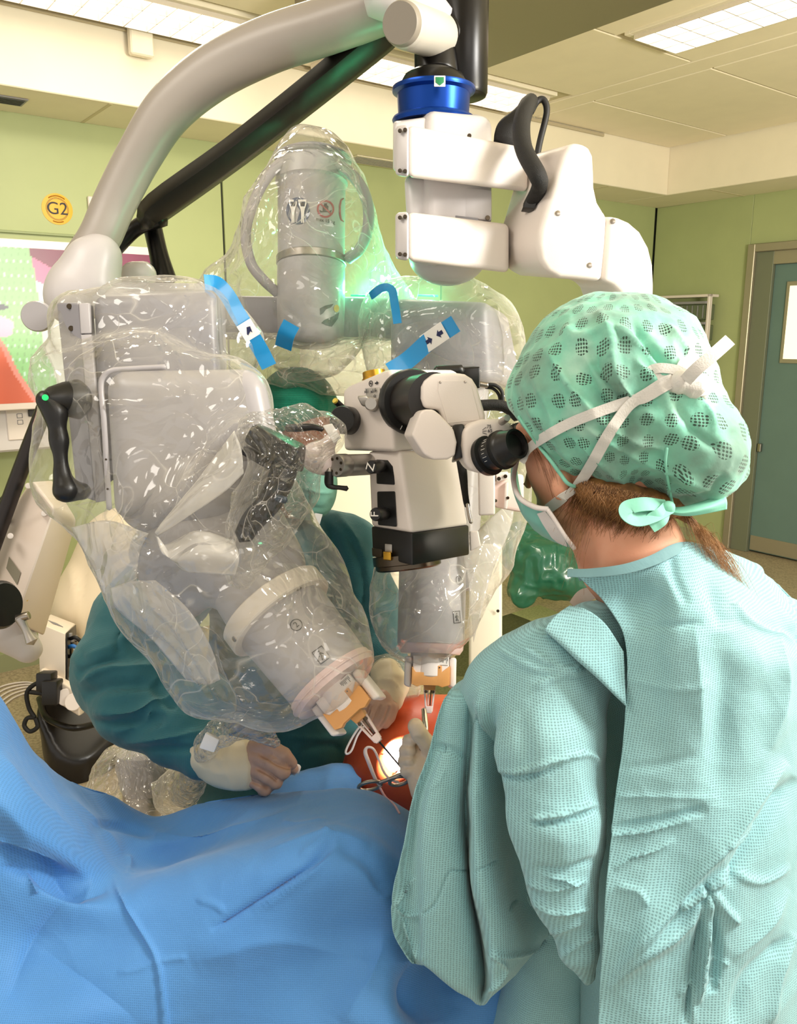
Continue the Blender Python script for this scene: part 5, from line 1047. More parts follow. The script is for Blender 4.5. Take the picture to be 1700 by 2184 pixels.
nz = N.n('TexNoise'); nz.inputs['Scale'].default_value = 9; nz.inputs['Detail'].default_value = 6; tc = N.n('TexCoord'); N.l(tc.outputs['Object'], nz.inputs['Vector'])
rp = N.n('ValToRGB'); e3 = rp.color_ramp.elements.new(.5); e3.color = lin('7cc6ad'); rp.color_ramp.elements[0].position = .36; rp.color_ramp.elements[0].color = lin('6f9585'); rp.color_ramp.elements[2].position = .64; rp.color_ramp.elements[2].color = lin('b5d8c6'); N.l(nz.outputs[0], rp.inputs[0])
mx = N.n('Mix', data_type='RGBA'); N.l(mu.outputs[0], mx.inputs[0]); N.l(rp.outputs[0], mx.inputs[6]); mx.inputs[7].default_value = lin('2e4a3c'); N.l(mx.outputs[2], b_.inputs['Base Color'])
n2 = N.n('TexNoise'); n2.inputs['Scale'].default_value = 70; n2.inputs['Detail'].default_value = 6; N.l(tc.outputs['Object'], n2.inputs['Vector']); bp = N.n('Bump'); bp.inputs['Strength'].default_value = .35; bp.inputs['Distance'].default_value = .003; N.l(n2.outputs[0], bp.inputs['Height']); N.l(bp.outputs[0], b_.inputs['Normal'])
mCap = N.m; mCapP = mat('plain_cap_edge', '86ccb4', .7, bump=.3, bs=200)
def uvcap(o, c, R_):
    me = o.data; n = len(me.vertices); co = np.empty(n*3, 'f'); me.vertices.foreach_get('co', co); co = co.reshape(-1, 3)+np.array(WPOS[o.name])-np.array(c)
    lon = np.arctan2(co@np.array(RT), -co@np.array(FW)); r = np.linalg.norm(co, axis=1); lat = np.arcsin(np.clip(co@np.array(UP)/r, -1, 1))
    uv = np.zeros((n, 3), 'f'); uv[:, 0] = lon*R_+.5; uv[:, 1] = lat*R_+.5; a = me.attributes.new('cap_uv', 'FLOAT_VECTOR', 'POINT'); a.data.foreach_set('vector', uv.ravel())
su = thing('person', 'surgeon in light teal gown and perforated green cap, back to camera, looking into eyepieces', 'person', P(1450, 1700, .98))
def p4(*a): return [(P(x, y, d), S(r, d)) for x, y, d, r in a]
# head, neck, arm skin in one continuous body
b = Blob(.005)
b.ell(P(1335, 880, .985), (RT, UP, FW), (.098, .10, .085), .02).ell(P(1212, 975, 1.01), (RT, UP, FW), (S(92), S(118), .062), .03)
b.ell(P(1232, 1075, 1.005), (RT+UP*-.3, UP, FW), (S(58), S(58), .05), .03).cap(P(1170, 1095, 1.04), P(1230, 1110, 1.01), S(28), S(40), .02)
b.cap(P(1130, 1000, 1.06), P(1126, 1035, 1.07), S(9), S(12), .012)      # nose, behind the mask
b.cap(P(1122, 925, 1.04), P(1175, 905, 1.01), S(30), S(60), .02)         # brow
for x, d in ((1120, 1.045), (1112, 1.09)): b.ell(P(x, 958, d), (RT, UP, FW), (.008, .009, .009), .004)
b.cap(P(1300, 1040, .99), P(1348, 1190, .985), S(92), S(100), .03).cap(P(1348, 1190, .985), P(1385, 1300, 1.03), S(100), S(80), .03)
b.ell(P(1196, 1036, .945), (RT, UP, FW), (S(20), S(33), .012), .008)
b.cut(P(1390, 1420, 1.0), -UP, .01)
V, Q = b.mesh(2); V, Q = subdiv(V, Q)
V = crease(V, Q, [([(1230, 1100), (1250, 1180), (1260, 1270)], 20, -.004, 'v'), ([(1165, 1160), (1215, 1140), (1245, 1070)], 14, .002)])
body = build('head_and_neck', V, Q, mSkin, su, ang=None); bodb = bvh_of(body)
# cap
b = Blob(.006); hc_ = P(1320, 880, .97)
b.ell(P(1300, 850, .98), (RT+UP*.35, UP, FW), (S(200), S(198), .115), .02).ell(P(1280, 790, .99), (RT, UP, FW), (S(125), S(135), .1), .05)
b.ell(P(1430, 920, .965), (RT-UP*.9, UP, FW), (S(165), S(112), .098), .035).ell(P(1380, 760, .98), (RT, UP, FW), (S(105), S(95), .08), .04).ell(P(1475, 985, .955), (RT, UP, FW), (S(84), S(90), .08), .03)
b.ell(P(1150, 850, 1.0), (RT+UP*1.0, UP-RT*.8, FW), (S(60), S(58), .08), .04)
# keep what lies above the brim plane
pa, pb, pc_ = P(1090, 872, .98), P(1214, 1046, .90), P(1440, 1098, .93)
nn = (pb-pa).cross(P(1130, 900, 1.15)-pa).normalized(); nn = nn if nn.dot(UP) < 0 else -nn
b.cut(pb, nn, .006); n2_ = (pc_-pb).cross(P(1330, 1075, 1.1)-pb).normalized(); n2_ = n2_ if n2_.dot(UP) < 0 else -n2_
b.cut(pb, n2_, .006)
V, Q = b.mesh(2); V, Q = subdiv(V, Q)
CR = [([(1275, 660), (1300, 720), (1310, 790), (1345, 850), (1400, 900)], 11, .009), ([(1165, 740), (1200, 800), (1260, 870), (1330, 930), (1420, 960)], 10, .009),
    ([(1340, 680), (1400, 760), (1440, 800)], 13, -.009, 'v'), ([(1310, 700), (1380, 750), (1430, 830)], 10, .008), ([(1140, 800), (1170, 870), (1200, 950), (1240, 1020)], 12, .006),
    ([(1255, 740), (1285, 800), (1330, 850), (1380, 880)], 9, -.008, 'v'), ([(1230, 760), (1290, 860), (1340, 900)], 10, -.007, 'v'), ([(1215, 930), (1300, 1000), (1380, 1060), (1430, 1078)], 11, .007),
    ([(1240, 900), (1330, 960), (1420, 1000), (1500, 1030)], 11, .008), ([(1180, 960), (1260, 1030), (1350, 1060)], 9, -.006, 'v'), ([(1418, 950), (1422, 1000), (1430, 1070)], 7, .005), 
    ([(1440, 840), (1500, 860), (1530, 920)], 12, .006), ([(1430, 850), (1480, 920), (1540, 960)], 11, -.006, 'v'), ([(1370, 840), (1340, 900), (1330, 980)], 12, -.005, 'v'),
    ([(1420, 690), (1460, 740), (1485, 800)], 10, .006), ([(1200, 700), (1240, 720), (1290, 700)], 12, .005), ([(1120, 860), (1180, 930), (1215, 1000)], 8, .004), ([(1430, 1080), (1500, 1060), (1550, 1010)], 10, -.006, 'v'),
    ([(1290, 1020), (1360, 1075), (1430, 1090)], 8, .006), ([(1450, 1000), (1500, 1040), (1520, 1050)], 10, .006), ([(1350, 760), (1420, 850), (1440, 900)], 9, .006)]
V = crease(V, Q, CR); V = fuzz(V, Q, [(13, .003, 9, 0), (22, .007, 13, 2), (50, .0028, 11, 2), (90, .0006, 12, 0)])
capo = build('surgical_cap', V, Q, mCap, su, ang=None); uvcap(capo, hc_, .11); cpb = bvh_of(capo)
sp_ = [surf(cpb, x, y, .0015, .9) for x, y in ((1421, 955), (1419, 985), (1424, 1020), (1430, 1055), (1437, 1085))]
br = [surf(cpb, x, y, .001, .93)[0] for x, y in ((1108, 888), (1130, 920), (1152, 951), (1175, 983), (1196, 1012), (1216, 1034), (1260, 1044), (1320, 1060), (1380, 1075), (1425, 1084))]
tube('cap_hem', br, .0022, mCapP, capo, n=8)
tube('cap_seam', [q[0] for q in sp_], .0016, mCapP, capo, n=8)
# cap ties at the nape
V, Q, sh = sheet([[P(1410, 1078, .92), P(1450, 1082, .91), P(1500, 1068, .91), P(1545, 1050, .92)], [P(1412, 1086, .905), P(1455, 1094, .895), P(1510, 1082, .895), P(1550, 1068, .91)], [P(1414, 1092, .915), P(1460, 1100, .905), P(1515, 1094, .905), P(1549, 1085, .92)]], 10, 8)
V = fuzz(V, Q, [(40, .002, 4, 0)]); V, Q = thick(V, Q, .001, sh); o = build('cap_tie', V, Q, mCapP, capo, ang=None); uvcap(o, hc_, .11)
lp = [(1425, 1080, .90), (1380, 1075, .885), (1342, 1082, .885), (1340, 1098, .88), (1360, 1108, .88), (1395, 1098, .885), (1424, 1082, .895)]
o = ribbon('cap_tie', [P(*q) for q in lp], [(-FW+UP*.7).normalized()]*7, .018, .001, mCapP, capo, 8); uvcap(o, hc_, .11)
o = ribbon('cap_tie', [P(1422, 1082, .895), P(1412, 1100, .885), P(1395, 1112, .885), P(1385, 1120, .885)], [(-FW+RT*.3).normalized()]*4, [.014, .02, .022, .02], .001, mCapP, capo, 6); uvcap(o, hc_, .11)
b = Blob(.003); b.ell(P(1426, 1082, .895), (RT, UP, FW), (.009, .008, .007), .003); V, Q = b.mesh(1); V = fuzz(V, Q, [(120, .0012, 1, 0)]); build('cap_knot', V, Q, mCapP, capo, ang=None)
# hair at the nape: a thin mass under the cap brim and many fine strands
b = Blob(.005)
b.chain(p4((1235, 1036, .95, 18), (1280, 1058, .94, 34), (1340, 1076, .935, 36), (1400, 1080, .945, 30), (1440, 1076, .955, 22)), .02)
b.cap(P(1440, 1085, .96), P(1490, 1122, .97), S(15), S(6), .01)
V, Q = b.mesh(2); V = fuzz(V, Q, [(120, .0015, 8, 1)]); hb_ = build('hair', V, Q, mHair, su, ang=None)
random.seed(11); SB = {'a': ([], []), 'b': ([], [])}
def strand(pts, r, key='a'):
    VV, FF = SB[key]; A = crom(pts, 4); m = len(A); k = len(VV)
    for i, a in enumerate(A):
        rr_ = r*(1-.7*i/m)
        for j in range(3): VV.append(Vector(a)+RT*(rr_*math.cos(j*2.1))+UP*(rr_*math.sin(j*2.1)))
    for i in range(m-1):
        for j in range(3): FF.append([k+i*3+j, k+i*3+(j+1) % 3, k+(i+1)*3+(j+1) % 3, k+(i+1)*3+j])
hbv = bvh_of(hb_)
def nape(x, y, l):
    q1 = surf(bodb, x, y, 0, .93)[0]; d1 = (q1-CAM).dot(FW); h_ = surf(hbv, x, y, 0, 9)[0]; d2 = (h_-CAM).dot(FW)
    return list(P(x, y, min(d1, d2)-l))
for i in range(1500):
    key = 'a' if random.random() < .55 else 'b'
    if i < 1150:
        t = random.random()**.8; x0 = 1228+t*205; y0 = 1026+t*50+random.uniform(-8, 14); L_ = random.triangular(25, 118, 50)*(1-.35*t); cv_ = random.gauss(-.25, .28)+.15*t
        if 1330 < x0 < 1430: cv_ = random.gauss(-.5, .25)
        strand([nape(x0+cv_*L_*k/4+random.uniform(-3, 3)+8*math.sin(k*.9+i), y0+L_*k/4, .001+.003*(1-k/4)+random.uniform(0, .002)) for k in range(5)], random.uniform(.0003, .0006), key)
    else:
        u = random.gauss(0, 1); v_ = random.gauss(0, 1); L_ = random.uniform(.35, 1.1)
        strand([list(P(1440+u*9, 1085+v_*6, .955)), list(P(1440+42*L_+u*10, 1088+30*L_+u*7+v_*3, .955)), list(P(1440+85*L_+u*12, 1088+72*L_+u*9-v_*7, .95)), list(P(1440+118*L_+u*12+v_*4, 1090+122*L_-u*7, .94)), list(P(1440+142*L_+u*15, 1090+170*L_+v_*10, .93))], random.uniform(.0002, .0004), key)
for i in range(40):
    x0 = random.uniform(1225, 1260); y0 = random.uniform(1060, 1150); L_ = random.uniform(50, 150); strand([list(P(x0, y0, .935)), list(P(x0-12, y0+L_*.4, .935)), list(P(x0-18+random.uniform(-20, 15), y0+L_, .94))], .0002)
for i in range(26):
    x0 = random.uniform(1118, 1150); y0 = random.uniform(925, 950); strand([list(surf(bodb, x0+k*(7+i*.4), y0+k*k*(2.2+i*.2)+k*9, .001, .97)[0]) for k in range(5)], .0002)
for key, m_ in (('a', mHair), ('b', mat('light_hair_strand', 'a5774a', .45))):
    st_ = build('loose_strands', SB[key][0], SB[key][1], m_, hb_, ang=None); st_['kind'] = 'stuff'
# mask
mMask = mat('mask_teal', '86c9bb', .65, bump=.3, bs=260); mMaskW = mat('mask_white', 'e8dfdb', .65, bump=.35, bs=420)
mr = [[(1110, 940, 1.06), (1098, 995, 1.04), (1095, 1030, 1.01), (1108, 1062, .975), (1140, 1082, .952), (1168, 1086, .94)],
      [(1100, 960, 1.10), (1090, 1010, 1.08), (1097, 1050, 1.05), (1112, 1082, .995), (1142, 1100, .962), (1176, 1104, .942)],
      [(1102, 1000, 1.12), (1096, 1050, 1.10), (1108, 1085, 1.06), (1122, 1106, 1.01), (1150, 1122, .97), (1188, 1122, .944)],
      [(1112, 1060, 1.12), (1112, 1090, 1.09), (1125, 1112, 1.05), (1142, 1130, 1.01), (1170, 1142, .975), (1203, 1144, .946)],
      [(1130, 1100, 1.11), (1132, 1120, 1.09), (1148, 1138, 1.05), (1170, 1150, 1.02), (1195, 1162, .985), (1224, 1170, .955)]]
V, Q, sh = sheet([[P(*q) for q in r] for r in mr], 9, 9)
V = crease(V, Q, [([(1115, 1070), (1130, 1120)], 6, .003), ([(1140, 1085), (1165, 1145)], 5, -.002, 'v')]); V = fuzz(V, Q, [(50, .0008, 3, 0)])
V, Q = thick(V, Q, .0012, sh); mk = build('face_mask', V, Q, mMask, su, ang=None); mkb = bvh_of(mk)
r_ = [surf(mkb, x, y, .0008, 1.0) for x, y in ((1155, 1092), (1167, 1110), (1180, 1130), (1193, 1150), (1200, 1160))]
ribbon('mask_side_panel', [q[0] for q in r_], [q[1] for q in r_], [.014, .018, .02, .02, .014], .0008, mMaskW, mk)
r_ = [P(1111, 950, 1.056), P(1099, 998, 1.036), P(1096, 1030, 1.006), P(1109, 1062, .972), P(1140, 1081, .948), P(1168, 1086, .937)]
tube('mask_edge', r_, .0032, mMaskW, mk, n=8)
r_ = [P(1168, 1087, .937), P(1184, 1110, .939), P(1204, 1142, .942), P(1225, 1170, .95)]
tube('mask_edge', r_, .0026, mMaskW, mk, n=8)
mTie = mat('mask_tie_white', 'd6d3cd', .7, bump=.5, bs=500)
def strap(pts, wd, b2=None, lift=.003):
    A = crom([list(p)+[0] for p in pts], 4)[:, :2]; out = []
    for x, y in A:
        q_, n_ = surf(cpb, x, y, lift, 9.0)
        if (q_-CAM).length > 3: q_, n_ = surf(bodb, x, y, .002, .97)
        out.append((q_, n_))
    P_ = np.array([list(q[0]) for q in out]); N_ = np.array([list(q[1]) for q in out])
    dep = (P_-np.array(CAM))@np.array(FW)
    for _ in range(6): dep[1:-1] = np.minimum(dep[1:-1], (dep[:-2]+dep[2:])/2); N_[1:-1] = (N_[:-2]+N_[2:]+N_[1:-1])/3
    pts3 = [P(x, y, d) for (x, y), d in zip(A, dep)]
    return ribbon('mask_tie', pts3, [Vector(n) for n in N_], wd, .0012, mTie, mk, 3)
strap([(1110, 985), (1130, 955), (1165, 930), (1215, 903), (1280, 877), (1345, 855), (1375, 848), (1410, 828), (1438, 812)], .0115)
strap([(1168, 1086), (1200, 1062), (1232, 1035), (1262, 990), (1290, 940), (1315, 900), (1345, 862), (1380, 840), (1420, 815), (1445, 808)], .0125)
ks, kn_ = surf(cpb, 1462, 812, .006, .9); kd = (ks-CAM).dot(FW)
b = Blob(.003); b.chain([(P(1425, 822, kd+.004), .006), (P(1450, 815, kd-.004), .009), (P(1480, 822, kd), .010), (P(1500, 840, kd+.008), .006)], .008); V, Q = b.mesh(1); V = fuzz(V, Q, [(90, .0025, 1, 1)]); build('tie_knot', V, Q, mTie, mk, ang=None)
nf = (-FW+UP*.2).normalized()
ribbon('tie_loop', [P(x, y, d) for x, y, d in ((1455, 815, kd-.006), (1425, 805, kd-.004), (1398, 800, kd), (1390, 790, kd+.002), (1410, 785, kd-.002), (1445, 790, kd-.006), (1470, 803, kd-.008))], [nf]*7, .011, .0012, mTie, mk, 6)
ribbon('tie_loop', [P(x, y, d) for x, y, d in ((1470, 812, kd-.004), (1495, 805, kd), (1510, 815, kd+.002), (1508, 832, kd), (1490, 835, kd-.004))], [nf]*5, .010, .0012, mTie, mk, 6)
ribbon('tie_loop', [P(x, y, d) for x, y, d in ((1450, 800, kd-.004), (1458, 778, kd), (1475, 765, kd+.005), (1480, 752, kd+.008))], [nf]*4, .012, .0012, mTie, mk, 6)
ribbon('tie_tail', [P(x, y, d) for x, y, d in ((1462, 812, kd-.016), (1485, 788, kd-.026), (1520, 758, kd-.028), (1557, 725, kd-.022))], [nf]*4, .0135, .0012, mTie, mk, 6)
# gown: torso, sleeve, back panel, collar
b = Blob(.009)
b.cap(P(1400, 1345, 1.05), P(1640, 1395, 1.06), S(90), S(80), .04).cap(P(1395, 1330, 1.02), P(1220, 1400, 1.0), S(90), S(95), .04)
b.cap(P(1500, 1480, 1.07), P(1490, 2450, 1.09), .15, .17, .05).cap(P(1640, 1500, 1.10), P(1660, 2450, 1.12), .13, .17, .05).cap(P(1660, 1380, 1.04), P(1740, 1700, 1.02), S(90), S(85), .04)
V, Q = b.mesh(2); gown = clothuv(build('gown', V, Q, mGown, su, ang=None))
L_ = [(1236, 1232, .935), (1288, 1283, .93), (1325, 1340, .905), (1337, 1400, .895), (1336, 1480, .89), (1328, 1590, .885), (1312, 1700, .88), (1302, 1800, .875), (1292, 1900, .87), (1287, 2000, .87), (1280, 2100, .87), (1275, 2220, .87), (1270, 2350, .87)]
top = [(1236, 1232, .935), (1330, 1213, .918), (1440, 1170, .935), (1530, 1178, .975), (1620, 1218, 1.03), (1690, 1275, 1.06), (1760, 1370, 1.12)]
rows = []
for i, (x, y, d) in enumerate(L_):
    t = i/(len(L_)-1)
    if i == 0: rows.append([P(*q) for q in top]); continue
    xs_ = [x, x+(1420-x)*.7, 1450, 1540, 1620, 1700, 1790]
    yy = [y, y-.35*(y-1213)*max(0, .25-t)*2, y-18*max(0, .5-t), y-5, y+15*max(0, 1-t*2), y+60*max(0, 1-t*3), y+120*max(0, 1-t*3)]
    dd = [d, d-.012, .862+.03*max(0, 1-t*5), .86+.05*max(0, 1-t*5), .875+.07*max(0, 1-t*4), .91+.08*max(0, 1-t*4), 1.0]
    rows.append([P(a, c, e+(.0 if t < .5 else (t-.5)*-.02)) for a, c, e in zip(xs_, yy, dd)])
rows.insert(0, [P(x, y+8, d+.02) for x, y, d in top])
V, Q, sh = sheet(rows, 34, 22)
kx, ky = 1508, 1895
GC = [([(kx-5, ky), (1480, 1910), (1440, 1930)], 9, 0.0135), ([(kx, ky+5), (1512, 1960), (1500, 2060), (1490, 2140)], 9, 0.0135), ([(kx+8, ky), (1540, 1935), (1575, 1970)], 9, 0.0108), ([(kx, ky-5), (1530, 1880), (1560, 1850)], 9, 0.0095),
    ([(kx-20, ky+20), (1470, 1960), (1380, 2020), (1300, 2110)], 22, 0.0162), ([(kx+5, ky+30), (1530, 2030), (1520, 2120)], 11, -0.0121, 'v'), ([(kx-15, ky+35), (1480, 2050), (1462, 2184)], 10, -0.0108, 'v'),
    ([(1680, 1625), (1620, 1690), (1560, 1780), (1480, 1870), (1400, 1960), (1310, 2080)], 16, 0.0135), ([(1700, 1660), (1640, 1740), (1580, 1830), (1540, 1880)], 16, -0.0121, 'v'),
    ([(1300, 1770), (1400, 1755), (1470, 1735), (1510, 1725)], 9, -0.0054, 'v'), ([(1300, 1785), (1400, 1768), (1500, 1738)], 8, 0.0041), ([(1310, 1855), (1350, 1830), (1400, 1815), (1440, 1790)], 9, 0.0041),
    ([(1300, 1700), (1420, 1700), (1540, 1705)], 9, 0.0027), ([(1540, 1350), (1550, 1450), (1545, 1600), (1530, 1720)], 40, -0.0135, 'v'), ([(1480, 1330), (1490, 1450), (1500, 1600)], 30, 0.0081), ([(1650, 1330), (1670, 1450), (1640, 1600)], 22, 0.0108),
    ([(1600, 1190), (1640, 1280), (1700, 1360)], 14, 0.0108), ([(1620, 1220), (1690, 1320), (1720, 1380)], 12, -0.0108, 'v'), ([(1560, 1290), (1600, 1330), (1690, 1370)], 9, 0.0054), ([(1500, 1210), (1530, 1300), (1545, 1340)], 18, -0.0068, 'v'),
    ([(1540, 1800), (1580, 1790), (1620, 1760)], 7, 0.0054), ([(1560, 1860), (1620, 1880), (1690, 1850)], 10, 0.0054), ([(1560, 2050), (1630, 1980), (1690, 1900)], 20, 0.0081), ([(1560, 2184), (1600, 2080), (1690, 2000)], 14, -0.0068, 'v'), ([(1640, 2184), (1660, 2080), (1700, 1990)], 12, 0.0081),
    ([(1330, 1330), (1420, 1335), (1500, 1330)], 9, -0.0027, 'v'), ([(1430, 1180), (1440, 1230), (1470, 1290)], 12, -0.0041, 'v'), ([(1340, 1450), (1450, 1470), (1520, 1455)], 12, 0.0027), ([(1315, 1890), (1360, 1900), (1380, 1930)], 8, 0.0041), ([(1320, 1640), (1420, 1630), (1500, 1610)], 10, -0.0020, 'v'),
    ([(1445, 2120), (1475, 2100), (1478, 2184)], 7, 0.0054), ([(1520, 2050), (1560, 2060)], 7, 0.0041), ([(1500, 2090), (1540, 2100)], 7, 0.0041)]
V = crease(V, Q, GC); V = fuzz(V, Q, [(8, .003, 21, 0), (9, .008, 24, 2), (24, .0028, 22, 2), (70, .0003, 23, 0)])
V, Q = thick(V, Q, .0016, sh); bkp = clothuv(build('back_panel', V, Q, mGown, gown, ang=None), P(1500, 1600, 1.1), .2); bpb = bvh_of(bkp)
ribbon('collar_band', [P(1210, 1222, .925), P(1260, 1222, .92), P(1330, 1214, .912), P(1390, 1196, .914), P(1435, 1174, .925), P(1462, 1166, .943), P(1500, 1170, .96)], [(-FW+UP*.3).normalized()]*7, [.009, .010, .011, .012, .013, .011, .008], .0022, mGown, gown)
# inner collar between the gown fronts
ribbon('undershirt_collar', [P(1222, 1292, 1.0), P(1245, 1272, 1.0), P(1275, 1262, .985)], [(-FW+RT*-.3)]*3, [.012, .018, .012], .003, mat('grey_undershirt', 'b9a79a', .7), gown)
b = Blob(.006)
b.chain(p4((1268, 1368, .99, 92), (1165, 1420, .97, 78), (1075, 1466, .99, 66), (1015, 1502, 1.03, 46)), .04)
b.chain(p4((1170, 1450, .96, 90), (1163, 1600, .925, 100), (1182, 1750, .91, 94), (1205, 1900, .905, 72), (1236, 2020, .905, 38), (1256, 2095, .91, 8)), .012)
b.cap(P(1225, 1470, .955), P(1232, 1800, .93), S(50), S(46), .03)
b.chain(p4((1062, 1500, 1.01, 58), (1064, 1620, 1.03, 50), (1066, 1800, 1.06, 50), (1082, 1930, 1.06, 46), (1094, 1990, 1.06, 30)), .02)
b.chain(p4((1012, 1500, 1.04, 48), (976, 1640, 1.075, 56), (962, 1780, 1.09, 62), (950, 1920, 1.09, 60), (985, 1990, 1.09, 40)), .02)
b.cap(P(990, 1560, 1.10), P(950, 1640, 1.14), S(60), S(42), .03)
b.chain(p4((1120, 1900, 1.14, 60), (1180, 2000, 1.10, 60), (1130, 2300, 1.12, 125)), .03)
V, Q = b.mesh(3); V, Q = subdiv(V, Q)
SC_ = [([(1028, 1469), (1033, 1527), (1049, 1606), (1065, 1712), (1086, 1818), (1118, 1924), (1170, 1998)], 13, 0.0150), ([(1020, 1500), (1036, 1610), (1052, 1715), (1072, 1820), (1100, 1925)], 14, -0.0180, 'v'),
    ([(1026, 1600), (1004, 1696), (1009, 1818), (1028, 1924), (1049, 2030)], 12, 0.0150), ([(1012, 1610), (990, 1700), (993, 1820), (1008, 1924), (1030, 2030)], 14, -0.0180, 'v'),
    ([(895, 1870), (903, 1950), (903, 2056)], 8, 0.0105), ([(884, 1900), (888, 1960), (880, 2010)], 10, -0.0090, 'v'),
    ([(1049, 1640), (1100, 1650), (1180, 1625), (1240, 1610), (1262, 1612), (1280, 1630)], 7, 0.0075), ([(1049, 1648), (1120, 1658), (1200, 1632)], 7, -0.0060, 'v'),
    ([(1130, 1748), (1200, 1740), (1275, 1712)], 7, 0.0090), ([(1130, 1756), (1200, 1750), (1275, 1722)], 7, -0.0075, 'v'), ([(1140, 1470), (1200, 1440), (1270, 1420)], 7, 0.0053), ([(1060, 1385), (1150, 1430), (1240, 1430)], 7, 0.0045), ([(1110, 1380), (1180, 1420), (1230, 1440)], 7, 0.0045),
    ([(952, 1560), (985, 1600), (1030, 1612)], 9, -0.0090, 'v'), ([(955, 1600), (1000, 1580), (1028, 1490)], 9, 0.0090), ([(905, 1900), (930, 1880), (960, 1858), (1020, 1855)], 6, -0.0045, 'v'), ([(1070, 1950), (1085, 1925), (1100, 1910)], 6, -0.0045, 'v'),
    ([(1110, 1500), (1120, 1600), (1130, 1700)], 22, -0.0060, 'v'), ([(1120, 1880), (1180, 1900), (1260, 1880)], 8, 0.0060), ([(1130, 1920), (1190, 1950), (1270, 1940)], 8, 0.0060), ([(1150, 1990), (1200, 1985), (1250, 1970)], 8, 0.0045), ([(1140, 1850), (1200, 1860), (1275, 1830)], 8, -0.0045, 'v'),
    ([(1060, 2025), (1120, 2020), (1165, 1998)], 8, -0.0120, 'v'), ([(1160, 1870), (1210, 1880), (1240, 1890)], 7, 0.0045), ([(1200, 2040), (1240, 2010), (1270, 1990)], 8, 0.0045), ([(970, 1460), (960, 1530), (920, 1610)], 10, 0.0060), ([(1100, 1410), (1050, 1480), (1035, 1550)], 12, 0.0060)]
V = crease(V, Q, SC_); V = fuzz(V, Q, [(9, .0025, 31, 0), (10, .009, 34, 2), (26, .0030, 35, 2), (80, .0002, 33, 0)])
slv = clothuv(build('sleeve', V, Q, mGown, gown, ang=None), P(1100, 1700, 1.1), .12)
fl_ = [[(1215, 1290, .945), (1250, 1300, .93), (1290, 1330, .912), (1330, 1390, .899)], [(1185, 1312, .932), (1232, 1345, .912), (1285, 1390, .895), (1333, 1450, .889)], [(1160, 1343, .922), (1215, 1388, .897), (1276, 1444, .881), (1335, 1502, .878)], [(1168, 1350, .94), (1220, 1396, .915), (1278, 1450, .899), (1334, 1506, .895)]]
V, Q, sh = sheet([[P(*q) for q in r] for r in fl_], 22, 12); V = fuzz(V, Q, [(14, .002, 44, 0), (30, .0012, 45, 2)]); V, Q = thick(V, Q, .0014, sh); clothuv(build('shoulder_fold', V, Q, mGown, slv, ang=None), P(1250, 1400, 1.1), .15)
# the loose hanging part of the sleeve: one sheet in deep upright folds
OFF = [.012, .022, .012, -.004, -.008, .008, .055, -.018, -.022, .01, .06, .09]
fr_ = [(1462, .05, [985, 988, 992, 997, 1003, 1010, 1018, 1026, 1036, 1052, 1075, 1100], 0, 1.035),
      (1490, .12, [950, 953, 958, 966, 982, 998, 1008, 1018, 1030, 1050, 1075, 1100], 0, .985),
      (1600, .4, [919, 926, 936, 945, 968, 990, 1000, 1010, 1030, 1055, 1080, 1110], 0, .975), (1700, .7, [883, 890, 902, 915, 945, 978, 994, 1004, 1028, 1055, 1085, 1115], 0, .965),
      (1800, .9, [866, 874, 888, 903, 940, 980, 998, 1007, 1032, 1060, 1090, 1125], 0, .96), (1900, 1, [840, 866, 888, 905, 948, 990, 1006, 1016, 1045, 1075, 1112, 1150], 0, .958),
      (1980, 1, [839, 862, 892, 905, 953, 1000, 1022, 1036, 1068, 1102, 1137, 1170], 0, .96),
      (2030, 1, [864, 876, 895, 905, 957, 1008, 1036, 1046, 1074, 1104, 1134, 1160], [0, 8, 14, 14, 30, 40, 48, 42, 28, 12, -2, -20], .965),
      (2055, .8, [882, 890, 899, 906, 957, 1004, 1026, 1046, 1068, 1088, 1110, 1130], [0, 2, 4, 6, 44, 68, 80, 70, 52, 30, 8, -10], .975),
      (2045, .5, [886, 893, 902, 908, 957, 1002, 1024, 1044, 1064, 1084, 1104, 1124], [0, 2, 4, 6, 44, 68, 80, 70, 52, 30, 8, -10], 1.02)]
V, Q, sh = sheet([[P(x, y+(yo[i] if yo else 0), bd+o*k) for i, (x, o) in enumerate(zip(xs_, OFF))] for y, k, xs_, yo, bd in fr_], 22, 26)
V = crease(V, Q, [([(903, 1950), (930, 1925), (958, 1862), (975, 1856), (1003, 1857)], 3, -.0025, 'v', 1), ([(1010, 1862), (1035, 1848), (1060, 1832)], 3, -.002, 'v'), ([(840, 1935), (862, 1900), (885, 1872)], 5, .006), ([(842, 1938), (870, 1952), (900, 1950)], 5, .006), ([(858, 1955), (880, 2010), (900, 2052)], 6, .007), ([(1086, 1945), (1090, 1930), (1110, 1915)], 3, -.002, 'v'),
    ([(1044, 2030), (1075, 2060), (1070, 2085), (1030, 2130)], 5, .006), ([(1045, 2032), (1090, 2040), (1160, 2020)], 6, .006), ([(927, 1592), (960, 1600), (1000, 1615)], 7, -.005, 'v'), ([(905, 1690), (935, 1670), (950, 1640)], 6, .002)])
V = fuzz(V, Q, [(10, .003, 36, 0), (14, .004, 37, 2), (30, .0012, 38, 2)])
V, Q = thick(V, Q, .0014, sh); clothuv(build('sleeve_fold', V, Q, mGown, slv, ang=None), P(1000, 1700, 1.15), .15)
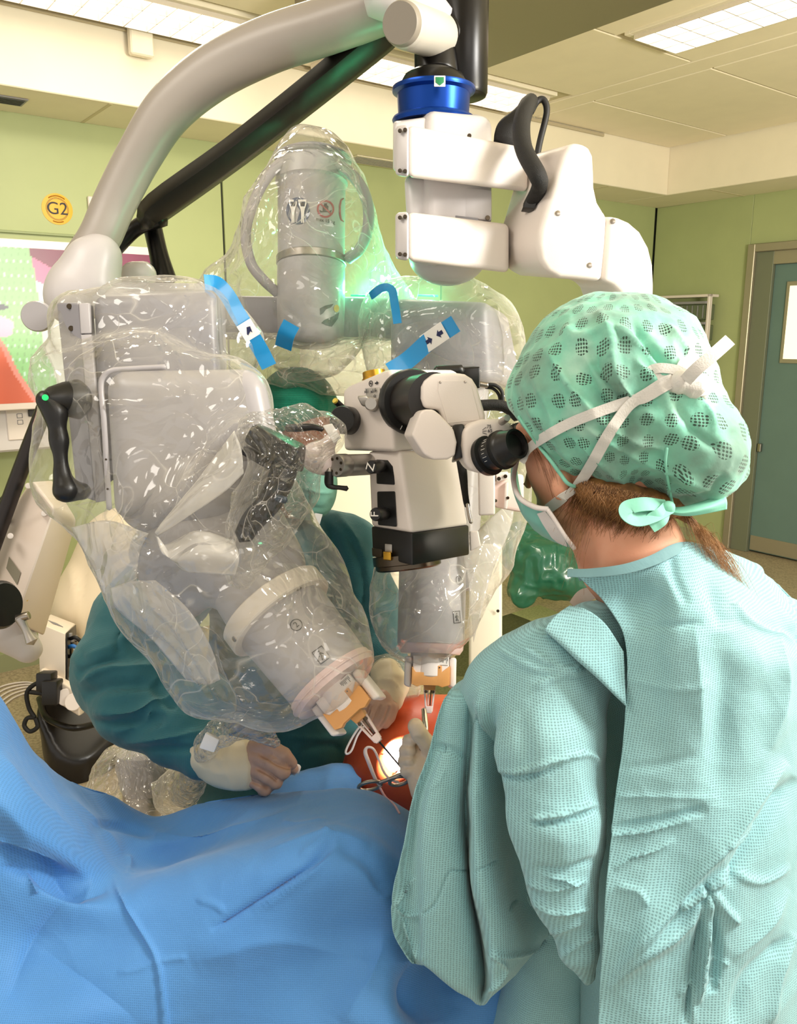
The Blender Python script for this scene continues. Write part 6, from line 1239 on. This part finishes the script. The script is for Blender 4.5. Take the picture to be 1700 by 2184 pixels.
# surgeon's left hand closed on the needle holder
b = Blob(.0028)
def fg(pts, r0, r1, k=.0025, D=1.0):
    n = len(pts)-1; b.chain([(P(*q), r0+(r1-r0)*i/n) for i, q in enumerate(pts)], k)
b.ell(P(908, 1612, 1.205), (RT, UP, FW), (S(30, 1.2), S(48, 1.2), .022), .008).cap(P(908, 1640, 1.195), P(935, 1700, 1.16), S(36, 1.2), S(38, 1.18), .012)
b.cap(P(896, 1640, 1.195), P(905, 1685, 1.18), S(30, 1.2), S(30, 1.18), .012)
fg([(922, 1606, 1.185), (908, 1582, 1.178), (893, 1562, 1.172), (886, 1549, 1.172)], .0125, .0118)               # thumb on top
fg([(900, 1588, 1.212), (880, 1584, 1.208), (871, 1580, 1.196), (878, 1576, 1.186)], .0105, .0088)   # index
fg([(894, 1606, 1.215), (872, 1604, 1.208), (864, 1602, 1.194), (875, 1600, 1.184)], .0108, .0088)
fg([(892, 1627, 1.212), (870, 1627, 1.205), (862, 1624, 1.192), (874, 1622, 1.182)], .0105, .0085)
fg([(890, 1647, 1.205), (871, 1649, 1.20), (865, 1645, 1.188), (876, 1643, 1.180)], .0098, .0078)
V, Q = b.mesh(1); V, Q = subdiv(V, Q)
V = crease(V, Q, [([(862, 1591), (880, 1592), (896, 1588)], 3, -.001, 'v'), ([(860, 1613), (878, 1613), (892, 1611)], 3, -.001, 'v'), ([(861, 1635), (876, 1635), (888, 1633)], 3, -.001, 'v'), ([(884, 1572), (898, 1580), (908, 1594)], 4, -.0012, 'v'), ([(884, 1660), (905, 1668)], 3, .001), ([(905, 1640), (925, 1660)], 3, .001)])
V = fuzz(V, Q, [(90, .0005, 2, 0)])
build('glove', V, Q, mGlove, su, ang=None)
# ---------------------------------------------------------------- assistant behind the robot
mGownA = cloth('dark_teal_gown_fabric', '31727a', '265f67', dot=.002, dk=.2, bump=.45, wr=12)
mCapA = cloth('green_cap_fabric', '149070', '0f7c60', dot=.004, dk=.3, bump=.4, wr=30)
asn = thing('person', 'assistant in dark teal gown and green cap behind the robot arm, gloved fist on drape', 'person', P(600, 1500, 1.6))
b = Blob(.006); b.ell(P(640, 890, 1.6), (RT, UP, FW), (S(74, 1.6), S(100, 1.6), .09), .02).ell(P(655, 985, 1.56), (RT, UP, FW), (S(60, 1.56), S(75, 1.56), .07), .03).cap(P(620, 1050, 1.62), P(620, 1150, 1.66), S(52, 1.6), S(58, 1.6), .03)
b.ell(P(578, 960, 1.6), (RT, UP, FW), (.01, .03, .015), .005); b.cap(P(690, 960, 1.5), P(702, 985, 1.49), .008, .012, .01)
for x in (665, 700): b.ell(P(x, 940, 1.505), (RT, UP, FW), (.012, .008, .008), .004)
V, Q = b.mesh(2); build('head_and_neck', V, Q, mat('tanned_skin', '9a6148', .5, bump=.1, bs=200, sss=.1), asn, ang=None)
b = Blob(.006); b.ell(P(636, 880, 1.6), (RT+UP*.2, UP, FW), (S(88, 1.6), S(96, 1.6), .105), .02); nA = (UP*-1+RT*.45).normalized(); b.cut(P(660, 893, 1.5), nA, .012)
V, Q = b.mesh(2); V, Q = subdiv(V, Q); V = crease(V, Q, [([(590, 812), (640, 830), (690, 860)], 8, .004), ([(580, 850), (640, 850), (700, 885)], 7, .003), ([(600, 800), (660, 812), (700, 850)], 6, -.003, 'v')]); V = fuzz(V, Q, [(30, .0012, 2, 1)])
clothuv(build('surgical_cap', V, Q, mCapA, asn, ang=None))
b = Blob(.005); b.ell(P(672, 1028, 1.53), (RT, UP, FW), (S(48, 1.53), S(60, 1.53), .06), .02).ell(P(655, 1070, 1.55), (RT, UP, FW), (S(50, 1.55), S(40, 1.55), .05), .03)
V, Q = b.mesh(2); V, Q = subdiv(V, Q); V = crease(V, Q, [([(640, 1000), (690, 1010), (712, 1030)], 5, .003), ([(640, 1040), (680, 1050), (712, 1050)], 5, .003), ([(650, 1080), (690, 1085), (710, 1065)], 6, -.002, 'v')])
build('face_mask', V, Q, mat('mask_green', '78b3a0', .6, bump=.3, bs=300), asn, ang=None)
b = Blob(.009)
b.cap(P(620, 1150, 1.66), P(740, 1160, 1.64), S(75, 1.6), S(62, 1.6), .03).cap(P(620, 1150, 1.66), P(440, 1190, 1.62), S(75, 1.6), S(80, 1.6), .03)
b.cap(P(600, 1250, 1.66), P(590, 1720, 1.62), S(150, 1.6), S(170, 1.6), .05).cap(P(700, 1250, 1.68), P(700, 1700, 1.66), S(105, 1.6), S(110, 1.6), .05)
b.chain(p4((755, 1165, 1.62, 56), (790, 1290, 1.58, 55), (815, 1400, 1.5, 44), (822, 1455, 1.46, 34)), .03)
V, Q = b.mesh(2); V, Q = subdiv(V, Q)
V = crease(V, Q, [([(700, 1080), (760, 1150), (790, 1260), (800, 1350)], 10, .006), ([(690, 1100), (720, 1200), (740, 1350)], 14, -.009, 'v'), ([(740, 1130), (775, 1220), (780, 1320)], 10, -.006, 'v'), ([(670, 1110), (690, 1230), (700, 1330)], 10, .006), ([(600, 1570), (700, 1575), (760, 1560)], 8, .004), ([(640, 1600), (700, 1590), (730, 1600)], 8, -.004, 'v'), ([(500, 1540), (640, 1530), (760, 1480)], 12, .005), ([(690, 1080), (730, 1085), (790, 1110)], 6, .004)])
V = fuzz(V, Q, [(9, .004, 41, 0), (10, .010, 43, 2), (24, .003, 42, 2)]); ag = clothuv(build('gown', V, Q, mGownA, asn, ang=None))
b = Blob(.007)
b.chain(p4((390, 1220, 1.55, 95), (300, 1330, 1.48, 100), (255, 1430, 1.42, 96), (300, 1500, 1.38, 92), (380, 1560, 1.34, 72), (440, 1602, 1.31, 50), (470, 1618, 1.30, 42)), .02)
b.cap(P(330, 1380, 1.45), P(430, 1500, 1.4), S(70, 1.4), S(70, 1.4), .03)
V, Q = b.mesh(2); V, Q = subdiv(V, Q)
V = crease(V, Q, [([(262, 1340), (250, 1375), (256, 1395)], 6, -.005, 'v'), ([(165, 1460), (220, 1430), (290, 1425), (380, 1425)], 12, .010), ([(175, 1490), (240, 1462), (330, 1455)], 14, -.010, 'v'), ([(200, 1520), (280, 1520), (340, 1490), (400, 1480)], 12, .010), ([(190, 1535), (290, 1545), (350, 1525)], 12, -.008, 'v'),
    ([(240, 1560), (300, 1545), (330, 1510)], 9, .007), ([(260, 1585), (350, 1575), (440, 1560)], 10, .007), ([(290, 1600), (380, 1600), (450, 1590)], 9, -.006, 'v'), ([(180, 1400), (240, 1380), (300, 1330)], 16, .006), ([(160, 1440), (200, 1420), (270, 1400)], 10, -.006, 'v'), ([(330, 1450), (345, 1480), (380, 1510)], 14, -.009, 'v'), ([(380, 1500), (440, 1520), (470, 1560)], 9, .006), ([(240, 1300), (300, 1270), (340, 1300)], 10, .005)])
V = fuzz(V, Q, [(12, .004, 51, 0), (11, .010, 53, 2), (28, .003, 52, 2)]); clothuv(build('sleeve', V, Q, mGownA, ag, ang=None))
mGlove2 = mat('latex_glove_tan', 'c09a84', .42, bump=.2, bs=120, var=.15, vs=20); mCuff = mat('latex_cuff', 'dccdae', .5, bump=.25, bs=90)
b = Blob(.004); b.chain(p4((448, 1612, 1.30, 47), (480, 1625, 1.29, 50), (512, 1632, 1.28, 50), (528, 1634, 1.275, 46)), .01)
V, Q = b.mesh(2); V = crease(V, Q, [([(520, 1575), (528, 1630), (524, 1690)], 5, .0025), ([(450, 1600), (480, 1640), (500, 1690)], 8, .002)]); V = fuzz(V, Q, [(40, .0015, 3, 1)]); build('glove_cuff', V, Q, mCuff, asn, ang=None)
b = Blob(.0028); b.ell(P(548, 1630, 1.27), (RT, UP, FW), (S(38, 1.26), S(50, 1.26), .028), .008)
fg([(545, 1592, 1.26), (575, 1592, 1.248), (605, 1610, 1.242), (621, 1628, 1.252)], .0135, .0102)
fg([(545, 1614, 1.255), (580, 1628, 1.238), (604, 1646, 1.236), (600, 1652, 1.252)], .0135, .0102)
fg([(542, 1640, 1.255), (570, 1654, 1.238), (588, 1668, 1.240), (580, 1672, 1.256)], .0128, .0096)
fg([(536, 1662, 1.26), (556, 1674, 1.248), (566, 1684, 1.250), (560, 1686, 1.262)], .0115, .0088)
fg([(560, 1606, 1.272), (592, 1616, 1.266), (615, 1634, 1.266), (626, 1640, 1.27)], .0105, .0085)
V, Q = b.mesh(1); V, Q = subdiv(V, Q)
V = crease(V, Q, [([(558, 1611), (575, 1620), (592, 1630), (618, 1637)], 4, -.0035, 'v', 1), ([(552, 1640), (570, 1650), (590, 1663)], 4, -.0035, 'v', 1), ([(538, 1668), (556, 1675), (572, 1680)], 3.5, -.003, 'v', 1), ([(570, 1588), (578, 1600)], 3, .0008), ([(572, 1615), (566, 1632)], 3, .0008)])
V = fuzz(V, Q, [(90, .0004, 2, 0)]); build('glove', V, Q, mGlove2, asn, ang=None)
b = Blob(.004); b.chain(p4((825, 1440, 1.44, 36), (835, 1462, 1.42, 34), (828, 1490, 1.40, 32)), .01)
V, Q = b.mesh(2); V = crease(V, Q, [([(800, 1450), (840, 1455), (862, 1490)], 4, .0025)]); V = fuzz(V, Q, [(40, .0015, 3, 1)]); build('glove_cuff', V, Q, mCuff, asn, ang=None)
b = Blob(.003); b.ell(P(815, 1500, 1.39), (RT, UP, FW), (S(32, 1.39), S(32, 1.39), .024), .01)
fg([(800, 1490, 1.38), (782, 1508, 1.37), (775, 1525, 1.37)], .0115, .009); fg([(808, 1510, 1.37), (795, 1530, 1.36), (782, 1545, 1.36)], .0115, .0085); fg([(825, 1512, 1.37), (815, 1535, 1.36), (802, 1552, 1.36)], .011, .0085); fg([(838, 1510, 1.375), (832, 1530, 1.37), (822, 1545, 1.365)], .0105, .008); fg([(795, 1480, 1.385), (770, 1495, 1.375), (762, 1515, 1.37)], .011, .0085)
V, Q = b.mesh(1); V, Q = subdiv(V, Q); V = crease(V, Q, [([(790, 1505), (782, 1530)], 3, -.003, 'v', 1), ([(812, 1505), (800, 1530), (790, 1548)], 3, -.003, 'v', 1), ([(830, 1508), (822, 1530), (810, 1550)], 3, -.003, 'v', 1)]); build('glove', V, Q, mGlove2, asn, ang=None)
prism('collar_tag', [P(x, y, 1.5) for x, y in ((672, 1094), (688, 1097), (682, 1118), (667, 1114))], FW*.001, mPaper, asn, 0)
# ---------------------------------------------------------------- small instruments round the operating field
def skinp(x, y, lift=.004): return surf(skb, x, y, lift, 1.3)[0]
sc_ = thing('surgical_scissors', 'dark steel ring-handled scissors lying on the orange skin beside the blue drape', 'scissors', P(820, 1670, 1.25))
for i, (cx, cy, d, rx_, a) in enumerate(((789, 1676, 1.26, 24, -8), (851, 1665, 1.255, 20, -6))):
    pts = []
    for k in range(17):
        an = 2*math.pi*k/16; x = cx+rx_*math.cos(an); y = cy+9*math.sin(an)-(x-cx)*.16; pts.append(P(x, y, d+.008*math.sin(an)))
    tube('finger_ring', pts, .003, mSteel, sc_, n=10, k=3)
tube('blade', [P(808, 1670, 1.255), P(835, 1660, 1.25), P(862, 1648, 1.245), P(884, 1640, 1.245)], [.003, .0034, .0026, .001], mSteel, sc_, n=8)
tube('blade', [P(866, 1660, 1.25), P(880, 1650, 1.245), P(892, 1640, 1.24)], [.003, .0034, .002], mSteelD, sc_, n=8)
lo_ = tag(tube('vessel_loop', [P(*q) for q in ((812, 1678, 1.26), (800, 1660, 1.255), (786, 1625, 1.25), (779, 1604, 1.25), (784, 1594, 1.25), (797, 1598, 1.25), (808, 1620, 1.25), (818, 1645, 1.25), (832, 1662, 1.25), (850, 1668, 1.25))], [.0022, .0026, .003, .003, .002, .0019, .0019, .0019, .0019, .0019], mat('silicone_white', 'f4e4e0', .3), None), 'white silicone loop standing up from the skin beside the bright spot', 'vessel loop')
tag(tube('vessel_loop', [P(*q) for q in ((810, 1680, 1.25), (822, 1700, 1.22), (840, 1716, 1.19), (852, 1735, 1.17))], .0018, mat('silicone_clear_pink', 'c9a6b4', .2), None), 'pale pink tube end trailing over the blue drape edge', 'vessel loop')
tag(tube('needle_holder', [P(*q) for q in ((904, 1512, 1.225), (906, 1530, 1.215), (907, 1560, 1.20), (900, 1600, 1.185))], [.0035, .0042, .0045, .004], mChrome, None, n=12, flat=.6), 'polished steel needle holder standing in the surgeon\'s left fist', 'needle holder')
tag(tube('gauze_loop', [P(*q) for q in ((770, 1545, 1.35), (752, 1572, 1.345), (738, 1600, 1.34), (740, 1608, 1.34), (750, 1600, 1.34), (762, 1570, 1.345), (775, 1550, 1.35))], .0018, mMaskW, None), 'looped white tape hanging from the assistant\'s far glove', 'tape')
b = Blob(.004); b.ell(P(625, 1640, 1.285), (RT, UP, FW), (.012, .008, .01), .004); V, Q = b.mesh(1); V = fuzz(V, Q, [(150, .003, 1, 1)]); tag(build('gauze_swab', V, Q, mMaskW, None, ang=None), 'crumpled white swab held in the assistant\'s gloved fist', 'swab')
VV_ = [surf(skb, 850, 1613, .002, 1.3)[0]]; FF_ = []
for r__ in range(1, 6):
    for k in range(24): an = 2*math.pi*k/24; VV_.append(surf(skb, 850+33*r__/5*math.cos(an), 1613+36*r__/5*math.sin(an), .0026 if r__ < 5 else .0002, 1.3)[0])
for k in range(24):
    FF_.append([0, 1+k, 1+(k+1) % 24])
    for r__ in range(4): a_ = 1+r__*24; FF_.append([a_+k, a_+24+k, a_+24+(k+1) % 24, a_+(k+1) % 24])
wd = build('light_spot_disc', VV_, FF_, mat('light_spot_white', 'fff6ee', .7, bump=.6, bs=300), None); tag(wd, 'white disc painted as the overexposed microscope light spot on the orange skin', 'swab')  # white patch put on the skin as the burnt-out pool of microscope light
tube('suture', [surf(skb, x, y, .002, 1.3)[0] for x, y in ((813, 1607), (830, 1610), (845, 1620), (852, 1640), (838, 1650))], .0007, mSkinP, wd, n=6)
# instrument bag with its white clip over the assistant's cuff
# ---------------------------------------------------------------- clear sterile plastic round the robot
mFilm = film('clear_film', haze=.10, edge=.8, rough=.07, sc=11)
mFilmM = film('milky_film', tint='f3eedd', haze=.24, edge=.5, sc=20)
mFilmJ = film('handle_film', tint='f2ece2', haze=.02, edge=.45, sc=30, spec=.8, rough=.05, bstr=1.0)
mFilmC = film('crinkled_film', tint='f2ece2', haze=.12, edge=.65, sc=30, spec=1.3, rough=.06, bstr=1.0)
def bag(name, label, chains, fz, cr, m, h=.009, k=.04, parent=None, sub=True, cuts=()):
    b = Blob(h)
    for c in chains: b.chain(p4(*c), k)
    for c in cuts: b.cut(*c)
    V, Q = b.mesh(2)
    if sub: V, Q = subdiv(V, Q)
    V = fuzz(V, Q, fz)
    if cr: V = crease(V, Q, cr, True)
    o = build(name, V, Q, m, parent, ang=None)
    if label: tag(o, label, 'plastic drape', 'clear sterile plastic covers')
    return o, V, Q
FZ = [(5, .006, 61, 0), (9, .016, 62, 2), (24, .005, 63, 2)]
d1_, V1, Q1 = bag('sterile_cover', 'clear plastic cover over the left robot arm, blue tape at its top', [
    [(175, 700, 1.24, 78), (300, 690, 1.24, 84), (400, 700, 1.26, 88), (480, 740, 1.27, 80)],
    [(150, 800, 1.19, 80), (300, 850, 1.17, 118), (470, 880, 1.18, 110)],
    [(150, 920, 1.17, 70), (165, 1030, 1.17, 78), (260, 1120, 1.17, 92)],
    [(300, 950, 1.17, 120), (350, 1120, 1.16, 130), (500, 1010, 1.16, 108)],
    [(290, 1160, 1.16, 95), (370, 1280, 1.15, 105), (520, 1290, 1.14, 150), (610, 1400, 1.12, 128), (690, 1410, 1.09, 92)],
    [(360, 1290, 1.15, 90), (470, 1420, 1.14, 96), (560, 1450, 1.13, 80)],
    [(560, 1100, 1.17, 90), (640, 1230, 1.15, 78), (690, 1330, 1.12, 84)]], FZ,
    [([(330, 1137), (400, 1050), (480, 950), (500, 925)], 26, .026, 's', 1), ([(332, 1140), (300, 1200), (285, 1240)], 7, .008), ([(430, 958), (470, 880), (490, 845)], 4, .005), ([(395, 835), (410, 850), (400, 870)], 3, .004),
     ([(310, 735), (360, 690), (400, 640)], 5, .006), ([(360, 730), (410, 850), (400, 870)], 4, .004), ([(200, 870), (300, 860), (420, 840)], 8, .006), ([(240, 1110), (320, 1135), (300, 1180)], 6, .008),
     ([(260, 1260), (330, 1330), (400, 1400), (450, 1500)], 9, .010), ([(300, 1270), (380, 1340), (430, 1420), (480, 1500)], 7, .009), ([(340, 1240), (400, 1300), (450, 1350)], 5, .007), ([(460, 1330), (480, 1420), (520, 1500)], 5, .006), ([(500, 1500), (600, 1480), (700, 1400)], 6, .005), ([(90, 700), (70, 760), (90, 850), (120, 980)], 6, .006), ([(190, 640), (260, 600), (340, 610), (430, 605)], 7, .008)], mFilm)
FZ2 = [(6, .008, 71, 0), (10, .016, 72, 2), (26, .005, 73, 2)]
d2_, V2, Q2 = bag('sterile_cover', 'clear plastic hood hanging over the upright robot column', [
    [(668, 352, 1.5, 78), (665, 440, 1.5, 122), (655, 520, 1.5, 138), (650, 600, 1.5, 150)],
    [(560, 560, 1.52, 60), (500, 620, 1.52, 62), (455, 650, 1.52, 55)], [(650, 600, 1.5, 130), (660, 700, 1.5, 110)],
    [(740, 560, 1.52, 70), (800, 620, 1.53, 50), (830, 660, 1.53, 60)]], FZ2,
    [([(590, 330), (560, 420), (540, 540), (470, 610)], 6, .008), ([(620, 340), (600, 480), (560, 620)], 5, .007), ([(735, 360), (780, 480), (800, 590)], 5, .007), ([(610, 360), (680, 480), (760, 560)], 4, .005), ([(560, 560), (600, 680)], 5, .006), ([(530, 480), (500, 560), (440, 620)], 6, .006)], mFilm)
d3_, V3, Q3 = bag('sterile_cover', 'clear plastic cover over the right robot arm behind the microscope', [
    [(850, 680, 1.49, 80), (950, 680, 1.46, 84), (1020, 720, 1.46, 80), (1060, 810, 1.46, 75)],
    [(840, 760, 1.47, 60), (860, 900, 1.44, 70)], [(1040, 900, 1.42, 90), (1020, 1060, 1.40, 105), (990, 1180, 1.37, 90), (935, 1280, 1.33, 88), (915, 1330, 1.32, 88)],
    [(860, 1200, 1.36, 62), (870, 1290, 1.33, 70)]], FZ2,
    [([(870, 700), (950, 760), (1050, 780)], 6, .007), ([(960, 640), (1000, 700), (1080, 760)], 5, .006), ([(1030, 1150), (1000, 1250), (990, 1350)], 6, .008), ([(850, 1230), (880, 1300), (860, 1370)], 5, .006), ([(930, 1220), (960, 1300), (990, 1340)], 5, .006), ([(830, 1280), (900, 1310), (970, 1290)], 5, .005), ([(1040, 1100), (1070, 1150), (1040, 1240)], 6, .007)], mFilm)
bag('sterile_cover', 'gathered milky plastic stretched under the robot cross beam above green cap', [
    [(460, 760, 1.50, 48), (600, 770, 1.50, 42), (730, 775, 1.50, 48), (840, 770, 1.50, 50)], [(580, 775, 1.54, 36), (700, 780, 1.52, 40), (800, 810, 1.54, 45)]], [(9, .016, 81, 2), (24, .006, 82, 2)], [([(470, 740), (600, 780), (740, 790), (830, 760)], 6, .008), ([(480, 780), (600, 760), (760, 770)], 5, .006)], mFilmM)
bag('sterile_cover', 'crinkled clear bag round the black joystick handle', [
    [(560, 930, 1.065, 52), (640, 915, 1.06, 44), (700, 925, 1.09, 40)], [(600, 960, 1.065, 60), (590, 1040, 1.06, 66), (550, 1130, 1.055, 62), (520, 1200, 1.055, 38), (512, 1235, 1.055, 26)], [(650, 960, 1.08, 44), (640, 1040, 1.08, 40)]],
    [(18, .012, 91, 2), (45, .004, 92, 2)], [([(560, 880), (640, 865), (700, 900)], 4, .006), ([(640, 960), (620, 1040), (590, 1110), (540, 1200)], 4, .008), ([(520, 960), (500, 1080), (495, 1180)], 4, .007), ([(570, 950), (640, 935), (690, 940)], 3, .005), ([(545, 1010), (540, 1100), (520, 1210)], 4, .007), ([(610, 1000), (650, 990)], 3, .005)], mFilmJ, h=.006, k=.02)
bag('sterile_cover', 'crinkled clear bag over the domed pedestal at the assistant\'s elbow', [
    [(310, 1640, 1.72, 72), (300, 1700, 1.72, 95), (300, 1780, 1.72, 110)], [(250, 1640, 1.74, 50), (215, 1720, 1.74, 52)], [(380, 1690, 1.6, 50), (420, 1640, 1.45, 30)]], [(12, .018, 95, 2), (30, .007, 96, 2)], [([(250, 1600), (230, 1680), (210, 1740)], 5, .012), ([(300, 1600), (340, 1700)], 5, .01), ([(380, 1640), (350, 1720)], 5, .01)], mFilmC, h=.01, k=.03)
ib = bag('instrument_pouch', None, [[(395, 1690, 1.45, 34), (425, 1630, 1.32, 26), (440, 1590, 1.25, 22), (470, 1562, 1.22, 24), (510, 1545, 1.21, 22), (560, 1562, 1.21, 16), (590, 1585, 1.215, 10)]], [(24, .007, 98, 2), (60, .0025, 99, 2)], None, mFilmC, h=.005, k=.02)[0]
tag(ib, 'narrow clear plastic sleeve with a white clip over the assistant\'s wrist', 'plastic sleeve')
prism('white_clip', [P(x, y, 1.195) for x, y in ((438, 1563), (468, 1578), (456, 1606), (424, 1596))], FW*.01, mPaper, ib, .002)
tag(tube('cautery_pencil', [P(495, 1545, 1.215), P(530, 1560, 1.215), P(560, 1578, 1.22), (P(588, 1592, 1.225))], [S(9, 1.21), S(10, 1.21), S(8, 1.21), S(4, 1.21)], mMidGrey, None), 'dark grey pencil handle inside the clear sleeve above the gloved fist', 'instrument')
bag('sterile_cover', 'small cloudy plastic cuff over the assistant\'s far wrist', [[(800, 1425, 1.45, 28), (845, 1435, 1.45, 30), (880, 1470, 1.45, 20)]], [(20, .005, 101, 1)], None, mFilmM, h=.007, k=.02, sub=False)
# blue tapes laid on the plastic
B1 = BVHTree.FromPolygons([tuple(v) for v in V1], [tuple(int(i) for i in q) for q in Q1]); B2 = BVHTree.FromPolygons([tuple(v) for v in V2], [tuple(int(i) for i in q) for q in Q2]); B3 = BVHTree.FromPolygons([tuple(v) for v in V3], [tuple(int(i) for i in q) for q in Q3])
def tape(pts, wd, parent, bv, d0, k=5, hang=0.0):
    A = crom([list(p)+[0] for p in pts], 3)[:, :2]; ds = []
    for x, y in A:
        q_, n_ = surf(bv, x, y, .004, 9); d = (q_-CAM).dot(FW); ds.append(d if d < 3 else np.nan)
    ds = np.array(ds); ok = ~np.isnan(ds)
    ds = np.interp(np.arange(len(ds)), np.where(ok)[0], ds[ok]) if ok.any() else np.full(len(ds), d0)
    for _ in range(5): ds[1:-1] = np.minimum(ds[1:-1], (ds[:-2]+ds[2:])/2)
    P3 = [P(x, y, d-.004) for (x, y), d in zip(A, ds)]
    return ribbon('blue_tape', P3, [-FW]*len(P3), wd, .0008, mTape, parent, 2), P3
def tlabel(parent, pts3, t, ang_arrow, wd, two=False):
    i = int(t*(len(pts3)-1)); p_ = pts3[i]; dv_ = (pts3[min(i+1, len(pts3)-1)]-pts3[i-1]).normalized(); n_ = -FW; s_ = dv_.cross(n_).normalized()
    L_ = wd*(.55 if not two else .75); q = [p_+dv_*a*L_+s_*b_*wd*.5+n_*.0016 for a, b_ in ((-1, -1), (1, -1), (1, 1), (-1, 1))]
    lb = prism('tape_label', q, -n_*.0006, mPaper, parent, 0)
    ar = [(-.5, 0), (0, .55), (0, .25), (.5, .25), (.5, -.25), (0, -.25), (0, -.55)]
    for off, flip in (((0, 1),) if not two else ((-.48, -1), (.48, 1))):
        sc_l = wd*(.55 if not two else .42)
        prism('arrow', [p_+n_*.0022+dv_*(off*L_)+(Matrix.Rotation(math.radians(ang_arrow), 3, n_)@(dv_*(a*flip)+s_*b_))*sc_l for a, b_ in ar], -n_*.0004, mNavy, lb, 0)
o, p3 = tape([(436, 602), (462, 606), (485, 630), (505, 665), (530, 705), (555, 745), (574, 782)], S(36, 1.15), d1_, B1, 1.15)
tlabel(o, p3, .68, -60, S(38, 1.1))
o, p3 = tape([(832, 792), (870, 768), (915, 728), (945, 708), (972, 690)], S(38, 1.38), d3_, B3, 1.38)
tlabel(o, p3, .60, 0, S(40, 1.38), True)
o, p3 = tape([(604, 742), (610, 715), (622, 690)], S(38, 1.38), d2_, B2, 1.4)
o, p3 = tape([(790, 632), (815, 614), (835, 618), (842, 650), (848, 690)], [S(18, 1.4)]*13, d3_, B3, 1.4)

# thick folds where the plastic lies doubled
mFold = film('doubled_film', tint='f4f0ea', haze=.42, edge=.4, sc=14, spec=.8, rough=.1)
def fold(rows, par, seed):
    V, Q, sh = sheet([[P(*q) for q in r] for r in rows], 10, 10); V = fuzz(V, Q, [(14, .003, seed, 0), (30, .002, seed+1, 2)]); V, Q = thick(V, Q, .0006, sh); return build('doubled_fold', V, Q, mFold, par, ang=None)
fold([[(333, 1136, 1.03), (395, 1058, 1.025), (450, 985, 1.02), (502, 920, 1.02)], [(333, 1138, 1.025), (405, 1072, 1.01), (468, 1010, 1.005), (515, 960, 1.005)], [(334, 1140, 1.03), (415, 1092, 1.02), (480, 1050, 1.015), (520, 1010, 1.015)]], d1_, 201)
fold([[(334, 1142, 1.03), (350, 1160, 1.04), (420, 1130, 1.03), (500, 1150, 1.03)], [(336, 1146, 1.03), (360, 1190, 1.02), (430, 1180, 1.01), (510, 1190, 1.01)], [(340, 1150, 1.03), (385, 1215, 1.03), (440, 1225, 1.02), (500, 1230, 1.02)]], d1_, 205)
fold([[(150, 1125, 1.10), (230, 1110, 1.08), (318, 1138, 1.06)], [(165, 1160, 1.10), (240, 1170, 1.07), (300, 1175, 1.06)], [(200, 1225, 1.10), (250, 1240, 1.08), (290, 1240, 1.07)], [(235, 1300, 1.10), (262, 1290, 1.09), (288, 1255, 1.08)]], d1_, 209)
fold([[(235, 1255, 1.08), (280, 1240, 1.07), (330, 1238, 1.06)], [(250, 1300, 1.08), (320, 1300, 1.06), (400, 1300, 1.05)], [(330, 1370, 1.07), (400, 1390, 1.06), (450, 1380, 1.05)], [(400, 1450, 1.07), (440, 1460, 1.06), (470, 1450, 1.05)]], d1_, 213)
fold([[(985, 1180, 1.30), (1030, 1120, 1.30), (1100, 1060, 1.31)], [(1000, 1260, 1.30), (1040, 1200, 1.30), (1090, 1120, 1.31)], [(1010, 1370, 1.30), (1030, 1290, 1.30), (1060, 1190, 1.31)]], d3_, 221)
